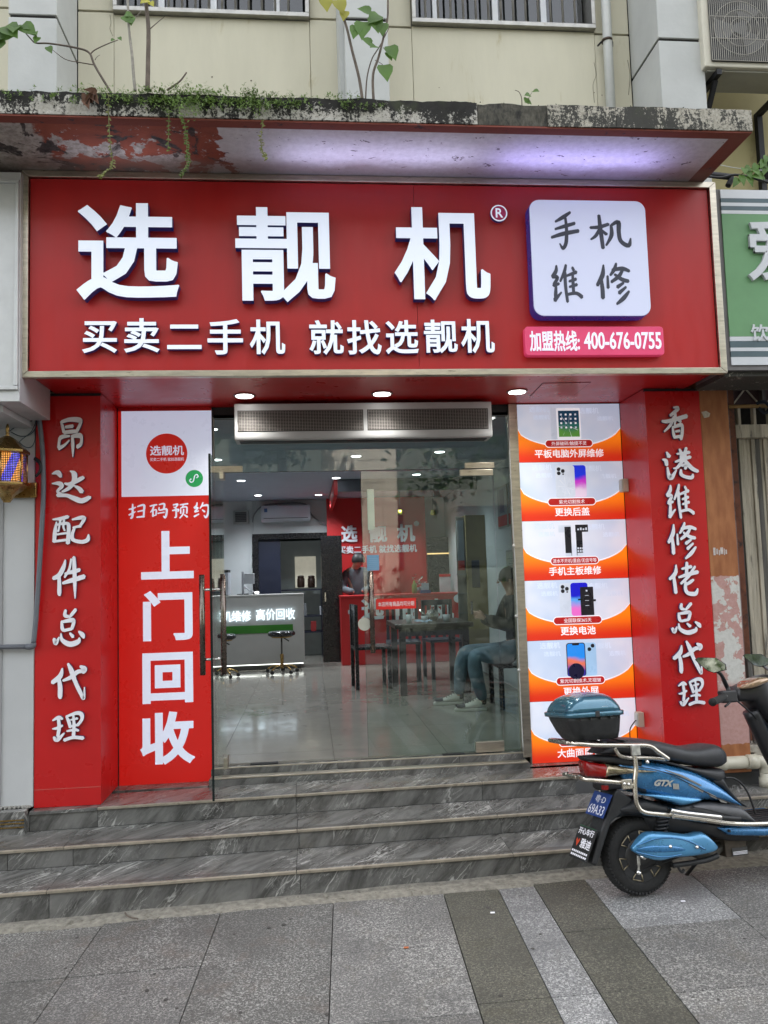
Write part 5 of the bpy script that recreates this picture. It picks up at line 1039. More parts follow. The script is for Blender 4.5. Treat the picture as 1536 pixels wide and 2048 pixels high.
for k, (a, yy) in enumerate(((795, 6.2), (866, 6.2))):
    q = [(1.108,6.2,2.31), (1.607,6.2,2.298)][k]; t = thing('pendant_lamp', ('small yellow pendant lamp above the middle of the red desk', 'small yellow pendant lamp above the right end of the red desk')[k], 'lamp', (q[0], 6.2, q[2]))
    MB().tube([(q[0], 6.2, q[2]+.03), (q[0], 6.2, CZ-.001)], .003, 5).build('cord', DARK, t); MB().lathe([(.03, q[2]+.03), (.04, q[2]-.04), (.036, q[2]-.04), (.02, q[2]+.02)], (q[0], 6.2, 0), n=16).build('shade', M('shade_olive', (.18, .16, .02), .4), t); MB().lathe([(0, q[2]-.035), (.033, q[2]-.035)], (q[0], 6.2, 0), n=16).build('bulb', M('warm_bulb', (.9, .8, .6), .4, emit=(1, .9, .6), estr=4), t)

# ---------------------------------------------------------------- people
SKIN = M('skin', (.38, .22, .155), .5, var=.05, scale=8)
def skinned(name, joints, bones, mat, parent=None, sub=2):
    me = bpy.data.meshes.new(name); ks = list(joints); me.from_pydata([joints[k][:3] for k in ks], [(ks.index(a), ks.index(b)) for a, b in bones], []); me.materials.append(mat)
    o = bpy.data.objects.new(name, me); COL.objects.link(o)
    if parent is not None: adopt(o, parent)
    o.modifiers.new('skin', 'SKIN').use_smooth_shade = True; s = o.modifiers.new('subs', 'SUBSURF'); s.levels = sub; s.render_levels = sub
    for i, k in enumerate(ks):
        r = joints[k][3]; sv = me.skin_vertices[0].data[i]; sv.radius = r if isinstance(r, tuple) else (r, r)
    me.skin_vertices[0].data[0].use_root = True
    return o
# seated visitor: hips by the right wall, knees toward the left, looking down at a phone
P_ = (1.52, 1.86)
jn = {'pelvis': (1.72, 1.88, .60, .125), 'waist': (1.74, 1.90, .76, .118), 'chest': (1.71, 1.92, .98, .135), 'neckb': (1.69, 1.92, 1.13, .062), 'neck': (1.66, 1.92, 1.20, .052), 'head': (1.63, 1.92, 1.29, .080), 'crown': (1.625, 1.92, 1.36, .068),
      'hipr': (1.60, 1.78, .58, .088), 'kneer': (1.24, 1.72, .60, .062), 'calfr': (1.25, 1.72, .42, .056), 'ankr': (1.31, 1.73, .17, .036), 'footr': (1.21, 1.73, .13, .034),
      'hipl': (1.60, 1.99, .58, .088), 'kneel': (1.22, 2.10, .60, .062), 'calfl': (1.18, 2.12, .42, .056), 'ankl': (1.16, 2.13, .17, .036), 'footl': (1.08, 2.13, .13, .034),
      'shr': (1.69, 1.74, 1.08, .058), 'elbr': (1.59, 1.66, .84, .043), 'wrr': (1.38, 1.78, .93, .027), 'shl': (1.69, 2.10, 1.08, .058), 'ebl': (1.59, 2.16, .84, .043), 'wrl': (1.39, 1.98, .92, .027)}
bn = [('pelvis', 'waist'), ('waist', 'chest'), ('chest', 'neckb'), ('neckb', 'neck'), ('neck', 'head'), ('head', 'crown'), ('pelvis', 'hipr'), ('hipr', 'kneer'), ('kneer', 'calfr'), ('calfr', 'ankr'), ('ankr', 'footr'), ('pelvis', 'hipl'), ('hipl', 'kneel'), ('kneel', 'calfl'), ('calfl', 'ankl'), ('ankl', 'footl'), ('chest', 'shr'), ('shr', 'elbr'), ('elbr', 'wrr'), ('chest', 'shl'), ('shl', 'ebl'), ('ebl', 'wrl')]
ps = skinned('person', jn, bn, SKIN); tag(ps, 'seated person in a black top and grey blue jeans looking at a phone', 'person')
grow = lambda ks, d: {k: (*jn[k][:3], tuple(x+d for x in jn[k][3]) if isinstance(jn[k][3], tuple) else jn[k][3]+d) for k in ks}
skinned('trousers', grow(['pelvis', 'hipr', 'kneer', 'calfr', 'ankr', 'hipl', 'kneel', 'calfl', 'ankl', 'waist'], .016), [b for b in bn if set(b) <= set(['pelvis', 'hipr', 'kneer', 'calfr', 'ankr', 'hipl', 'kneel', 'calfl', 'ankl', 'waist'])], M('faded_denim', (.11, .16, .20), .85, var=.3, scale=10), ps)
skinned('jacket', grow(['chest', 'pelvis', 'waist', 'neckb', 'shr', 'elbr', 'wrr', 'shl', 'ebl', 'wrl'], .027), [b for b in bn if set(b) <= set(['chest', 'pelvis', 'waist', 'neckb', 'shr', 'elbr', 'wrr', 'shl', 'ebl', 'wrl'])], M('black_jacket', (.014, .014, .016), .85, var=.3), ps)
hair = MB(); vs = []
for i in range(9):
    for j in range(16):
        a, b = pi*.62*i/8, 2*pi*j/16; r = .096+.006*noise.noise(Vector((i, j, 1))); vs.append((1.632+r*sin(a)*cos(b)*1.0+.014, 1.92+r*sin(a)*sin(b)*.9, 1.305+r*cos(a)*1.08))
hair.add(vs, [(i*16+j, i*16+(j+1) % 16, (i+1)*16+(j+1) % 16, (i+1)*16+j) for i in range(8) for j in range(16)], 0, True).build('hair', M('black_hair', (.008, .008, .008), .6), ps)
MB().loft([[Vector((1.552, 1.92+.016*cos(t), 1.262+.012*sin(t))) for t in [2*pi*k/6 for k in range(6)]], [Vector((1.530, 1.92+.010*cos(t), 1.258+.008*sin(t))) for t in [2*pi*k/6 for k in range(6)]], [Vector((1.548, 1.92+.006*cos(t), 1.292+.006*sin(t))) for t in [2*pi*k/6 for k in range(6)]]]).build('nose', SKIN, ps)
for s_ in (-1, 1):
    MB().lathe([(0, -.003), (.007, 0), (0, .003)], (1.556, 1.92+s_*.030, 1.295), 'x', 8).build('eye', M('eye_dark', (.02, .015, .012), .3), ps); MB().lathe([(.004, -.006), (.020, 0), (.012, .006)], (1.645, 1.92+s_*.082, 1.28), 'y', 10).build('ear', SKIN, ps)
box('mouth', 1.548, 1.556, 1.902, 1.938, 1.232, 1.237, M('lips', (.25, .09, .07), .5), ps)
for sgn, (wx, wy, wz) in ((-1, (1.38, 1.78, .93)), (1, (1.39, 1.98, .92))):
    hj = {'w': (wx, wy, wz, .024), 'p': (wx-.05, wy+.03*-sgn, wz+.03, (.034, .018))}; hb = [('w', 'p')]
    for f in range(4):
        bx0 = Vector((wx-.07, wy+.03*-sgn+(f-1.5)*.0, wz+.055-f*.018)); hj[f'a{f}'] = (*bx0, .0095); hj[f'b{f}'] = (bx0.x-.028+.004*f, bx0.y-sgn*.022, bx0.z+.006, .0085); hj[f'c{f}'] = (bx0.x-.030+.004*f, bx0.y-sgn*.045, bx0.z+.010, .0075); hb += [('p', f'a{f}'), (f'a{f}', f'b{f}'), (f'b{f}', f'c{f}')]
    hj['t0'] = (wx-.035, wy-.01*sgn, wz+.055, .011); hj['t1'] = (wx-.06, wy-.03*sgn, wz+.075, .009); hb += [('p', 't0'), ('t0', 't1')]
    skinned('hand', hj, hb, SKIN, ps, 1)
for (fx_, fy_, yaw) in ((1.28, 1.73, .05), (1.15, 2.13, -.1)):
    sc = []; sw = []; upm = []
    SHW = M('shoe_white', (.50, .49, .43), .6, var=.06); SHB = M('shoe_black', (.02, .02, .02), .6)
    for u, h, w, h0 in ((.05, .10, .032, .02), (.03, .125, .038, .02), (-.02, .12, .042, .02), (-.08, .09, .044, .018), (-.13, .068, .047, .016), (-.18, .055, .045, .016), (-.215, .045, .036, .018), (-.235, .03, .02, .02)):
        ring = []
        for k in range(14):
            a = 2*pi*k/14; ring.append(Vector((u, w*cos(a)*(1 if sin(a) < .3 else .8), h0+(h-h0)*(.5+.5*sin(a)))))
        sc.append([Vector((fx_, fy_, FZ))+Matrix.Rotation(yaw, 3, 'Z')@p for p in ring])
    sh_ = MB().loft(sc).build('shoe', SHW, ps, subs=1)
    out = [(.065, .0), (.06, .03), (.02, .043), (-.06, .046), (-.14, .05), (-.2, .046), (-.235, .028), (-.245, 0), (-.235, -.028), (-.2, -.046), (-.14, -.05), (-.06, -.046), (.02, -.043), (.06, -.03)]
    R2 = Matrix.Rotation(yaw, 3, 'Z'); po = [tuple((R2@Vector((a, b, 0))).xy+Vector((fx_, fy_))) for a, b in out]
    MB().prism(po, FZ, FZ+.026, 'z').build('sole', SHW, ps, .006)
    for a, b, c_, d_ in ((-.225, -.15, .045, .062), (.012, .052, .085, .105)): MB().loft([[v+Vector((0, 0, .001)) for v in [Vector((fx_, fy_, FZ))+R2@Vector((u, (w_+.003)*cos(q), .02+(h_-.02)*(.5+.5*sin(q)))) for q in [radians(-10+200*k/9) for k in range(10)]]] for u, w_, h_ in ((a, .034, c_+.02), ((a+b)/2, .047, d_), (b, .044 if a < -.1 else .034, d_+.01))], cap=False).build('toe_patch', SHB, ps)
    for k in range(4): MB().tube([(fx_-.04-.025*k, fy_-.026, FZ+.105-.010*k), (fx_-.045-.025*k, fy_+.026, FZ+.105-.010*k)], .004, 5).build('lace', SHB, ps)
tag(box('mobile_phone', 1.265, 1.275, 1.845, 1.915, .965, 1.09, BLACKG, None, .004), 'dark phone held up by the seated person', 'phone')
bc = thing('visitor_chair', 'dark chair against the right wall under the seated person', 'chair', (1.7, 1.88, FZ))
for y in (1.66, 2.08): box('leg', 1.46, 1.50, y, y+.04, FZ, .47, BLACKG, bc); box('back_post', 1.88, 1.92, y, y+.04, FZ, 1.35, WD, bc, .004)
box('seat', 1.45, 1.93, 1.64, 2.14, .471, .492, BLACKG, bc, .006); box('back_rest', 1.89, 1.915, 1.701, 2.079, .85, 1.3, WD, bc)
# person behind the red desk
x0, y0 = .42, 6.75
jn = {'pelvis': (x0+.06, y0, .95, .12), 'waist': (x0+.05, y0, 1.08, (.13, .11)), 'chest': (x0+.03, y0-.05, 1.32, (.16, .12)), 'neckb': (x0+.02, y0-.10, 1.50, .06), 'head': (x0+.06, y0-.22, 1.58, .08), 'crown': (x0+.065, y0-.24, 1.66, .07), 'shl': (x0-.13, y0-.07, 1.42, .06), 'ebl': (x0-.19, y0-.12, 1.18, .046), 'wrl': (x0-.02, y0-.3, 1.13, .03), 'shr': (x0+.20, y0-.07, 1.42, .06), 'ebr': (x0+.25, y0-.14, 1.18, .046), 'wrr': (x0+.1, y0-.3, 1.14, .03),
      'hl': (x0-.02, y0, .9, .09), 'kl': (x0-.02, y0, .55, .07), 'al': (x0-.02, y0, .16, .05), 'hr': (x0+.14, y0, .9, .09), 'kr': (x0+.14, y0, .55, .07), 'ar': (x0+.14, y0, .16, .05)}
bn = [('pelvis', 'waist'), ('waist', 'chest'), ('chest', 'neckb'), ('neckb', 'head'), ('head', 'crown'), ('chest', 'shl'), ('shl', 'ebl'), ('ebl', 'wrl'), ('chest', 'shr'), ('shr', 'ebr'), ('ebr', 'wrr'), ('pelvis', 'hl'), ('hl', 'kl'), ('kl', 'al'), ('pelvis', 'hr'), ('hr', 'kr'), ('kr', 'ar')]
p2 = skinned('person', jn, bn, SKIN); tag(p2, 'person in a loose grey denim shirt bent over behind the red desk', 'person')
up = ['chest', 'waist', 'pelvis', 'neckb', 'shl', 'ebl', 'wrl', 'shr', 'ebr', 'wrr']; skinned('shirt', grow(up, .02), [b for b in bn if set(b) <= set(up)], M('grey_shirt', (.095, .115, .13), .85, var=.2, scale=10), p2)
lw = ['pelvis', 'hl', 'kl', 'al', 'hr', 'kr', 'ar']; skinned('trousers', grow(lw, .015), [b for b in bn if set(b) <= set(lw)], DARK, p2)
vs = []
for i in range(9):
    for j in range(16): a, b = pi*.6*i/8, 2*pi*j/16; vs.append((x0+.065+.105*sin(a)*cos(b), y0-.21+.105*sin(a)*sin(b), 1.615+.115*cos(a)))
MB().add(vs, [(i*16+j, i*16+(j+1) % 16, (i+1)*16+(j+1) % 16, (i+1)*16+j) for i in range(8) for j in range(16)], 0, True).build('hair', M('black_hair', (.008, .008, .008), .6), p2)

# ================================================================ GLASS FRONT, DOORS, AIR CURTAIN
gf = thing('glass_shopfront', 'clear glass shop front with fixed panes and steel posts round the doors', 'shopfront', (.15, 0, .09))
box('post', -.955, -.915, -.05, .04, .086, 2.50, STEEL, gf, .002); box('post', 1.205, 1.2615, -.055, .02, .05, PT-.002, STEEL, gf, .003)
TZ_ = 2.108
box('pane', -.912, 1.203, -.006, .004, TZ_+.004, 2.498, GLASS, gf); box('pane', 1.084, 1.203, -.006, .004, .088, TZ_-.001, GLASS, gf); box('pane', -.912, -.873, -.006, .004, .088, TZ_-.001, GLASS, gf)
box('rail', -.912, 1.203, -.02, .015, 2.4985, 2.52, M('rail_dark', (.06, .05, .045), .4, .6), gf)
EDGE = M('glass_edge', (.012, .03, .026), .2)
box('pane_edge', -.912, 1.203, -.0065, .0045, TZ_+.001, TZ_+.0035, EDGE, gf)
pt = (0.874,1.08,2.06,2.152); box('patch_fitting', pt[0], pt[1]+.01, -.024, .022, TZ_-.002+.004, pt[3], STEEL, gf, .002); pt2 = (-0.899,-0.719,2.107,2.156); box('patch_fitting', pt2[0], pt2[1], -.024, .022, TZ_+.004, pt2[3], STEEL, gf, .002)
for k, (a, b) in enumerate(((1038, 1185), (1042, 1282), (1046, 1341))):
    q = [(1.197,-0.06,1.538), (1.193,-0.06,1.039), (1.195,-0.06,0.659)][k]; MB().lathe([(.006, -.012), (.012, -.004), (.010, .006)], (q[0], -.066, q[2]), 'y', 12).build('cable_clip', PIPEW, gf)
MB().tube(smooth_path([(1.200, -.062, 2.45), (1.198, -.062, 1.8), (1.204, -.062, 1.2), (1.2, -.062, .6), (1.203, -.062, .1)], 8), .004, 6).build('cable', PIPEW, gf)
# right leaf, shut
dr = thing('glass_door_leaf', 'closed right glass door leaf with red sticker and blue paper', 'door', (.6, 0, .1))
D0, D1, DB, DT = .118, 1.079, .094, 2.102
box('pane', D0, D1, -.006, .006, DB, DT, GLASS, dr); box('pane_edge', D0-.002, D0-.0005, -.006, .006, DB, DT, EDGE, dr)
q = (0.876,1.034,0.1,0.152); box('bottom_patch', q[0], D1, -.022, .022, DB-.002, DB+.07, STEEL, dr, .002)
box('top_patch', q[0]-.04, D1, -.022, .022, DT-.045, DT-.0+.0, STEEL, dr, .002)
hx = (0.165,1.186)[0]; hz1, hz0 = (0.171,1.389)[1], (0.154,0.818)[1]
MB().tube([(hx, -.062, hz0), (hx, -.062, hz1)], .017, 14).build('handle', BRONZE, dr)
for z in (hz0+.1, hz1-.1): MB().tube([(hx, -.046, z), (hx, -.007, z)], .008, 10).build('handle_stub', CHROME, dr)
q = (0.2,0.486,1.115,1.189); rs = box('red_sticker', q[0], q[1], -.0085, -.0065, q[2], q[3], M('sticker_red', (.55, .015, .01), .35, emit=(.5, .01, .008), estr=.12), dr)
letter('sticker_text', '本店所有商品均可分期', (q[0]+.014, q[1]-.014, q[2]+.020, q[3]-.020), -.0087, .0006, M('sticker_white', (.7, .7, .7), .4), rs, bold=.012)
q = (0.144,0.23,1.392,1.502); bp = box('blue_paper', q[0], q[1], -.0085, -.0065, q[2], q[3], M('paper_blue', (.13, .27, .42), .6), dr)
for k in range(6): box('print_line', q[0]+.012, q[1]-.012, -.0092, -.0086, q[2]+.016+k*.014, q[2]+.018+k*.014, M('line_blue', (.3, .42, .52), .6), bp)
q = (0.114,-0.008,1.017); MB().prism(disc(q[0]+.0, q[2], .046, 30), -.0065, -.0085, 'y').build('round_sticker', M('sticker_pale', (.50, .50, .43), .5), dr)
q = (0.159,0.209,1.681,1.975); np_ = box('paper_strip', q[0], q[1], .0065, .0075, q[2], q[3], M('paper_white', (.50, .49, .46), .7), dr)
# left leaf, swung out toward the street
dl_ = thing('glass_door_leaf', 'open left glass door leaf standing out toward the steps', 'door', (-.84, -.45, .1))
hx0, hx1 = -.862, -.838
def along(y): return hx0+(hx1-hx0)*(-y/.93)
mb = MB(); c = [(along(y)+dx, y, z) for z in (DB+.003, DT) for y, dx in ((-.93, -.006), (-.93, .006), (-.012, .006), (-.012, -.006))]
mb.add(c, [(0,3,2,1),(4,5,6,7),(0,1,5,4),(1,2,6,5),(2,3,7,6),(3,0,4,7)]).build('pane', GLASS, dl_)
box('pane_edge', along(-.93)-.0065, along(-.93)+.0065, -.9335, -.9305, DB+.003, DT, M('glass_edge_dark', (.004, .010, .010), .15), dl_)
box('bottom_patch', along(-.1)-.02, along(-.1)+.02, -.14, -.02, DB, DB+.075, STEEL, dl_, .002); box('top_patch', along(-.1)-.02, along(-.1)+.02, -.14, -.02, DT-.05, DT, STEEL, dl_, .002)
for s in (-1, 1):
    xh = along(-.84)+s*.062; yh = -.84
    MB().tube([(xh, yh, .80), (xh, yh, 1.39)], .0165, 14).build('handle', BRONZE, dl_)
    for z in (.89, 1.30): MB().tube([(xh-s*.015, yh, z), (along(-.84)+s*.0065, yh, z)], .008, 10).build('handle_stub', CHROME, dl_)
# air curtain
at_ = thing('air_curtain', 'long white air curtain with two dark grilles above the glass door', 'air curtain', (.14, -.15, 2.4))
A0, A1, B0, B1 = -.751, 1.034, 2.300, 2.530
ACW = M('curtain_white', (.47, .48, .48), .4, var=.05, scale=6, dirt=(.3, .28, .25), damt=.15)
mb = MB().prism([(-.25, B0+.025), (-.235, B0), (-.055, B0), (-.055, B1+.02), (-.25, B1+.02), (-.25, B1)], A0, A1, 'x'); mb.build('casing', ACW, at_, .006)
for u0, u1 in ((((-0.728,2.423)[0]), ((0.13,2.413)[0])), (((0.157,2.413)[0]), ((1.006,2.403)[0]))):
    box('grille_recess', u0, u1, -.2525, -.2505, B0+.055, B1-.028, M('grille_dark', (.02, .018, .017), .6), at_, .004)
    g_ = MB(); n_ = 14
    for k in range(n_): z = B0+.062+(B1-.028-B0-.062-.008)*k/(n_-1); g_.box(u0+.006, u1-.006, -.2565, -.2545, z, z+.0022)
    n_ = 46
    for k in range(n_): x = u0+.008+(u1-u0-.018)*k/(n_-1); g_.box(x, x+.0022, -.2543, -.2528, B0+.06, B1-.034)
    g_.build('grille', M('grille_bar', (.30, .28, .26), .5, .3), at_)
box('outlet', A0+.03, A1-.03, -.20, -.10, B0-.004, B0-.0005, DARK, at_)
# doormats: two dark scraps on the threshold
for (pp_, lab) in (([(-0.877,-0.036), (-0.83,0.152), (-0.515,0.064), (-0.507,-0.075)], 'flattened dark rubber wedge on the sill at the left door pivot'), ([(0.648,0.05), (0.642,-0.046), (0.776,-0.029), (0.795,0.066)], 'flattened dark rubber wedge on the sill under the closed leaf')):
    x0_, x1_ = min(p[0] for p in pp_), max(p[0] for p in pp_); tag(box('rubber_wedge', x0_+.18 if x1_-x0_ > .25 else x0_, x1_, -.02, .03, .0787, .092, RUBBER, None, .003), lab, 'wedge')

# ================================================================ ACROSS THE STREET (seen only as reflections)
ob_ = thing('street_building', 'pale tiled building across the street mirrored in the glass', 'building', (0, -15, 0))
TIL = M('facade_tile', (.48, .41, .34), .5, var=.06, scale=2, rnd=True)
for i in range(5):
    for j in range(13): box('tile', .10+i*.37, .10+i*.37+.36, -14.0, -13.94, .4+j*.55, .4+j*.55+.54, TIL, ob_)
box('column_core', .1, 1.95, -14.6, -14.001, .0, 7.6, M('tile_joint', (.12, .11, .10), .8), ob_)
box('facade', -14, 18, -17.2, -16.8, -.2, 11, M('far_facade', (.095, .10, .08), .8, var=.1, scale=.6), ob_)
for i in range(9):
    for j in range(3): box('window', -12+i*3.2, -10.4+i*3.2, -16.79, -16.75, 1.6+j*3.1, 3.3+j*3.1, M('far_window', (.03, .035, .04), .2), ob_)
BARK = M('bark', (.07, .055, .04), .9, var=.3, scale=8, bump=.4)
def leafmat(name, c, e):
    m, t = mk(name); oi = t.vec(); n = t.noise(oi, 2.0, 4, .7); c_ = t.mix(t.ramp(n, .3, .7), tuple(x*.55 for x in c), tuple(x*1.3 for x in c)); b = t.n("BsdfPrincipled"); t.set(b.inputs['Base Color'], c_); b.inputs['Roughness'].default_value = .55
    tr = t.n("BsdfTranslucent"); t.set(tr.inputs[0], t.mix(.5, c_, tuple(x*1.6 for x in c))); mx = t.n("MixShader"); mx.inputs[0].default_value = e; t.set(mx.inputs[1], b.outputs[0]); t.set(mx.inputs[2], tr.outputs[0]); o = t.n("OutputMaterial"); t.set(o.inputs[0], mx.outputs[0]); return m
LEAFT = leafmat('street_leaf', (.06, .10, .03), .35)
for k, (x, y, h, r) in enumerate(((-4.6, -11.5, 7.5, 2.4), (-.9, -13.6, 8.2, 2.2), (5.2, -12.0, 7.6, 2.6), (9.4, -13.0, 8.5, 2.8))):
    t = thing('street_tree', ('leafy street tree mirrored at the left end of the glass', 'leafy street tree standing before the tiled street building', 'leafy street tree across the road opposite the scooter', 'tallest leafy tree at the right end of the road')[k], 'tree', (x, y, -.5), 'trees across the street')
    MB().tube([(x, y, -.5), (x+.1, y, 2.2), (x, y+.1, h*.6)], [.2, .16, .08], 8).build('trunk', BARK, t); mb = MB(); rn = random.Random(k)
    cl = [(x+rn.gauss(0, r*.45), y+rn.gauss(0, r*.4), h*.72+rn.gauss(0, r*.4)) for _ in range(16)]
    for i in range(2600):
        c = cl[rn.randrange(16)]; mb.leaf((c[0]+rn.gauss(0, .42), c[1]+rn.gauss(0, .42), c[2]+rn.gauss(0, .36)), (rn.gauss(0, 1), rn.gauss(0, 1), rn.gauss(-.3, .6)), (rn.gauss(0, .3), rn.gauss(0, .3), 1), .19, .13, shape='d')
    mb.build('crown', LEAFT, t)

# ================================================================ SCOOTER (u forward, v away from the camera, w up)
sct = thing('electric_scooter', 'blue electric scooter with chrome crash bars parked in front of the steps', 'scooter', (1.4246, -1.5237, -0.3415), rot=(-0.12217, 0, 0.13963))
def mid(a, b): return [((p[0]+q[0])/2, (p[1]+q[1])/2) for p, q in zip(a, b)]
def dens(L, k=3):
    return [tuple(p) for p in smooth_path([(*p, 0) for p in L], k)] if len(L[0]) == 2 else L
def shell(name, tops, bots, hw, mat, parent=sct, e=.55, v0=0.0, n=24, one=False, k=4, ev=None):
    """rounded body whose side view runs between two curves"""
    T = smooth_path([(p[0], p[1], 0) for p in tops], k); B = smooth_path([(p[0], p[1], 0) for p in bots], k); Hh = smooth_path([(h, 0, 0) for h in hw], k); secs = []
    for t, b, h in zip(T, B, Hh):
        m = (t+b)/2; d = (t-b)/2; ring = []
        for i in range(n):
            a = 2*pi*i/n; c, s = cos(a), sin(a); cc = (abs(c)**(ev or e))*(1 if c > 0 else -1); ss = (abs(s)**e)*(1 if s > 0 else -1)
            ring.append((m.x+d.x*ss, v0+max(.002, h.x)*cc, m.y+d.y*ss))
        secs.append(ring)
    mb = MB().loft(secs); return mb.build(name, mat, parent, weld=True)
def tub(name, pts, r, mat, parent=sct, n=12, k=6): return MB().tube(smooth_path(pts, k) if len(pts) > 2 else pts, r, n).build(name, mat, parent)
def uv(L, v): return [(p[0], v, p[1]) for p in L]
# wheels
def wheel(cx, cw, R_, wd, nm='wheel'):
    prof = []
    for i in range(17):
        a = -pi*.62+i*2*pi*.62/16; prof.append((R_-.052+.052*cos(a), wd/2*sin(a)/sin(pi*.5)*1.0))
    tyre = MB().lathe([(R_-.075, -wd*.36)]+prof+[(R_-.075, wd*.36)], (cx, 0, cw), 'y', 56).build('wheel', RUBBER, sct)
    tr = MB()
    for i in range(60):
        a = 2*pi*i/60
        for s, da in ((-1, 0), (1, .07)):
            c, sn = cos(a+da), sin(a+da); P0 = Vector((cx+(R_-.001)*c, s*.008, cw+(R_-.001)*sn)); P1 = Vector((cx+(R_-.012)*cos(a+da+.05), s*wd*.44, cw+(R_-.012)*sin(a+da+.05))); o_ = Vector((c, 0, sn)); t_ = Vector((-sn, 0, c))*.0055
            tr.loft([[P0+t_+o_*.002, P0-t_+o_*.002, P0-t_-o_*.008, P0+t_-o_*.008], [P1+t_+o_*.0+Vector((0, s*.0015, 0)), P1-t_+o_*.0+Vector((0, s*.0015, 0)), P1-t_-o_*.01, P1+t_-o_*.01]], sm=False)
    tr.build('tread', RUBBER, tyre)
    MB().lathe([(.123, -wd*.43), (.130, -wd*.45), (.130, wd*.45), (.123, wd*.43), (.118, .03), (.118, -.03)], (cx, 0, cw), 'y', 48).build('rim', PLAST, tyre)
    MB().lathe([(.04, -.052), (.085, -.046), (.095, -.034), (.095, .034), (.085, .046), (.04, .052)], (cx, 0, cw), 'y', 40).build('hub_motor', M('hub_metal', (.05, .05, .05), .4, .6), tyre)
    GOLD = M('rim_gold', (.34, .29, .20), .35, .9, var=.15, scale=20)
    for i in range(6):
        a = 2*pi*i/6+.25; s = MB(); c, sn = cos(a), sin(a); t_ = Vector((-sn, 0, c)); o_ = Vector((c, 0, sn)); C0 = Vector((cx, 0, cw))
        for sd_ in (-1, 1):
            y0 = sd_*.034; s = MB()
            P = [C0+o_*.082+t_*.014, C0+o_*.121+t_*.030, C0+o_*.121-t_*.030, C0+o_*.082-t_*.014]
            s.loft([[p+Vector((0, y0, 0)) for p in P], [p+Vector((0, y0+sd_*.010, 0)) for p in P]], sm=False)
            s.build('spoke', PLAST, tyre)
        e = MB()
        for q in (-1, 1): e.tube([C0+o_*.084+t_*.015*q+Vector((0, -.0455, 0)), C0+o_*.119+t_*.030*q+Vector((0, -.0455, 0))], .0034, 5)
        e.tube([C0+o_*.1195+t_*.029*q+Vector((0, -.0455, 0)) for q in (-1, 0, 1)], .0034, 5); e.build('spoke_edge', GOLD, tyre)
    MB().lathe([(.0, -.085), (.011, -.085), (.011, .085), (0, .085)], (cx, 0, cw), 'y', 12).build('axle', CHROME, tyre)
    return tyre
wheel(-.012, .198, .198, .10)
wheel(1.235, .198, .198, .085)
# body
cowl = shell('side_cowl', [(-0.095,0.686), (0.027,0.686), (0.163,0.653), (0.3,0.612), (0.392,0.564), (0.473,0.504), (0.536,0.442), (0.576,0.402)], [(-0.085,0.574), (-0.005,0.513), (0.102,0.474), (0.215,0.434), (0.31,0.444), (0.408,0.439), (0.505,0.419), (0.577,0.399)], [.085, .125, .148, .155, .155, .148, .135, .12], BLUE, e=.62)
shell('lower_facet', [(-0.014,0.513), (0.071,0.509), (0.157,0.499), (0.243,0.486), (0.32,0.467)], [(-0.013,0.51), (0.068,0.485), (0.143,0.459), (0.199,0.438), (0.291,0.452)], [.130, .153, .162, .164, .158], BLUEL, e=.5)
shell('tail_cap', [(-0.274,0.715), (-0.165,0.712), (-0.071,0.7), (0.015,0.684)], [(-0.258,0.689), (-0.161,0.674), (-0.076,0.657), (0.009,0.639)], [.045, .085, .11, .12], PLAST)
REDL = M('tail_red_lens', (.28, .004, .004), .2, var=.2, scale=12, coat=.3)
shell('tail_light', [(-0.267,0.692), (-0.217,0.681), (-0.165,0.672)], [(-0.259,0.611), (-0.222,0.604), (-0.186,0.599)], [.05, .088, .108], REDL)
shell('indicator_lens', [(-0.173,0.676), (-0.093,0.659), (0.009,0.636), (0.084,0.622)], [(-0.195,0.604), (-0.112,0.611), (-0.012,0.617), (0.083,0.619)], [.109, .118, .138, .142], M('gold_lens', (.34, .28, .18), .18, .75, var=.4, scale=45, coat=1), e=.5)
shell('rear_inner', [(-0.173,0.598), (-0.077,0.605), (-0.008,0.603)], [(-0.19,0.536), (-0.052,0.532), (0.031,0.5)], [.07, .09, .12], PLAST)
MB().prism([(p[0], p[1]) for p in [(-0.201,0.568), (-0.172,0.565), (-0.176,0.544), (-0.201,0.546)]], -.085, -.06, 'y').build('reflector', REDL, sct)
seat = shell('seat', [(-0.179,0.735), (-0.094,0.787), (0.011,0.788), (0.116,0.772), (0.22,0.745), (0.298,0.723), (0.379,0.718), (0.454,0.723), (0.508,0.717), (0.549,0.682), (0.575,0.63)], [(-0.203,0.724), (-0.131,0.717), (-0.029,0.703), (0.074,0.688), (0.176,0.661), (0.253,0.639), (0.331,0.621), (0.401,0.608), (0.455,0.603), (0.5,0.599), (0.536,0.604)], [.07, .115, .135, .142, .143, .138, .132, .125, .115, .095, .05], SEAT, e=.6)
shell('seat_base', [(0.103,0.685), (0.205,0.654), (0.317,0.619), (0.423,0.602), (0.513,0.594)], [(0.117,0.658), (0.203,0.636), (0.313,0.592), (0.397,0.551), (0.502,0.511)], [.10, .118, .122, .12, .10], PLAST, e=.5)
shell('battery_front', [(0.433,0.548), (0.485,0.563), (0.507,0.519), (0.546,0.454), (0.594,0.401)], [(0.438,0.525), (0.487,0.49), (0.525,0.441), (0.557,0.41), (0.595,0.395)], [.10, .105, .11, .12, .13], PLAST, e=.5)
GREYP = M('grey_plastic', (.060, .061, .065), .42, var=.2, scale=24, dirt=(.12, .12, .115), damt=.2, dscale=20)
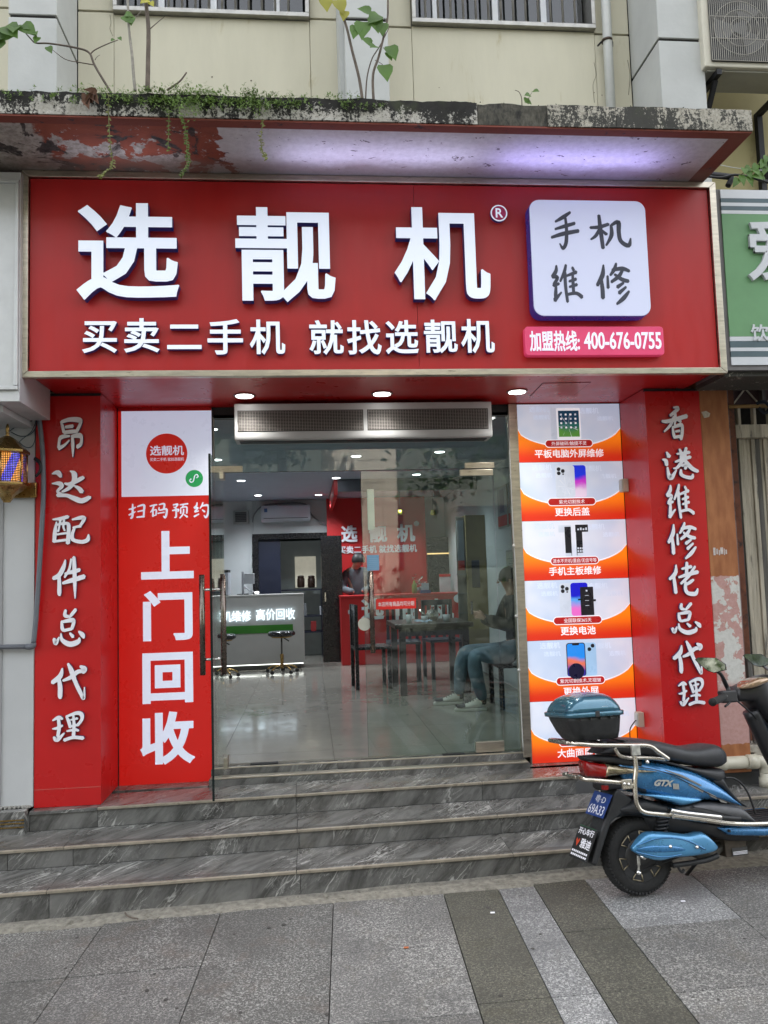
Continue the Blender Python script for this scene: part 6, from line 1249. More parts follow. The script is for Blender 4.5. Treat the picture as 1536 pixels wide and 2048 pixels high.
shell('lower_cover', [(0.181,0.435), (0.239,0.444), (0.302,0.448), (0.39,0.441), (0.486,0.423), (0.553,0.402), (0.612,0.334)], [(0.19,0.41), (0.24,0.391), (0.29,0.373), (0.375,0.351), (0.471,0.334), (0.544,0.325), (0.611,0.316)], [.13, .155, .168, .172, .17, .165, .16], GREYP, e=.5)
shell('wheel_cover', [(-0.12,0.446), (-0.048,0.473), (0.023,0.484), (0.106,0.456), (0.208,0.428)], [(-0.11,0.424), (-0.048,0.409), (0.029,0.403), (0.115,0.395), (0.21,0.386)], [.07, .105, .12, .12, .12], PLAST)
shell('inner_fender', [(-0.183,0.457), (-0.111,0.481), (-0.012,0.442), (0.071,0.404), (0.172,0.365), (0.201,0.317)], [(-0.219,0.409), (-0.14,0.394), (-0.052,0.397), (0.05,0.376), (0.142,0.338), (0.17,0.29)], [.055, .06, .06, .06, .06, .055], DARK)
shell('under_frame', [(0.023,0.397), (0.162,0.384), (0.327,0.346), (0.503,0.31), (0.657,0.288)], [(0.063,0.304), (0.185,0.292), (0.325,0.278), (0.463,0.234), (0.645,0.216)], [.05, .09, .12, .13, .12], DARK, e=.4)
box('floor_board', .60, 1.02, -.165, .165, .302, .320, PLAST, sct, .008); 
for k in range(6): box('mat_rib', .66, .98, -.13+k*.048, -.115+k*.048, .3202, .3245, RUBBER, sct)
shell('floor_side', [(0.4,0.312), (0.454,0.312), (0.503,0.311), (0.593,0.305), (0.688,0.297)]+[(.86, .300), (1.0, .31)], [(0.408,0.303), (0.431,0.284), (0.462,0.268), (0.575,0.255), (0.679,0.246)]+[(.86, .252), (1.0, .262)], [.14, .16, .168, .17, .17, .165, .15], BLUE, e=.35)
box('battery_tray', .47, .60, -.07, .07, .145, .235, M('brown_bracket', (.075, .06, .045), .6, .3, var=.3, scale=20), sct, .004)
q = [(0.506,0.188), (0.6,0.153)]; MB().box(q[0][0], q[1][0], -.075, -.071, q[1][1]-.004, q[0][1]).build('label_plate', M('plate_dark', (.05, .05, .05), .4), sct)
for k in range(3): box('label_line', q[0][0]+.004, q[1][0]-.004, -.0765, -.0752, q[1][1]+.002+k*.006, q[1][1]+.005+k*.006, PILW, sct)
# swing arm cover, shock, stand
sw = shell('swingarm_cover', [(-0.11,0.266), (-0.072,0.299), (-0.022,0.329), (0.051,0.326), (0.135,0.313), (0.211,0.3), (0.29,0.303), (0.345,0.261), (0.377,0.225)], [(-0.108,0.249), (-0.074,0.227), (-0.026,0.206), (0.036,0.192), (0.118,0.198), (0.195,0.195), (0.273,0.195), (0.345,0.202), (0.376,0.213)], [.012, .030, .038, .042, .042, .040, .034, .026, .010], BLUEL, v0=-.135, e=.5)
tub('cover_crease', [(p[0], -.176, p[1]) for p in [(-0.101,0.28), (0.003,0.302), (0.105,0.297), (0.196,0.272), (0.284,0.223)]], .004, BLUE, n=6)
tub('cover_crease', [(p[0], -.172, p[1]) for p in [(-0.107,0.251), (-0.022,0.225), (0.052,0.21), (0.147,0.213)]], .004, BLUE, n=6)
shell('cover_band', [(-0.095,0.266), (-0.014,0.272), (0.103,0.26), (0.228,0.228)], [(-0.094,0.257), (-0.019,0.24), (0.082,0.23), (0.225,0.222)], [.006, .012, .012, .004], BLUE, v0=-.168, e=.6)
for p in [(0.084,0.259), (0.234,0.241)]: MB().lathe([(0, -.184), (.008, -.184), (.009, -.176), (.009, -.170)], (p[0], 0, p[1]), 'y', 12).build('bolt', CHROME, sct)
tub('brake_arm', uv([(-0.069,0.22), (-0.072,0.177), (-0.076,0.144)], -.12), [.009]*7+[.006]*6, M('steel_plain', (.4, .39, .36), .4, .9, var=.2, scale=30))
MB().lathe([(0, -.13), (.012, -.13), (.012, -.10), (0, -.10)], ((-0.077,0.141)[0], 0, (-0.077,0.141)[1]), 'y', 8).build('axle_nut', CHROME, sct)
MB().tube([(.075, .03, .25), (.125, .03, .42)], .028, 14).build('shock_spring', DARK, sct); 
sp = MB(); sp.tube([(.075+.05*t/60+.030*cos(t*.9), -.085+.030*sin(t*.9), .25+.15*t/60) for t in range(61)], .0055, 6); sp.build('spring_coil', PLAST, sct)
tub('lower_tube', uv([(0.144,0.143), (0.24,0.144), (0.348,0.149), (0.413,0.163)], -.08), .014, PLAST); tub('side_stand', uv([(0.169,0.137), (0.191,0.105), (0.206,0.118)], -.08), .007, DARK, n=8)
tub('centre_strut', [(.40, .02, .16), (.36, .17, .01)], .010, DARK, n=8)
shell('motor_case', [(0.325,0.201), (0.413,0.189), (0.511,0.231), (0.557,0.234)], [(0.325,0.146), (0.395,0.131), (0.473,0.168), (0.522,0.193)], [.03, .05, .05, .03], M('cast_grey', (.09, .085, .075), .6, .4, var=.3, scale=20))
# mudguard, number plate, flap
MB().prism([(-0.118,0.542), (-0.033,0.485), (-0.065,0.437), (-0.168,0.385), (-0.276,0.179), (-0.309,0.193), (-0.249,0.318), (-0.142,0.51)], -.07, .07, 'y').build('mudguard', PLAST, sct, .012, 3)
def slant(name, A, B, v, out_, mats, parent, th=.004, nm=None):
    """plate across the scooter: A top (u,w), B bottom (u,w)"""
    A, B = Vector((A[0], 0, A[1])), Vector((B[0], 0, B[1])); d = (B-A).normalized(); nrm = Vector((0, 1, 0)).cross(d); nrm = nrm if nrm.x < 0 else -nrm
    c = [A+nrm*out_+Vector((0, v, 0)), A+nrm*out_-Vector((0, v, 0)), B+nrm*out_-Vector((0, v, 0)), B+nrm*out_+Vector((0, v, 0))]
    vs = c+[p+nrm*th for p in c]; return MB().add(vs, [(0, 1, 2, 3), (7, 6, 5, 4), (0, 4, 5, 1), (1, 5, 6, 2), (2, 6, 7, 3), (3, 7, 4, 0)]).build(name, mats, parent, .0015), A, B, d, nrm
PA, PB = (-.150, .512), (-.218, .402)
pl8, A_, B_, d_, n_ = slant('number_plate', PA, PB, .095, .012, M('plate_blue', (.012, .045, .22), .35, var=.1, scale=20), sct)
def on_plate(body, u0, u1, w0, w1, A, B, d, n, hv, off, mat, parent, bold=.02):
    """text on the slanted plate; u across 0..1 (0 = far edge), w down 0..1"""
    vs, fs, ns = glyph_mesh(body, bold); xs = [v[0] for v in vs]; ys = [v[1] for v in vs]; X0, X1, Y0, Y1 = min(xs), max(xs), min(ys), max(ys); L_ = (B-A).length; mb = MB()
    for a, b, c in vs:
        s = u0+(u1-u0)*(a-X0)/(X1-X0); t = w1+(w0-w1)*(b-Y0)/(Y1-Y0)
        mb.v.append(tuple(A+d*(L_*t)+Vector((0, hv-2*hv*s, 0))+n*(off+.0008*(c+.5))))
    mb.f = list(fs); mb.mi = [0]*len(fs); mb.sm = [False]*len(fs); return mb.build('plate_text', mat, parent)
on_plate('粤·D', .24, .80, .12, .44, A_, B_, d_, n_, .095, .0165, PILW, pl8, .0); on_plate('69A33', .08, .92, .54, .92, A_, B_, d_, n_, .095, .0165, PILW, pl8, .0)
FA, FB = (-.256, .352), (-.336, .202)
flp, A_, B_, d_, n_ = slant('mud_flap', FA, FB, .098, .010, DARK, sct)
slant('flap_stripe', (-.256, .3495), (-.2575, .347), .090, .0145, M('stripe_dark_green', (.02, .12, .05), .5), flp, .0008)
on_plate('开心车行', .08, .92, .06, .27, A_, B_, d_, n_, .098, .0146, PILW, flp, .02); on_plate('雅迪', .38, .95, .36, .66, A_, B_, d_, n_, .098, .0146, PILW, flp, .02)
L_ = (B_-A_).length
for k, (s0, s1, tt) in enumerate(((.06, .94, .76), (.06, .94, .87))):
    for j in range(9):
        s = s0+(s1-s0)*j/9; c = [A_+d_*(L_*(tt+a))+Vector((0, .098-.196*(s+b), 0))+n_*.0148 for a, b in ((0, 0), (0, .075), (.06, .075), (.06, 0))]
        MB().add(c, [(0, 1, 2, 3)]).build('print_mark', PILW, flp)
lg = MB(); c0 = A_+d_*(L_*.50)+Vector((0, .098-.196*.21, 0))+n_*.0148
for sg_ in (-1, 1): lg.add([c0+d_*.026, c0+Vector((0, sg_*.020, 0))-d_*.006, c0+Vector((0, sg_*.014, 0))-d_*.018, c0-d_*.004], [(0, 1, 2, 3)])
lg.build('red_mark', M('mark_orange_red', (.55, .06, .02), .4), flp)
# chrome bars
for s in (-1, 1):
    v = .165*s
    tub('rack_tube', [(-.385, v*.7, .796), (-.35, v, .792)]+[(p[0], v, p[1]) for p in [(-0.249,0.779), (-0.081,0.765), (0.038,0.754), (0.086,0.722), (0.145,0.678)]], .0115, RUSTY if s < 0 else CHROME)
    tub('crash_bar', [(p[0], v*1.12, p[1]) for p in [(-0.06,0.724), (-0.061,0.65), (-0.075,0.592), (-0.081,0.534), (-0.078,0.476), (-0.043,0.437), (0.073,0.413), (0.283,0.37), (0.454,0.335), (0.664,0.315)]]+[(.95, v*1.12, .312)], .0125, CHROME if s > 0 else RUSTY)
    tub('rear_bumper', [(max(p[0], -.335+.02*k_), v*k_, p[1]) for p, k_ in zip([(-0.366,0.621), (-0.317,0.613), (-0.252,0.603), (-0.136,0.584), (-0.071,0.563)], (.35, .75, .95, 1.05, 1.1))], .012, RUSTY)
    tub('inner_tube', [(p[0], v*.8, p[1]) for p in [(-0.14,0.755), (-0.119,0.718), (-0.07,0.701), (0.05,0.69), (0.145,0.675)]], .010, RUSTY)
tub('rack_tube', [(-.385, -.115, .796), (-.395, 0, .797), (-.385, .115, .796)], .0115, RUSTY); tub('rear_bumper', [(-.328-.006*(v_ == 0), v_, .617) for v_ in (-.056, 0, .056)], .012, RUSTY)
for x in (-.31, -.20, -.08): box('rack_slat', x-.012, x+.012, -.15, .15, .784, .792, PLAST, sct, .003)
q = [(-0.082,0.769), (-0.034,0.715)]; box('clamp_plate', q[0][0], q[1][0], -.205, -.185, q[1][1], q[0][1], M('clamp_steel', (.5, .5, .47), .35, .9, var=.3, scale=40), sct, .004)
q = [(-0.156,0.605), (-0.1,0.558)]; box('clamp_plate', q[0][0], q[1][0], -.203, -.186, q[1][1], q[0][1], RUSTY, sct, .003)
for p in [(-0.146,0.586), (-0.123,0.582)]: MB().lathe([(0, -.212), (.008, -.210), (.009, -.203)], (p[0], 0, p[1]), 'y', 10).build('bolt', CHROME, sct)
p = (0.023,0.675); MB().lathe([(0, -.168), (.010, -.166), (.012, -.15)], (p[0], 0, p[1]), 'y', 12).build('bolt', CHROME, sct)
tub('foot_bar', [(p[0], -.215, p[1]) for p in [(0.09,0.436), (0.183,0.414), (0.284,0.395), (0.373,0.378)]], .0125, CHROME); tub('foot_bar_end', [(p[0], -.215, p[1]) for p in [(0.374,0.377), (0.429,0.368), (0.481,0.362)]], [.016, .013, .009]+[.009]*0 if 0 else .011, PLAST)
q = [(0.094,0.444), (0.108,0.396)]; box('foot_bracket', q[0][0], q[1][0], -.214, -.17, q[1][1], q[0][1], CHROME, sct, .004)
# stickers on the cowl
def on_side(body, x0, x1, z0, z1, v, shear, mat, bold, rise=0.0):
    o = letter('cowl_text', body, (x0, x1, z0, z1), v, .0015, mat, sct, bold=bold, shear=shear)
    for vt in o.data.vertices: vt.co.z += rise*(vt.co.x-x0)
    return o
q = [(0.052,0.589), (0.146,0.548)]; SILV = M('sticker_silver', (.45, .44, .40), .35, .5)
on_side('GTX', q[0][0], q[1][0]+.01, q[1][1]+.004, q[0][1]-.004, -.1535, .2, SILV, .05, -.12)
q = [(0.156,0.556), (0.203,0.528)]
for k in range(5): box('small_print', q[0][0]+.007*k, q[0][0]+.007*k+.0045, -.1565, -.1545, q[1][1]+.0-.001*k, q[0][1]-.001*k, SILV, sct)
for (a, b) in (([(0.124,0.627), (0.216,0.594), (0.322,0.534), (0.317,0.529), (0.206,0.587), (0.124,0.623)]), 0), (([(0.245,0.541), (0.259,0.547), (0.333,0.505), (0.322,0.496)]), 0), (([(0.345,0.5), (0.396,0.473), (0.402,0.456), (0.369,0.472)]), 0), (([(0.402,0.466), (0.448,0.446), (0.459,0.431), (0.424,0.44)]), 0): 
    MB().prism(a, -.1575, -.150, 'y').build('silver_stripe', M('stripe_grey', (.24, .235, .22), .4, .4), sct)
# top box
bx_c = -.285
tops = [(-.485, .935), (-.455, .985), (-.40, 1.018), (-.32, 1.038), (-.24, 1.042), (-.17, 1.030), (-.115, .995), (-.085, .935)]
def rsec(w, u0, u1, hv, r_, n=7):
    out = []
    for cx, cy, a in ((u1-r_, hv-r_, 0), (u0+r_, hv-r_, 90), (u0+r_, -hv+r_, 180), (u1-r_, -hv+r_, 270)):
        out += [(cx+r_*cos(radians(a+90*k/n)), cy+r_*sin(radians(a+90*k/n)), w) for k in range(n+1)]
    return out
tb_ = MB().loft([rsec(w, a, b, h, r) for w, a, b, h, r in ((.800, -.385, -.105, .13, .05), (.803, -.395, -.098, .137, .055), (.84, -.425, -.090, .155, .06), (.90, -.458, -.084, .175, .07), (.925, -.467, -.082, .180, .07))]).build('top_box', M('box_black', (.022, .023, .024), .42, var=.3, scale=30, bump=.1, bscale=200, dirt=(.07, .07, .065), damt=.15, dscale=20), sct)
MB().loft([rsec(w, a, b, h, .075) for w, a, b, h in ((.920, -.474, -.074, .187), (.922, -.484, -.066, .196), (.942, -.486, -.064, .197), (.945, -.478, -.070, .190))]).build('rim', TEAL, tb_)
MB().loft([rsec(w, a, b, h, r) for w, a, b, h, r in ((.9455, -.470, -.078, .184, .07), (.965, -.463, -.084, .180, .072), (.990, -.445, -.098, .168, .075), (1.012, -.418, -.118, .150, .078), (1.028, -.38, -.148, .12, .08), (1.034, -.355, -.175, .095, .07), (1.038, -.33, -.20, .07, .06), (1.0405, -.30, -.23, .04, .035))]).build('lid', TEAL, tb_)
for x in (-.40, -.33, -.26, -.19, -.13): box('rib', x-.003, x+.003, -.190, -.178, .905, .919, PLAST, tb_)
box('latch', -.30, -.27, -.201, -.196, .92, .95, PLAST, tb_, .003)
q = [(-0.29,0.973), (-0.194,0.956)]
for k in range(9): box('name_mark', q[0][0]+k*.0105, q[0][0]+k*.0105+.0075, -.1785, -.172, q[1][1], q[1][1]+.010+.004*(k > 4), M('mark_silver', (.5, .52, .52), .3), tb_)
for o_ in [tb_]+list(tb_.children):
    for v_ in o_.data.vertices: v_.co.x = -.062+(v_.co.x+.064)*.80; v_.co.y *= .90
# front end
HN = M('matt_black_body', (.016, .016, .018), .36, var=.2, scale=10)
stem = tub('steering_column', [(.80, 0, .88), (.90, 0, .62), (1.0, 0, .42), (1.10, 0, .36)], .05, HN)
shell('handle_cover', [(0.7,1.017), (0.744,1.025), (0.806,1.046), (0.868,1.065), (0.928,1.072)]+[(1.03, 1.04)], [(0.695,0.934), (0.747,0.929), (0.785,0.922), (0.816,0.879), (0.88,0.802)]+[(1.0, .80)], [.06, .075, .09, .10, .09, .05], HN, e=.6)
shell('dash_lens', [(0.698,1.011), (0.736,1.041), (0.797,1.059), (0.855,1.06)], [(0.703,1.003), (0.739,1.002), (0.788,1.011), (0.849,1.029)], [.02, .06, .07, .06], M('dash_gold', (.33, .22, .13), .12, .5, coat=1), v0=-.06)
for s in (-1, 1):
    gi = Vector((.60, -.13, .985)) if s < 0 else Vector((1.0, .10, .99)); go = Vector(((0.332,-0.33,0.96)[0], s*.33, (0.332,-0.33,0.96)[2])) if s < 0 else Vector((1.22, .22, .97))
    m_ = gi.lerp(go, .42); gp = MB().tube([gi, m_], .012, 10).build('handlebar', CHROME, sct); MB().tube([m_, m_.lerp(go, .96), go], [.019, .019, .021], 14).build('grip', RUBBER, gp)
    k_ = gi.lerp(go, .30); MB().box(k_.x-.04, k_.x+.055, k_.y-.02, k_.y+.025, k_.z-.035, k_.z+.03).build('switch_box', HN, gp, .010, 3)
    MB().tube(smooth_path([(k_.x+.03, k_.y-s*.0, k_.z-.02), (m_.x+.02, m_.y, m_.z-.035), (m_.x-.03, m_.y+s*.04, m_.z-.045)], 5), .006, 8).build('brake_lever', DARK, gp)
    mc = Vector(((0.374,-0.3,1.146)[0], s*.30, (0.374,-0.3,1.146)[2])) if s < 0 else Vector((1.10, .28, 1.15)); base = Vector((k_.x+.02, k_.y, k_.z+.025))
    if s < 0: MB().tube(smooth_path([base, base+Vector((-.015, 0, .035)), mc+Vector((.065, .02, -.05)), mc+Vector((.02, .012, -.02))], 5), [.012]*8+[.010]*8, 8).build('mirror_stem', HN, gp)
    else: MB().tube(smooth_path([base, base+Vector((0, 0, .06)), mc+Vector((.03, -.02, -.04)), mc+Vector((.02, -.012, -.02))], 5), .010, 8).build('mirror_stem', HN, gp)
    prof = [(-.066, .022), (-.05, .033), (.03, .036), (.066, .008), (.064, -.018), (.008, -.036), (-.02, -.028), (-.055, .005)]
    ax_u = Vector((.80, -.58, -.12)).normalized(); ax_w = Vector((0, .1, 1)).normalized(); nn = ax_u.cross(ax_w).normalized(); nn = nn if nn.x < 0 or nn.y < 0 else -nn
    if nn.y > 0: nn = -nn
    ax_w = (ax_w-nn*ax_w.dot(nn)).normalized(); kx = 1.12
    R0 = [mc+ax_u*a*kx+ax_w*b*kx for a, b in prof]; C_ = sum(R0, Vector())/len(R0)
    mh = MB().loft([[C_+(p-C_)*.55-nn*.022 for p in R0], [C_+(p-C_)*.9-nn*.015 for p in R0], [p for p in R0], [p+nn*.004 for p in R0]]).build('mirror_shell', HN, gp)
    g = [C_+(p-C_)*.93+nn*.0048 for p in R0]; MB().add(g, [tuple(range(len(g)))]).build('mirror_glass', M('mirror_silver', (.8, .82, .8), .02, 1.0, var=0), gp)
shell('leg_shield', [(.86, .90), (.94, .78), (.98, .60), (1.0, .42), (.98, .33)], [(.98, .96), (1.06, .80), (1.10, .60), (1.08, .42), (1.02, .31)], [.10, .19, .21, .18, .16], BLUE, e=.7)
shell('front_fender', [(1.02, .30), (1.10, .40), (1.22, .43), (1.35, .38), (1.42, .28)], [(1.04, .29), (1.12, .375), (1.22, .405), (1.33, .36), (1.40, .27)], [.055, .065, .065, .06, .04], BLUE)
for s in (-1, 1): tub('fork_leg', [(1.04, s*.055, .62), (1.14, s*.07, .40), (1.235, s*.07, .198)], .016, PLAST)
MB().lathe([(0, -.02), (.07, -.02), (.075, .02), (.04, .04)], (1.10, 0, .93), 'x', 20).build('headlight', LENS, sct)
# charging lead from under the seat to the steps
tub('charge_lead', [(p[0], -.10, p[1]) for p in [(0.508,0.548), (0.551,0.544), (0.593,0.519), (0.627,0.47), (0.648,0.407), (0.658,0.352)]], .0055, DARK)

for p in [(0.25,0.435), (0.44,0.297), (-0.03,0.506)]: MB().lathe([(0, -.176), (.006, -.175), (.007, -.160)], (p[0], 0, p[1]), 'y', 10).build('bolt', DARK, sct)
tub('body_seam', [(p[0], -.1575, p[1]) for p in [(-0.057,0.656), (0.044,0.637), (0.16,0.596), (0.291,0.525), (0.406,0.462), (0.515,0.416)]], .0022, DARK, n=6)
tub('body_seam', [(p[0], -.172, p[1]) for p in [(0.223,0.436), (0.317,0.417), (0.419,0.385), (0.555,0.343)]], .002, DARK, n=6)
tub('brake_cable', [(p[0], -.07, p[1]) for p in [(-0.024,0.133), (0.029,0.149), (0.118,0.163), (0.209,0.182), (0.319,0.207), (0.432,0.241)]], .0045, DARK, n=7)
tub('wiring', [(p[0], -.05, p[1]) for p in [(0.138,0.461), (0.138,0.423), (0.119,0.38), (0.129,0.334)]], .004, DARK, n=7)
tub('control_cable', [(.60, -.14, .96), (.68, -.12, .90), (.76, -.06, .86), (.84, -.02, .80)], .005, DARK, n=7)

# ================================================================ PLANTS ON THE CANOPY
rn = random.Random(11)
FERN = leafmat('fern_green', (.13, .21, .040), .3); LEAFG = leafmat('sapling_green', (.10, .20, .035), .4); LEAFY = leafmat('yellow_leaf', (.42, .40, .05), .4); STEM = M('grey_stem', (.12, .095, .075), .85, var=.3, scale=20); STEMG = M('green_stem', (.16, .17, .06), .8); PALEST = M('pale_bark', (.30, .28, .24), .85, var=.3, scale=30)
def sprig(mb, p, d, L, n=6, s=.016):
    p = Vector(p); d = Vector(d).normalized()
    for i in range(n):
        t = (i+1)/n; q = p+d*L*t+Vector((0, 0, -.3*L*t*t)); 
        for sg_ in (-1, 1):
            a = rn.uniform(0, 6.28); mb.leaf(q, (cos(a)*.8*sg_, -.4+rn.random()*.3, sin(a)*.6+.25), (0, -.5, 1), s*rn.uniform(.7, 1.3), s*.55, shape='d')
def dens_at(x):
    g = lambda c, w, h: h*math.exp(-((x-c)/w)**2)
    return .04+g(-.88, .13, 1.7)+g(-.52, .12, 1.0)+g(-.68, .2, .6)+g(-.30, .10, .5)+g(.0, .08, .55)+g(-1.2, .25, .5)+g(-.10, .05, .35)
mb = MB(); x = -1.95
while x < .22:
    dd = dens_at(x)*(.55+.9*max(0, noise.noise(Vector((x*9, 4, 1)))+.35)); nn_ = int(1+dd*11)
    for _ in range(nn_):
        px = x+rn.uniform(-.02, .02); py = -1.6+rn.uniform(-.02, .10); up_ = rn.random() < .68
        if up_: sprig(mb, (px, py, 3.895), (rn.gauss(0, .5), -.25, 1), rn.uniform(.02, .05+.035*dd), 4, .015)
        else: sprig(mb, (px, -1.605, 3.90-rn.random()*.03), (rn.gauss(0, .35), -.55, -.9+rn.random()*.6), rn.uniform(.03, .05+.06*dd), 5, .016)
    x += .02
tag(mb.build('canopy_weeds', FERN), 'small ferny green weeds spilling over the canopy edge', None, None, 'stuff')
# hanging vines
for k, (pts_, lab) in enumerate((([(-1.248,-1.62,3.88), (-1.246,-1.62,3.717), (-1.236,-1.62,3.582), (-1.229,-1.62,3.502), (-1.279,-1.62,3.453), (-1.291,-1.62,3.442)], 'thin yellowish vine hanging from the left part of the canopy edge'), ([(-0.939,-1.63,3.8), (-0.942,-1.63,3.692), (-0.946,-1.63,3.583)], 'short green vine hanging beside the thick weeds'), ([(-0.869,-1.62,3.767), (-0.855,-1.62,3.672), (-0.851,-1.62,3.591), (-0.846,-1.62,3.523), (-0.882,-1.62,3.455)], 'long vine hanging from the densest weeds'), ([(-0.455,-1.62,3.764), (-0.468,-1.62,3.654), (-0.458,-1.62,3.585), (-0.438,-1.62,3.55)], 'small curled vine hanging over the pale soffit'))):
    P = smooth_path(pts_, 5); v_ = thing('hanging_vine', lab, 'vine', tuple(P[0])); MB().tube(P, .0022, 5).build('stem', STEMG, v_); mb = MB()
    for i, q in enumerate(P):
        for _ in range(3 if k != 2 else 5): a = rn.uniform(0, 6.28); mb.leaf(q, (cos(a), sin(a)*.4-.3, rn.uniform(-.8, .3)), (0, -1, .3), rn.uniform(.010, .022), .009, shape='d')
    mb.build('leaves', FERN if k in (1, 2) else leafmat('vine_pale', (.20, .22, .06), .35) if 'vine_pale' not in MATS else MATS['vine_pale'], v_)
# saplings rooted in the canopy top
def sap(lab, stems, leaves, bark=STEM, y=-1.45):
    t = thing('sapling', lab, 'sapling', tuple(stems[0][0][0]))
    for pts_, r0, r1 in stems:
        P = smooth_path(pts_, 5); n = len(P); MB().tube(P, [r0+(r1-r0)*i/(n-1) for i in range(n)], 7).build('branch', bark, t)
    for p, d, L, m_ in leaves: 
        d = Vector(d); MB().leaf(p, d, (0, -1, .25), L, L*.85, fold=.18).build('leaf', m_, t)
Y1 = -1.40
def LF(L, m_, *ps): return [(p, (rn.gauss(0, .7), -.35, rn.uniform(-1.0, -.15)), L*rn.uniform(.8, 1.2), m_) for p in ps]
sap('bare branching twig with a few green leaves at the left of the canopy', [([(-1.288,-1.4,4.031), (-1.373,-1.4,4.181), (-1.405,-1.4,4.258), (-1.479,-1.4,4.284), (-1.612,-1.4,4.303), (-1.685,-1.4,4.303), (-1.712,-1.4,4.325), (-1.754,-1.4,4.376)], .007, .003), ([(-1.397,-1.4,4.25), (-1.373,-1.4,4.274), (-1.306,-1.4,4.311), (-1.249,-1.4,4.336)], .004, .002), ([(-1.373,-1.4,4.187), (-1.452,-1.4,4.199), (-1.532,-1.4,4.216), (-1.606,-1.4,4.274)], .0035, .0015), ([(-1.373,-1.4,4.216), (-1.362,-1.4,4.234), (-1.346,-1.4,4.246)], .002, .001)],
    LF(.115, LEAFG, *[(-1.84,-1.41,4.388), (-1.793,-1.41,4.39), (-1.756,-1.41,4.397), (-1.85,-1.41,4.342), (-1.865,-1.41,4.307), (-1.808,-1.41,4.361)]) + LF(.055, LEAFG, *[(-1.751,-1.41,4.386), (-1.693,-1.41,4.353), (-1.619,-1.41,4.278), (-1.672,-1.41,4.331)]) + LF(.030, LEAFG, *[(-1.269,-1.41,4.334), (-1.242,-1.41,4.346)]))
sap('pale thin stem with a few leaves left of the tall dark stem', [([(-1.163,-1.38,4.056), (-1.171,-1.38,4.149), (-1.179,-1.38,4.265), (-1.194,-1.38,4.41), (-1.199,-1.38,4.528), (-1.204,-1.38,4.645)], .009, .006), ([(-1.183,-1.38,4.475), (-1.156,-1.38,4.488), (-1.123,-1.38,4.531)], .003, .0015)], LF(.06, LEAFG, *[(-1.217,-1.4,4.477), (-1.201,-1.4,4.454), (-1.179,-1.4,4.473), (-1.211,-1.4,4.489)]), PALEST)
sap('tall dark stem crossing the left barred window', [([(-1.092,-1.4,4.051), (-1.088,-1.4,4.225), (-1.085,-1.4,4.4), (-1.095,-1.4,4.531), (-1.102,-1.4,4.634)], .013, .010), ([(-1.077,-1.4,4.406), (-1.033,-1.4,4.449), (-0.997,-1.4,4.482)], .003, .0015)], LF(.05, LEAFY, *[(-1.072,-1.42,4.55), (-1.083,-1.42,4.561)]))
sap('short bent bare twig beside the dense weeds on the canopy', [([(-0.97,-1.5,3.991), (-0.928,-1.5,4.021), (-0.896,-1.5,4.05), (-0.866,-1.5,4.094)], .006, .004)], [])
sap('leaning stem with big yellow leaves left of the middle column', [([(0.092,-1.4,4.026), (0.076,-1.4,4.159), (0.041,-1.4,4.322), (0.011,-1.4,4.47), (-0.016,-1.4,4.544), (-0.031,-1.4,4.618)], .009, .006)], [(p, d, L, LEAFY) for p, d, L in zip([(-0.105,-1.42,4.618), (-0.032,-1.42,4.603), (0.006,-1.42,4.539)], ((.1, -.3, -1), (.3, -.3, -1), (-.2, -.3, -1)), (.10, .10, .07))])
sap('dark double stem with drooping green leaves before the middle column', [([(0.153,-1.42,4.007), (0.154,-1.42,4.163), (0.188,-1.42,4.268), (0.224,-1.42,4.404), (0.247,-1.42,4.509), (0.254,-1.42,4.645)], .008, .005), ([(0.109,-1.4,4.018), (0.122,-1.4,4.161), (0.153,-1.4,4.272), (0.195,-1.4,4.342), (0.232,-1.4,4.412), (0.262,-1.4,4.473)], .0045, .002), ([(0.169,-1.41,4.259), (0.208,-1.41,4.237), (0.219,-1.41,4.216)], .002, .001), ([(0.217,-1.41,4.333), (0.251,-1.41,4.328), (0.262,-1.41,4.307)], .002, .001)],
    [(p, d, L, LEAFG) for p, d, L in zip([(0.198,-1.43,4.515), (0.153,-1.43,4.531), (0.169,-1.43,4.502), (0.106,-1.43,4.47), (0.071,-1.43,4.444), (0.213,-1.43,4.468), (0.153,-1.43,4.34), (0.175,-1.43,4.329), (0.252,-1.43,4.332), (0.242,-1.43,4.296), (0.217,-1.43,4.218)], ((-.5, -.3, -.5), (-.9, -.2, .2), (.2, -.3, -1), (-.1, -.3, -1), (-.3, -.3, -1), (0, -.3, -1), (-.6, -.3, .2), (-.2, -.3, -.2), (.35, -.3, -1), (.35, -.3, -1), (.15, -.3, -1)), (.10, .08, .11, .12, .09, .09, .07, .07, .10, .06, .11))])
sap('tiny green seedling on the right part of the canopy', [([(0.966,-1.55,3.928), (0.965,-1.55,3.972), (0.953,-1.55,4.003), (0.93,-1.55,4.014)], .003, .0015), ([(1.001,-1.55,3.935), (1.008,-1.55,3.973), (1.026,-1.55,4.003)], .0025, .001)], LF(.04, LEAFG, *[(0.993,-1.56,3.963), (1.011,-1.56,3.981), (1.029,-1.56,4.005), (0.987,-1.56,3.946)]))
dl3 = (-1.329,-1.62,3.85)
lv = thing('dry_leaf', 'curled brown dry leaves caught on the canopy face', 'leaf', tuple(dl3))
for p, d in zip([(-1.349,-1.63,3.865), (-1.324,-1.63,3.855), (-1.334,-1.63,3.828), (-1.308,-1.63,3.872), (-1.359,-1.63,3.833)], ((-.3, -.4, -1), (.5, -.5, -.6), (.2, -.4, .6), (-.6, -.3, .2), (.4, -.6, -.9))): MB().leaf(p, d, (0, -1, .3), .065, .045, fold=.9).build('leaf', M('dry_brown', (.10, .045, .022), .8, var=.3, scale=20), lv)
mb = MB()
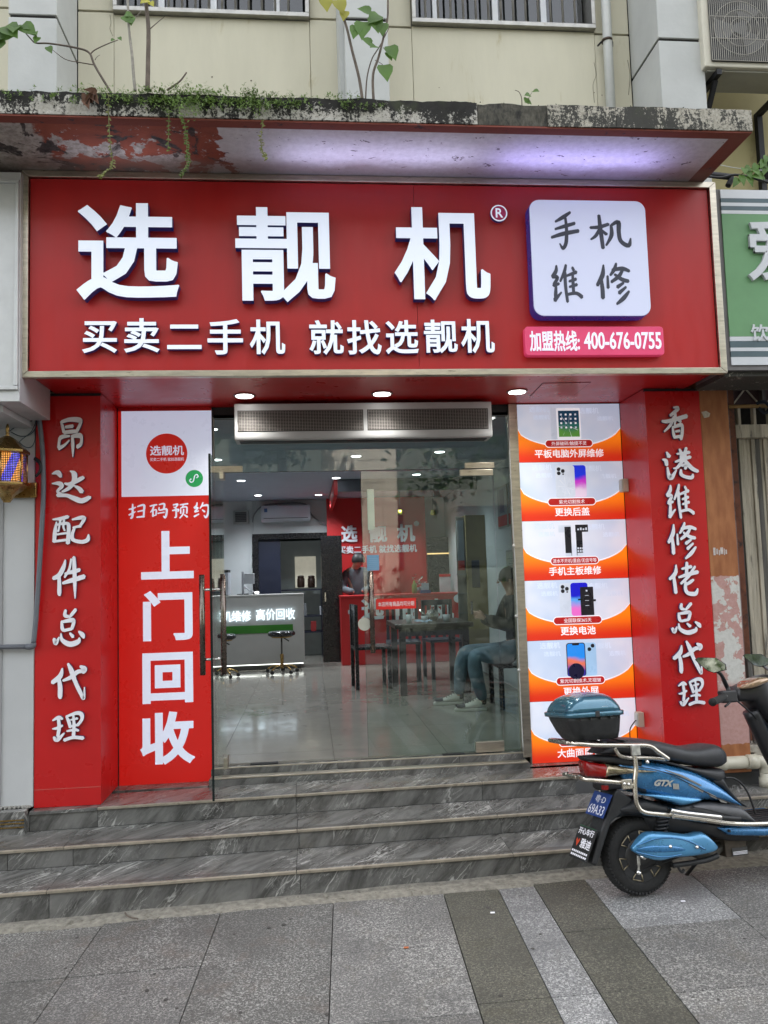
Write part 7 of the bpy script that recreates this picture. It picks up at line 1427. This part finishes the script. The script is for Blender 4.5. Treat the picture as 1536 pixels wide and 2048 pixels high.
for k in range(300):
    x = rn.uniform(-1.95, 2.2); mb.leaf((x, -1.6+rn.uniform(-.004, .09), 3.90), (rn.gauss(0, 1), rn.gauss(0, 1), .9), (0, -1, 0), rn.uniform(.006, .016), .006, shape='d')
tag(mb.build('canopy_moss', M('moss', (.03, .035, .012), .95)), 'dark moss tufts along the canopy top edge', None, None, 'stuff')
# climber and cables at the far right
cb = [([(2.295,-0.95,3.861), (2.429,-0.95,3.847), (2.565,-0.95,3.866), (2.833,-0.95,3.797)], .008, 'thick black cable crossing above the green sign'), ([(2.391,-0.9,3.909), (2.561,-0.9,3.892), (2.799,-0.9,3.856)], .005, 'second black cable above the green sign'), ([(2.491,-0.85,3.985), (2.628,-0.85,3.964), (2.853,-0.85,3.951)], .0025, 'thin white wire above the green sign')]
for pts_, r, lab in cb: tag(MB().tube(smooth_path(pts_, 5), r, 7).build('cable', DARK if r > .003 else PIPEW), lab, 'cable')
bk = thing('pipe_stub', 'black pipe elbow above the corner of the green sign', 'pipe', tuple((2.39,-0.9,3.889))); MB().tube(smooth_path([(2.35,-0.9,3.895), (2.458,-0.9,3.883), (2.519,-0.9,3.878), (2.532,-0.9,3.864), (2.508,-0.9,3.817)], 5), .019, 10).build('pipe', IRON, bk)
vt = thing('climber', 'bright green climber leaves hanging above the green sign', 'plant', tuple((2.734,-1,3.977)))
MB().tube(smooth_path([(2.767,-1,4.011), (2.676,-1,3.926), (2.606,-1,3.881), (2.536,-1,3.84)], 4), .003, 5).build('stem', STEMG, vt)
for p in [(2.705,-1,3.943), (2.727,-1,3.97), (2.677,-1,3.936), (2.655,-1,3.915), (2.633,-1,3.881), (2.607,-1,3.894), (2.585,-1,3.867), (2.566,-1,3.887), (2.542,-1,3.84), (2.589,-1,3.834), (2.62,-1,3.841), (2.521,-1,3.819), (2.709,-1,3.903), (2.645,-1,3.862)]: MB().leaf(p, (rn.gauss(0, .6), -.3, rn.uniform(-1, -.2)), (0, -1, .2), rn.uniform(.055, .085), .05, fold=.15).build('leaf', LEAFG, vt)
# bits on the ground
for k, (p, c, lab) in enumerate((((0.612,-1.592,-0.355), PILW, 'small white scrap of paper on the first olive paving strip'), ((1.574,-1.664,-0.335), PILW, 'tiny white speck on the grey paving behind the scooter wheel'), ((0.139,-1.889,-0.36), M('leaf_orange', (.4, .12, .04), .8), 'tiny orange petal on the grey paving left of the olive strip'))):
    tag(MB().prism([(p[0]-.012, p[1]-.007), (p[0]+.010, p[1]-.009), (p[0]+.013, p[1]+.006), (p[0]-.009, p[1]+.008)][::1], p[2]+.004, p[2]+.0055, 'z').build('litter_scrap' if k < 2 else 'petal', c), lab, 'litter')
tw_ = [(-1.258,-1.267,-0.362), (-1.226,-1.322,-0.362), (-1.174,-1.355,-0.362)]
tag(MB().tube(smooth_path([(a, b, c+.006) for a, b, c in tw_], 5), .004, 6).build('twig', STEM), 'small curved dry twig on the paving by the lowest step', 'twig')

mb = MB()
for k in range(46):
    x, y = rn.uniform(-2.2, 2.4), rn.uniform(-3.4, -1.35); r = rn.uniform(.004, .013)
    mb.prism([(x+r*rn.uniform(.7, 1.2)*cos(2*pi*i/7), y+r*rn.uniform(.7, 1.2)*sin(2*pi*i/7)) for i in range(7)], gz(x)+.0016, gz(x)+.0026, 'z')
tag(mb.build('gum_spots', M('gum', (.06, .055, .05), .9, var=.3)), kind='stuff')
mb = MB()
for k in range(150):
    x = rn.uniform(-2.2, 2.2); e_ = abs(rn.gauss(0, .05)); y = -1.2+.042*x-e_; r = rn.uniform(.002, .006); z = gz(x)+.012-e_*.1
    mb.add([(x-r, y, z), (x, y-r, z), (x+r, y, z), (x, y+r, z), (x, y, z+r)], [(0, 1, 4), (1, 2, 4), (2, 3, 4), (3, 0, 4), (3, 2, 1, 0)])
tag(mb.build('grit', M('grit', (.2, .18, .15), .95)), kind='stuff')
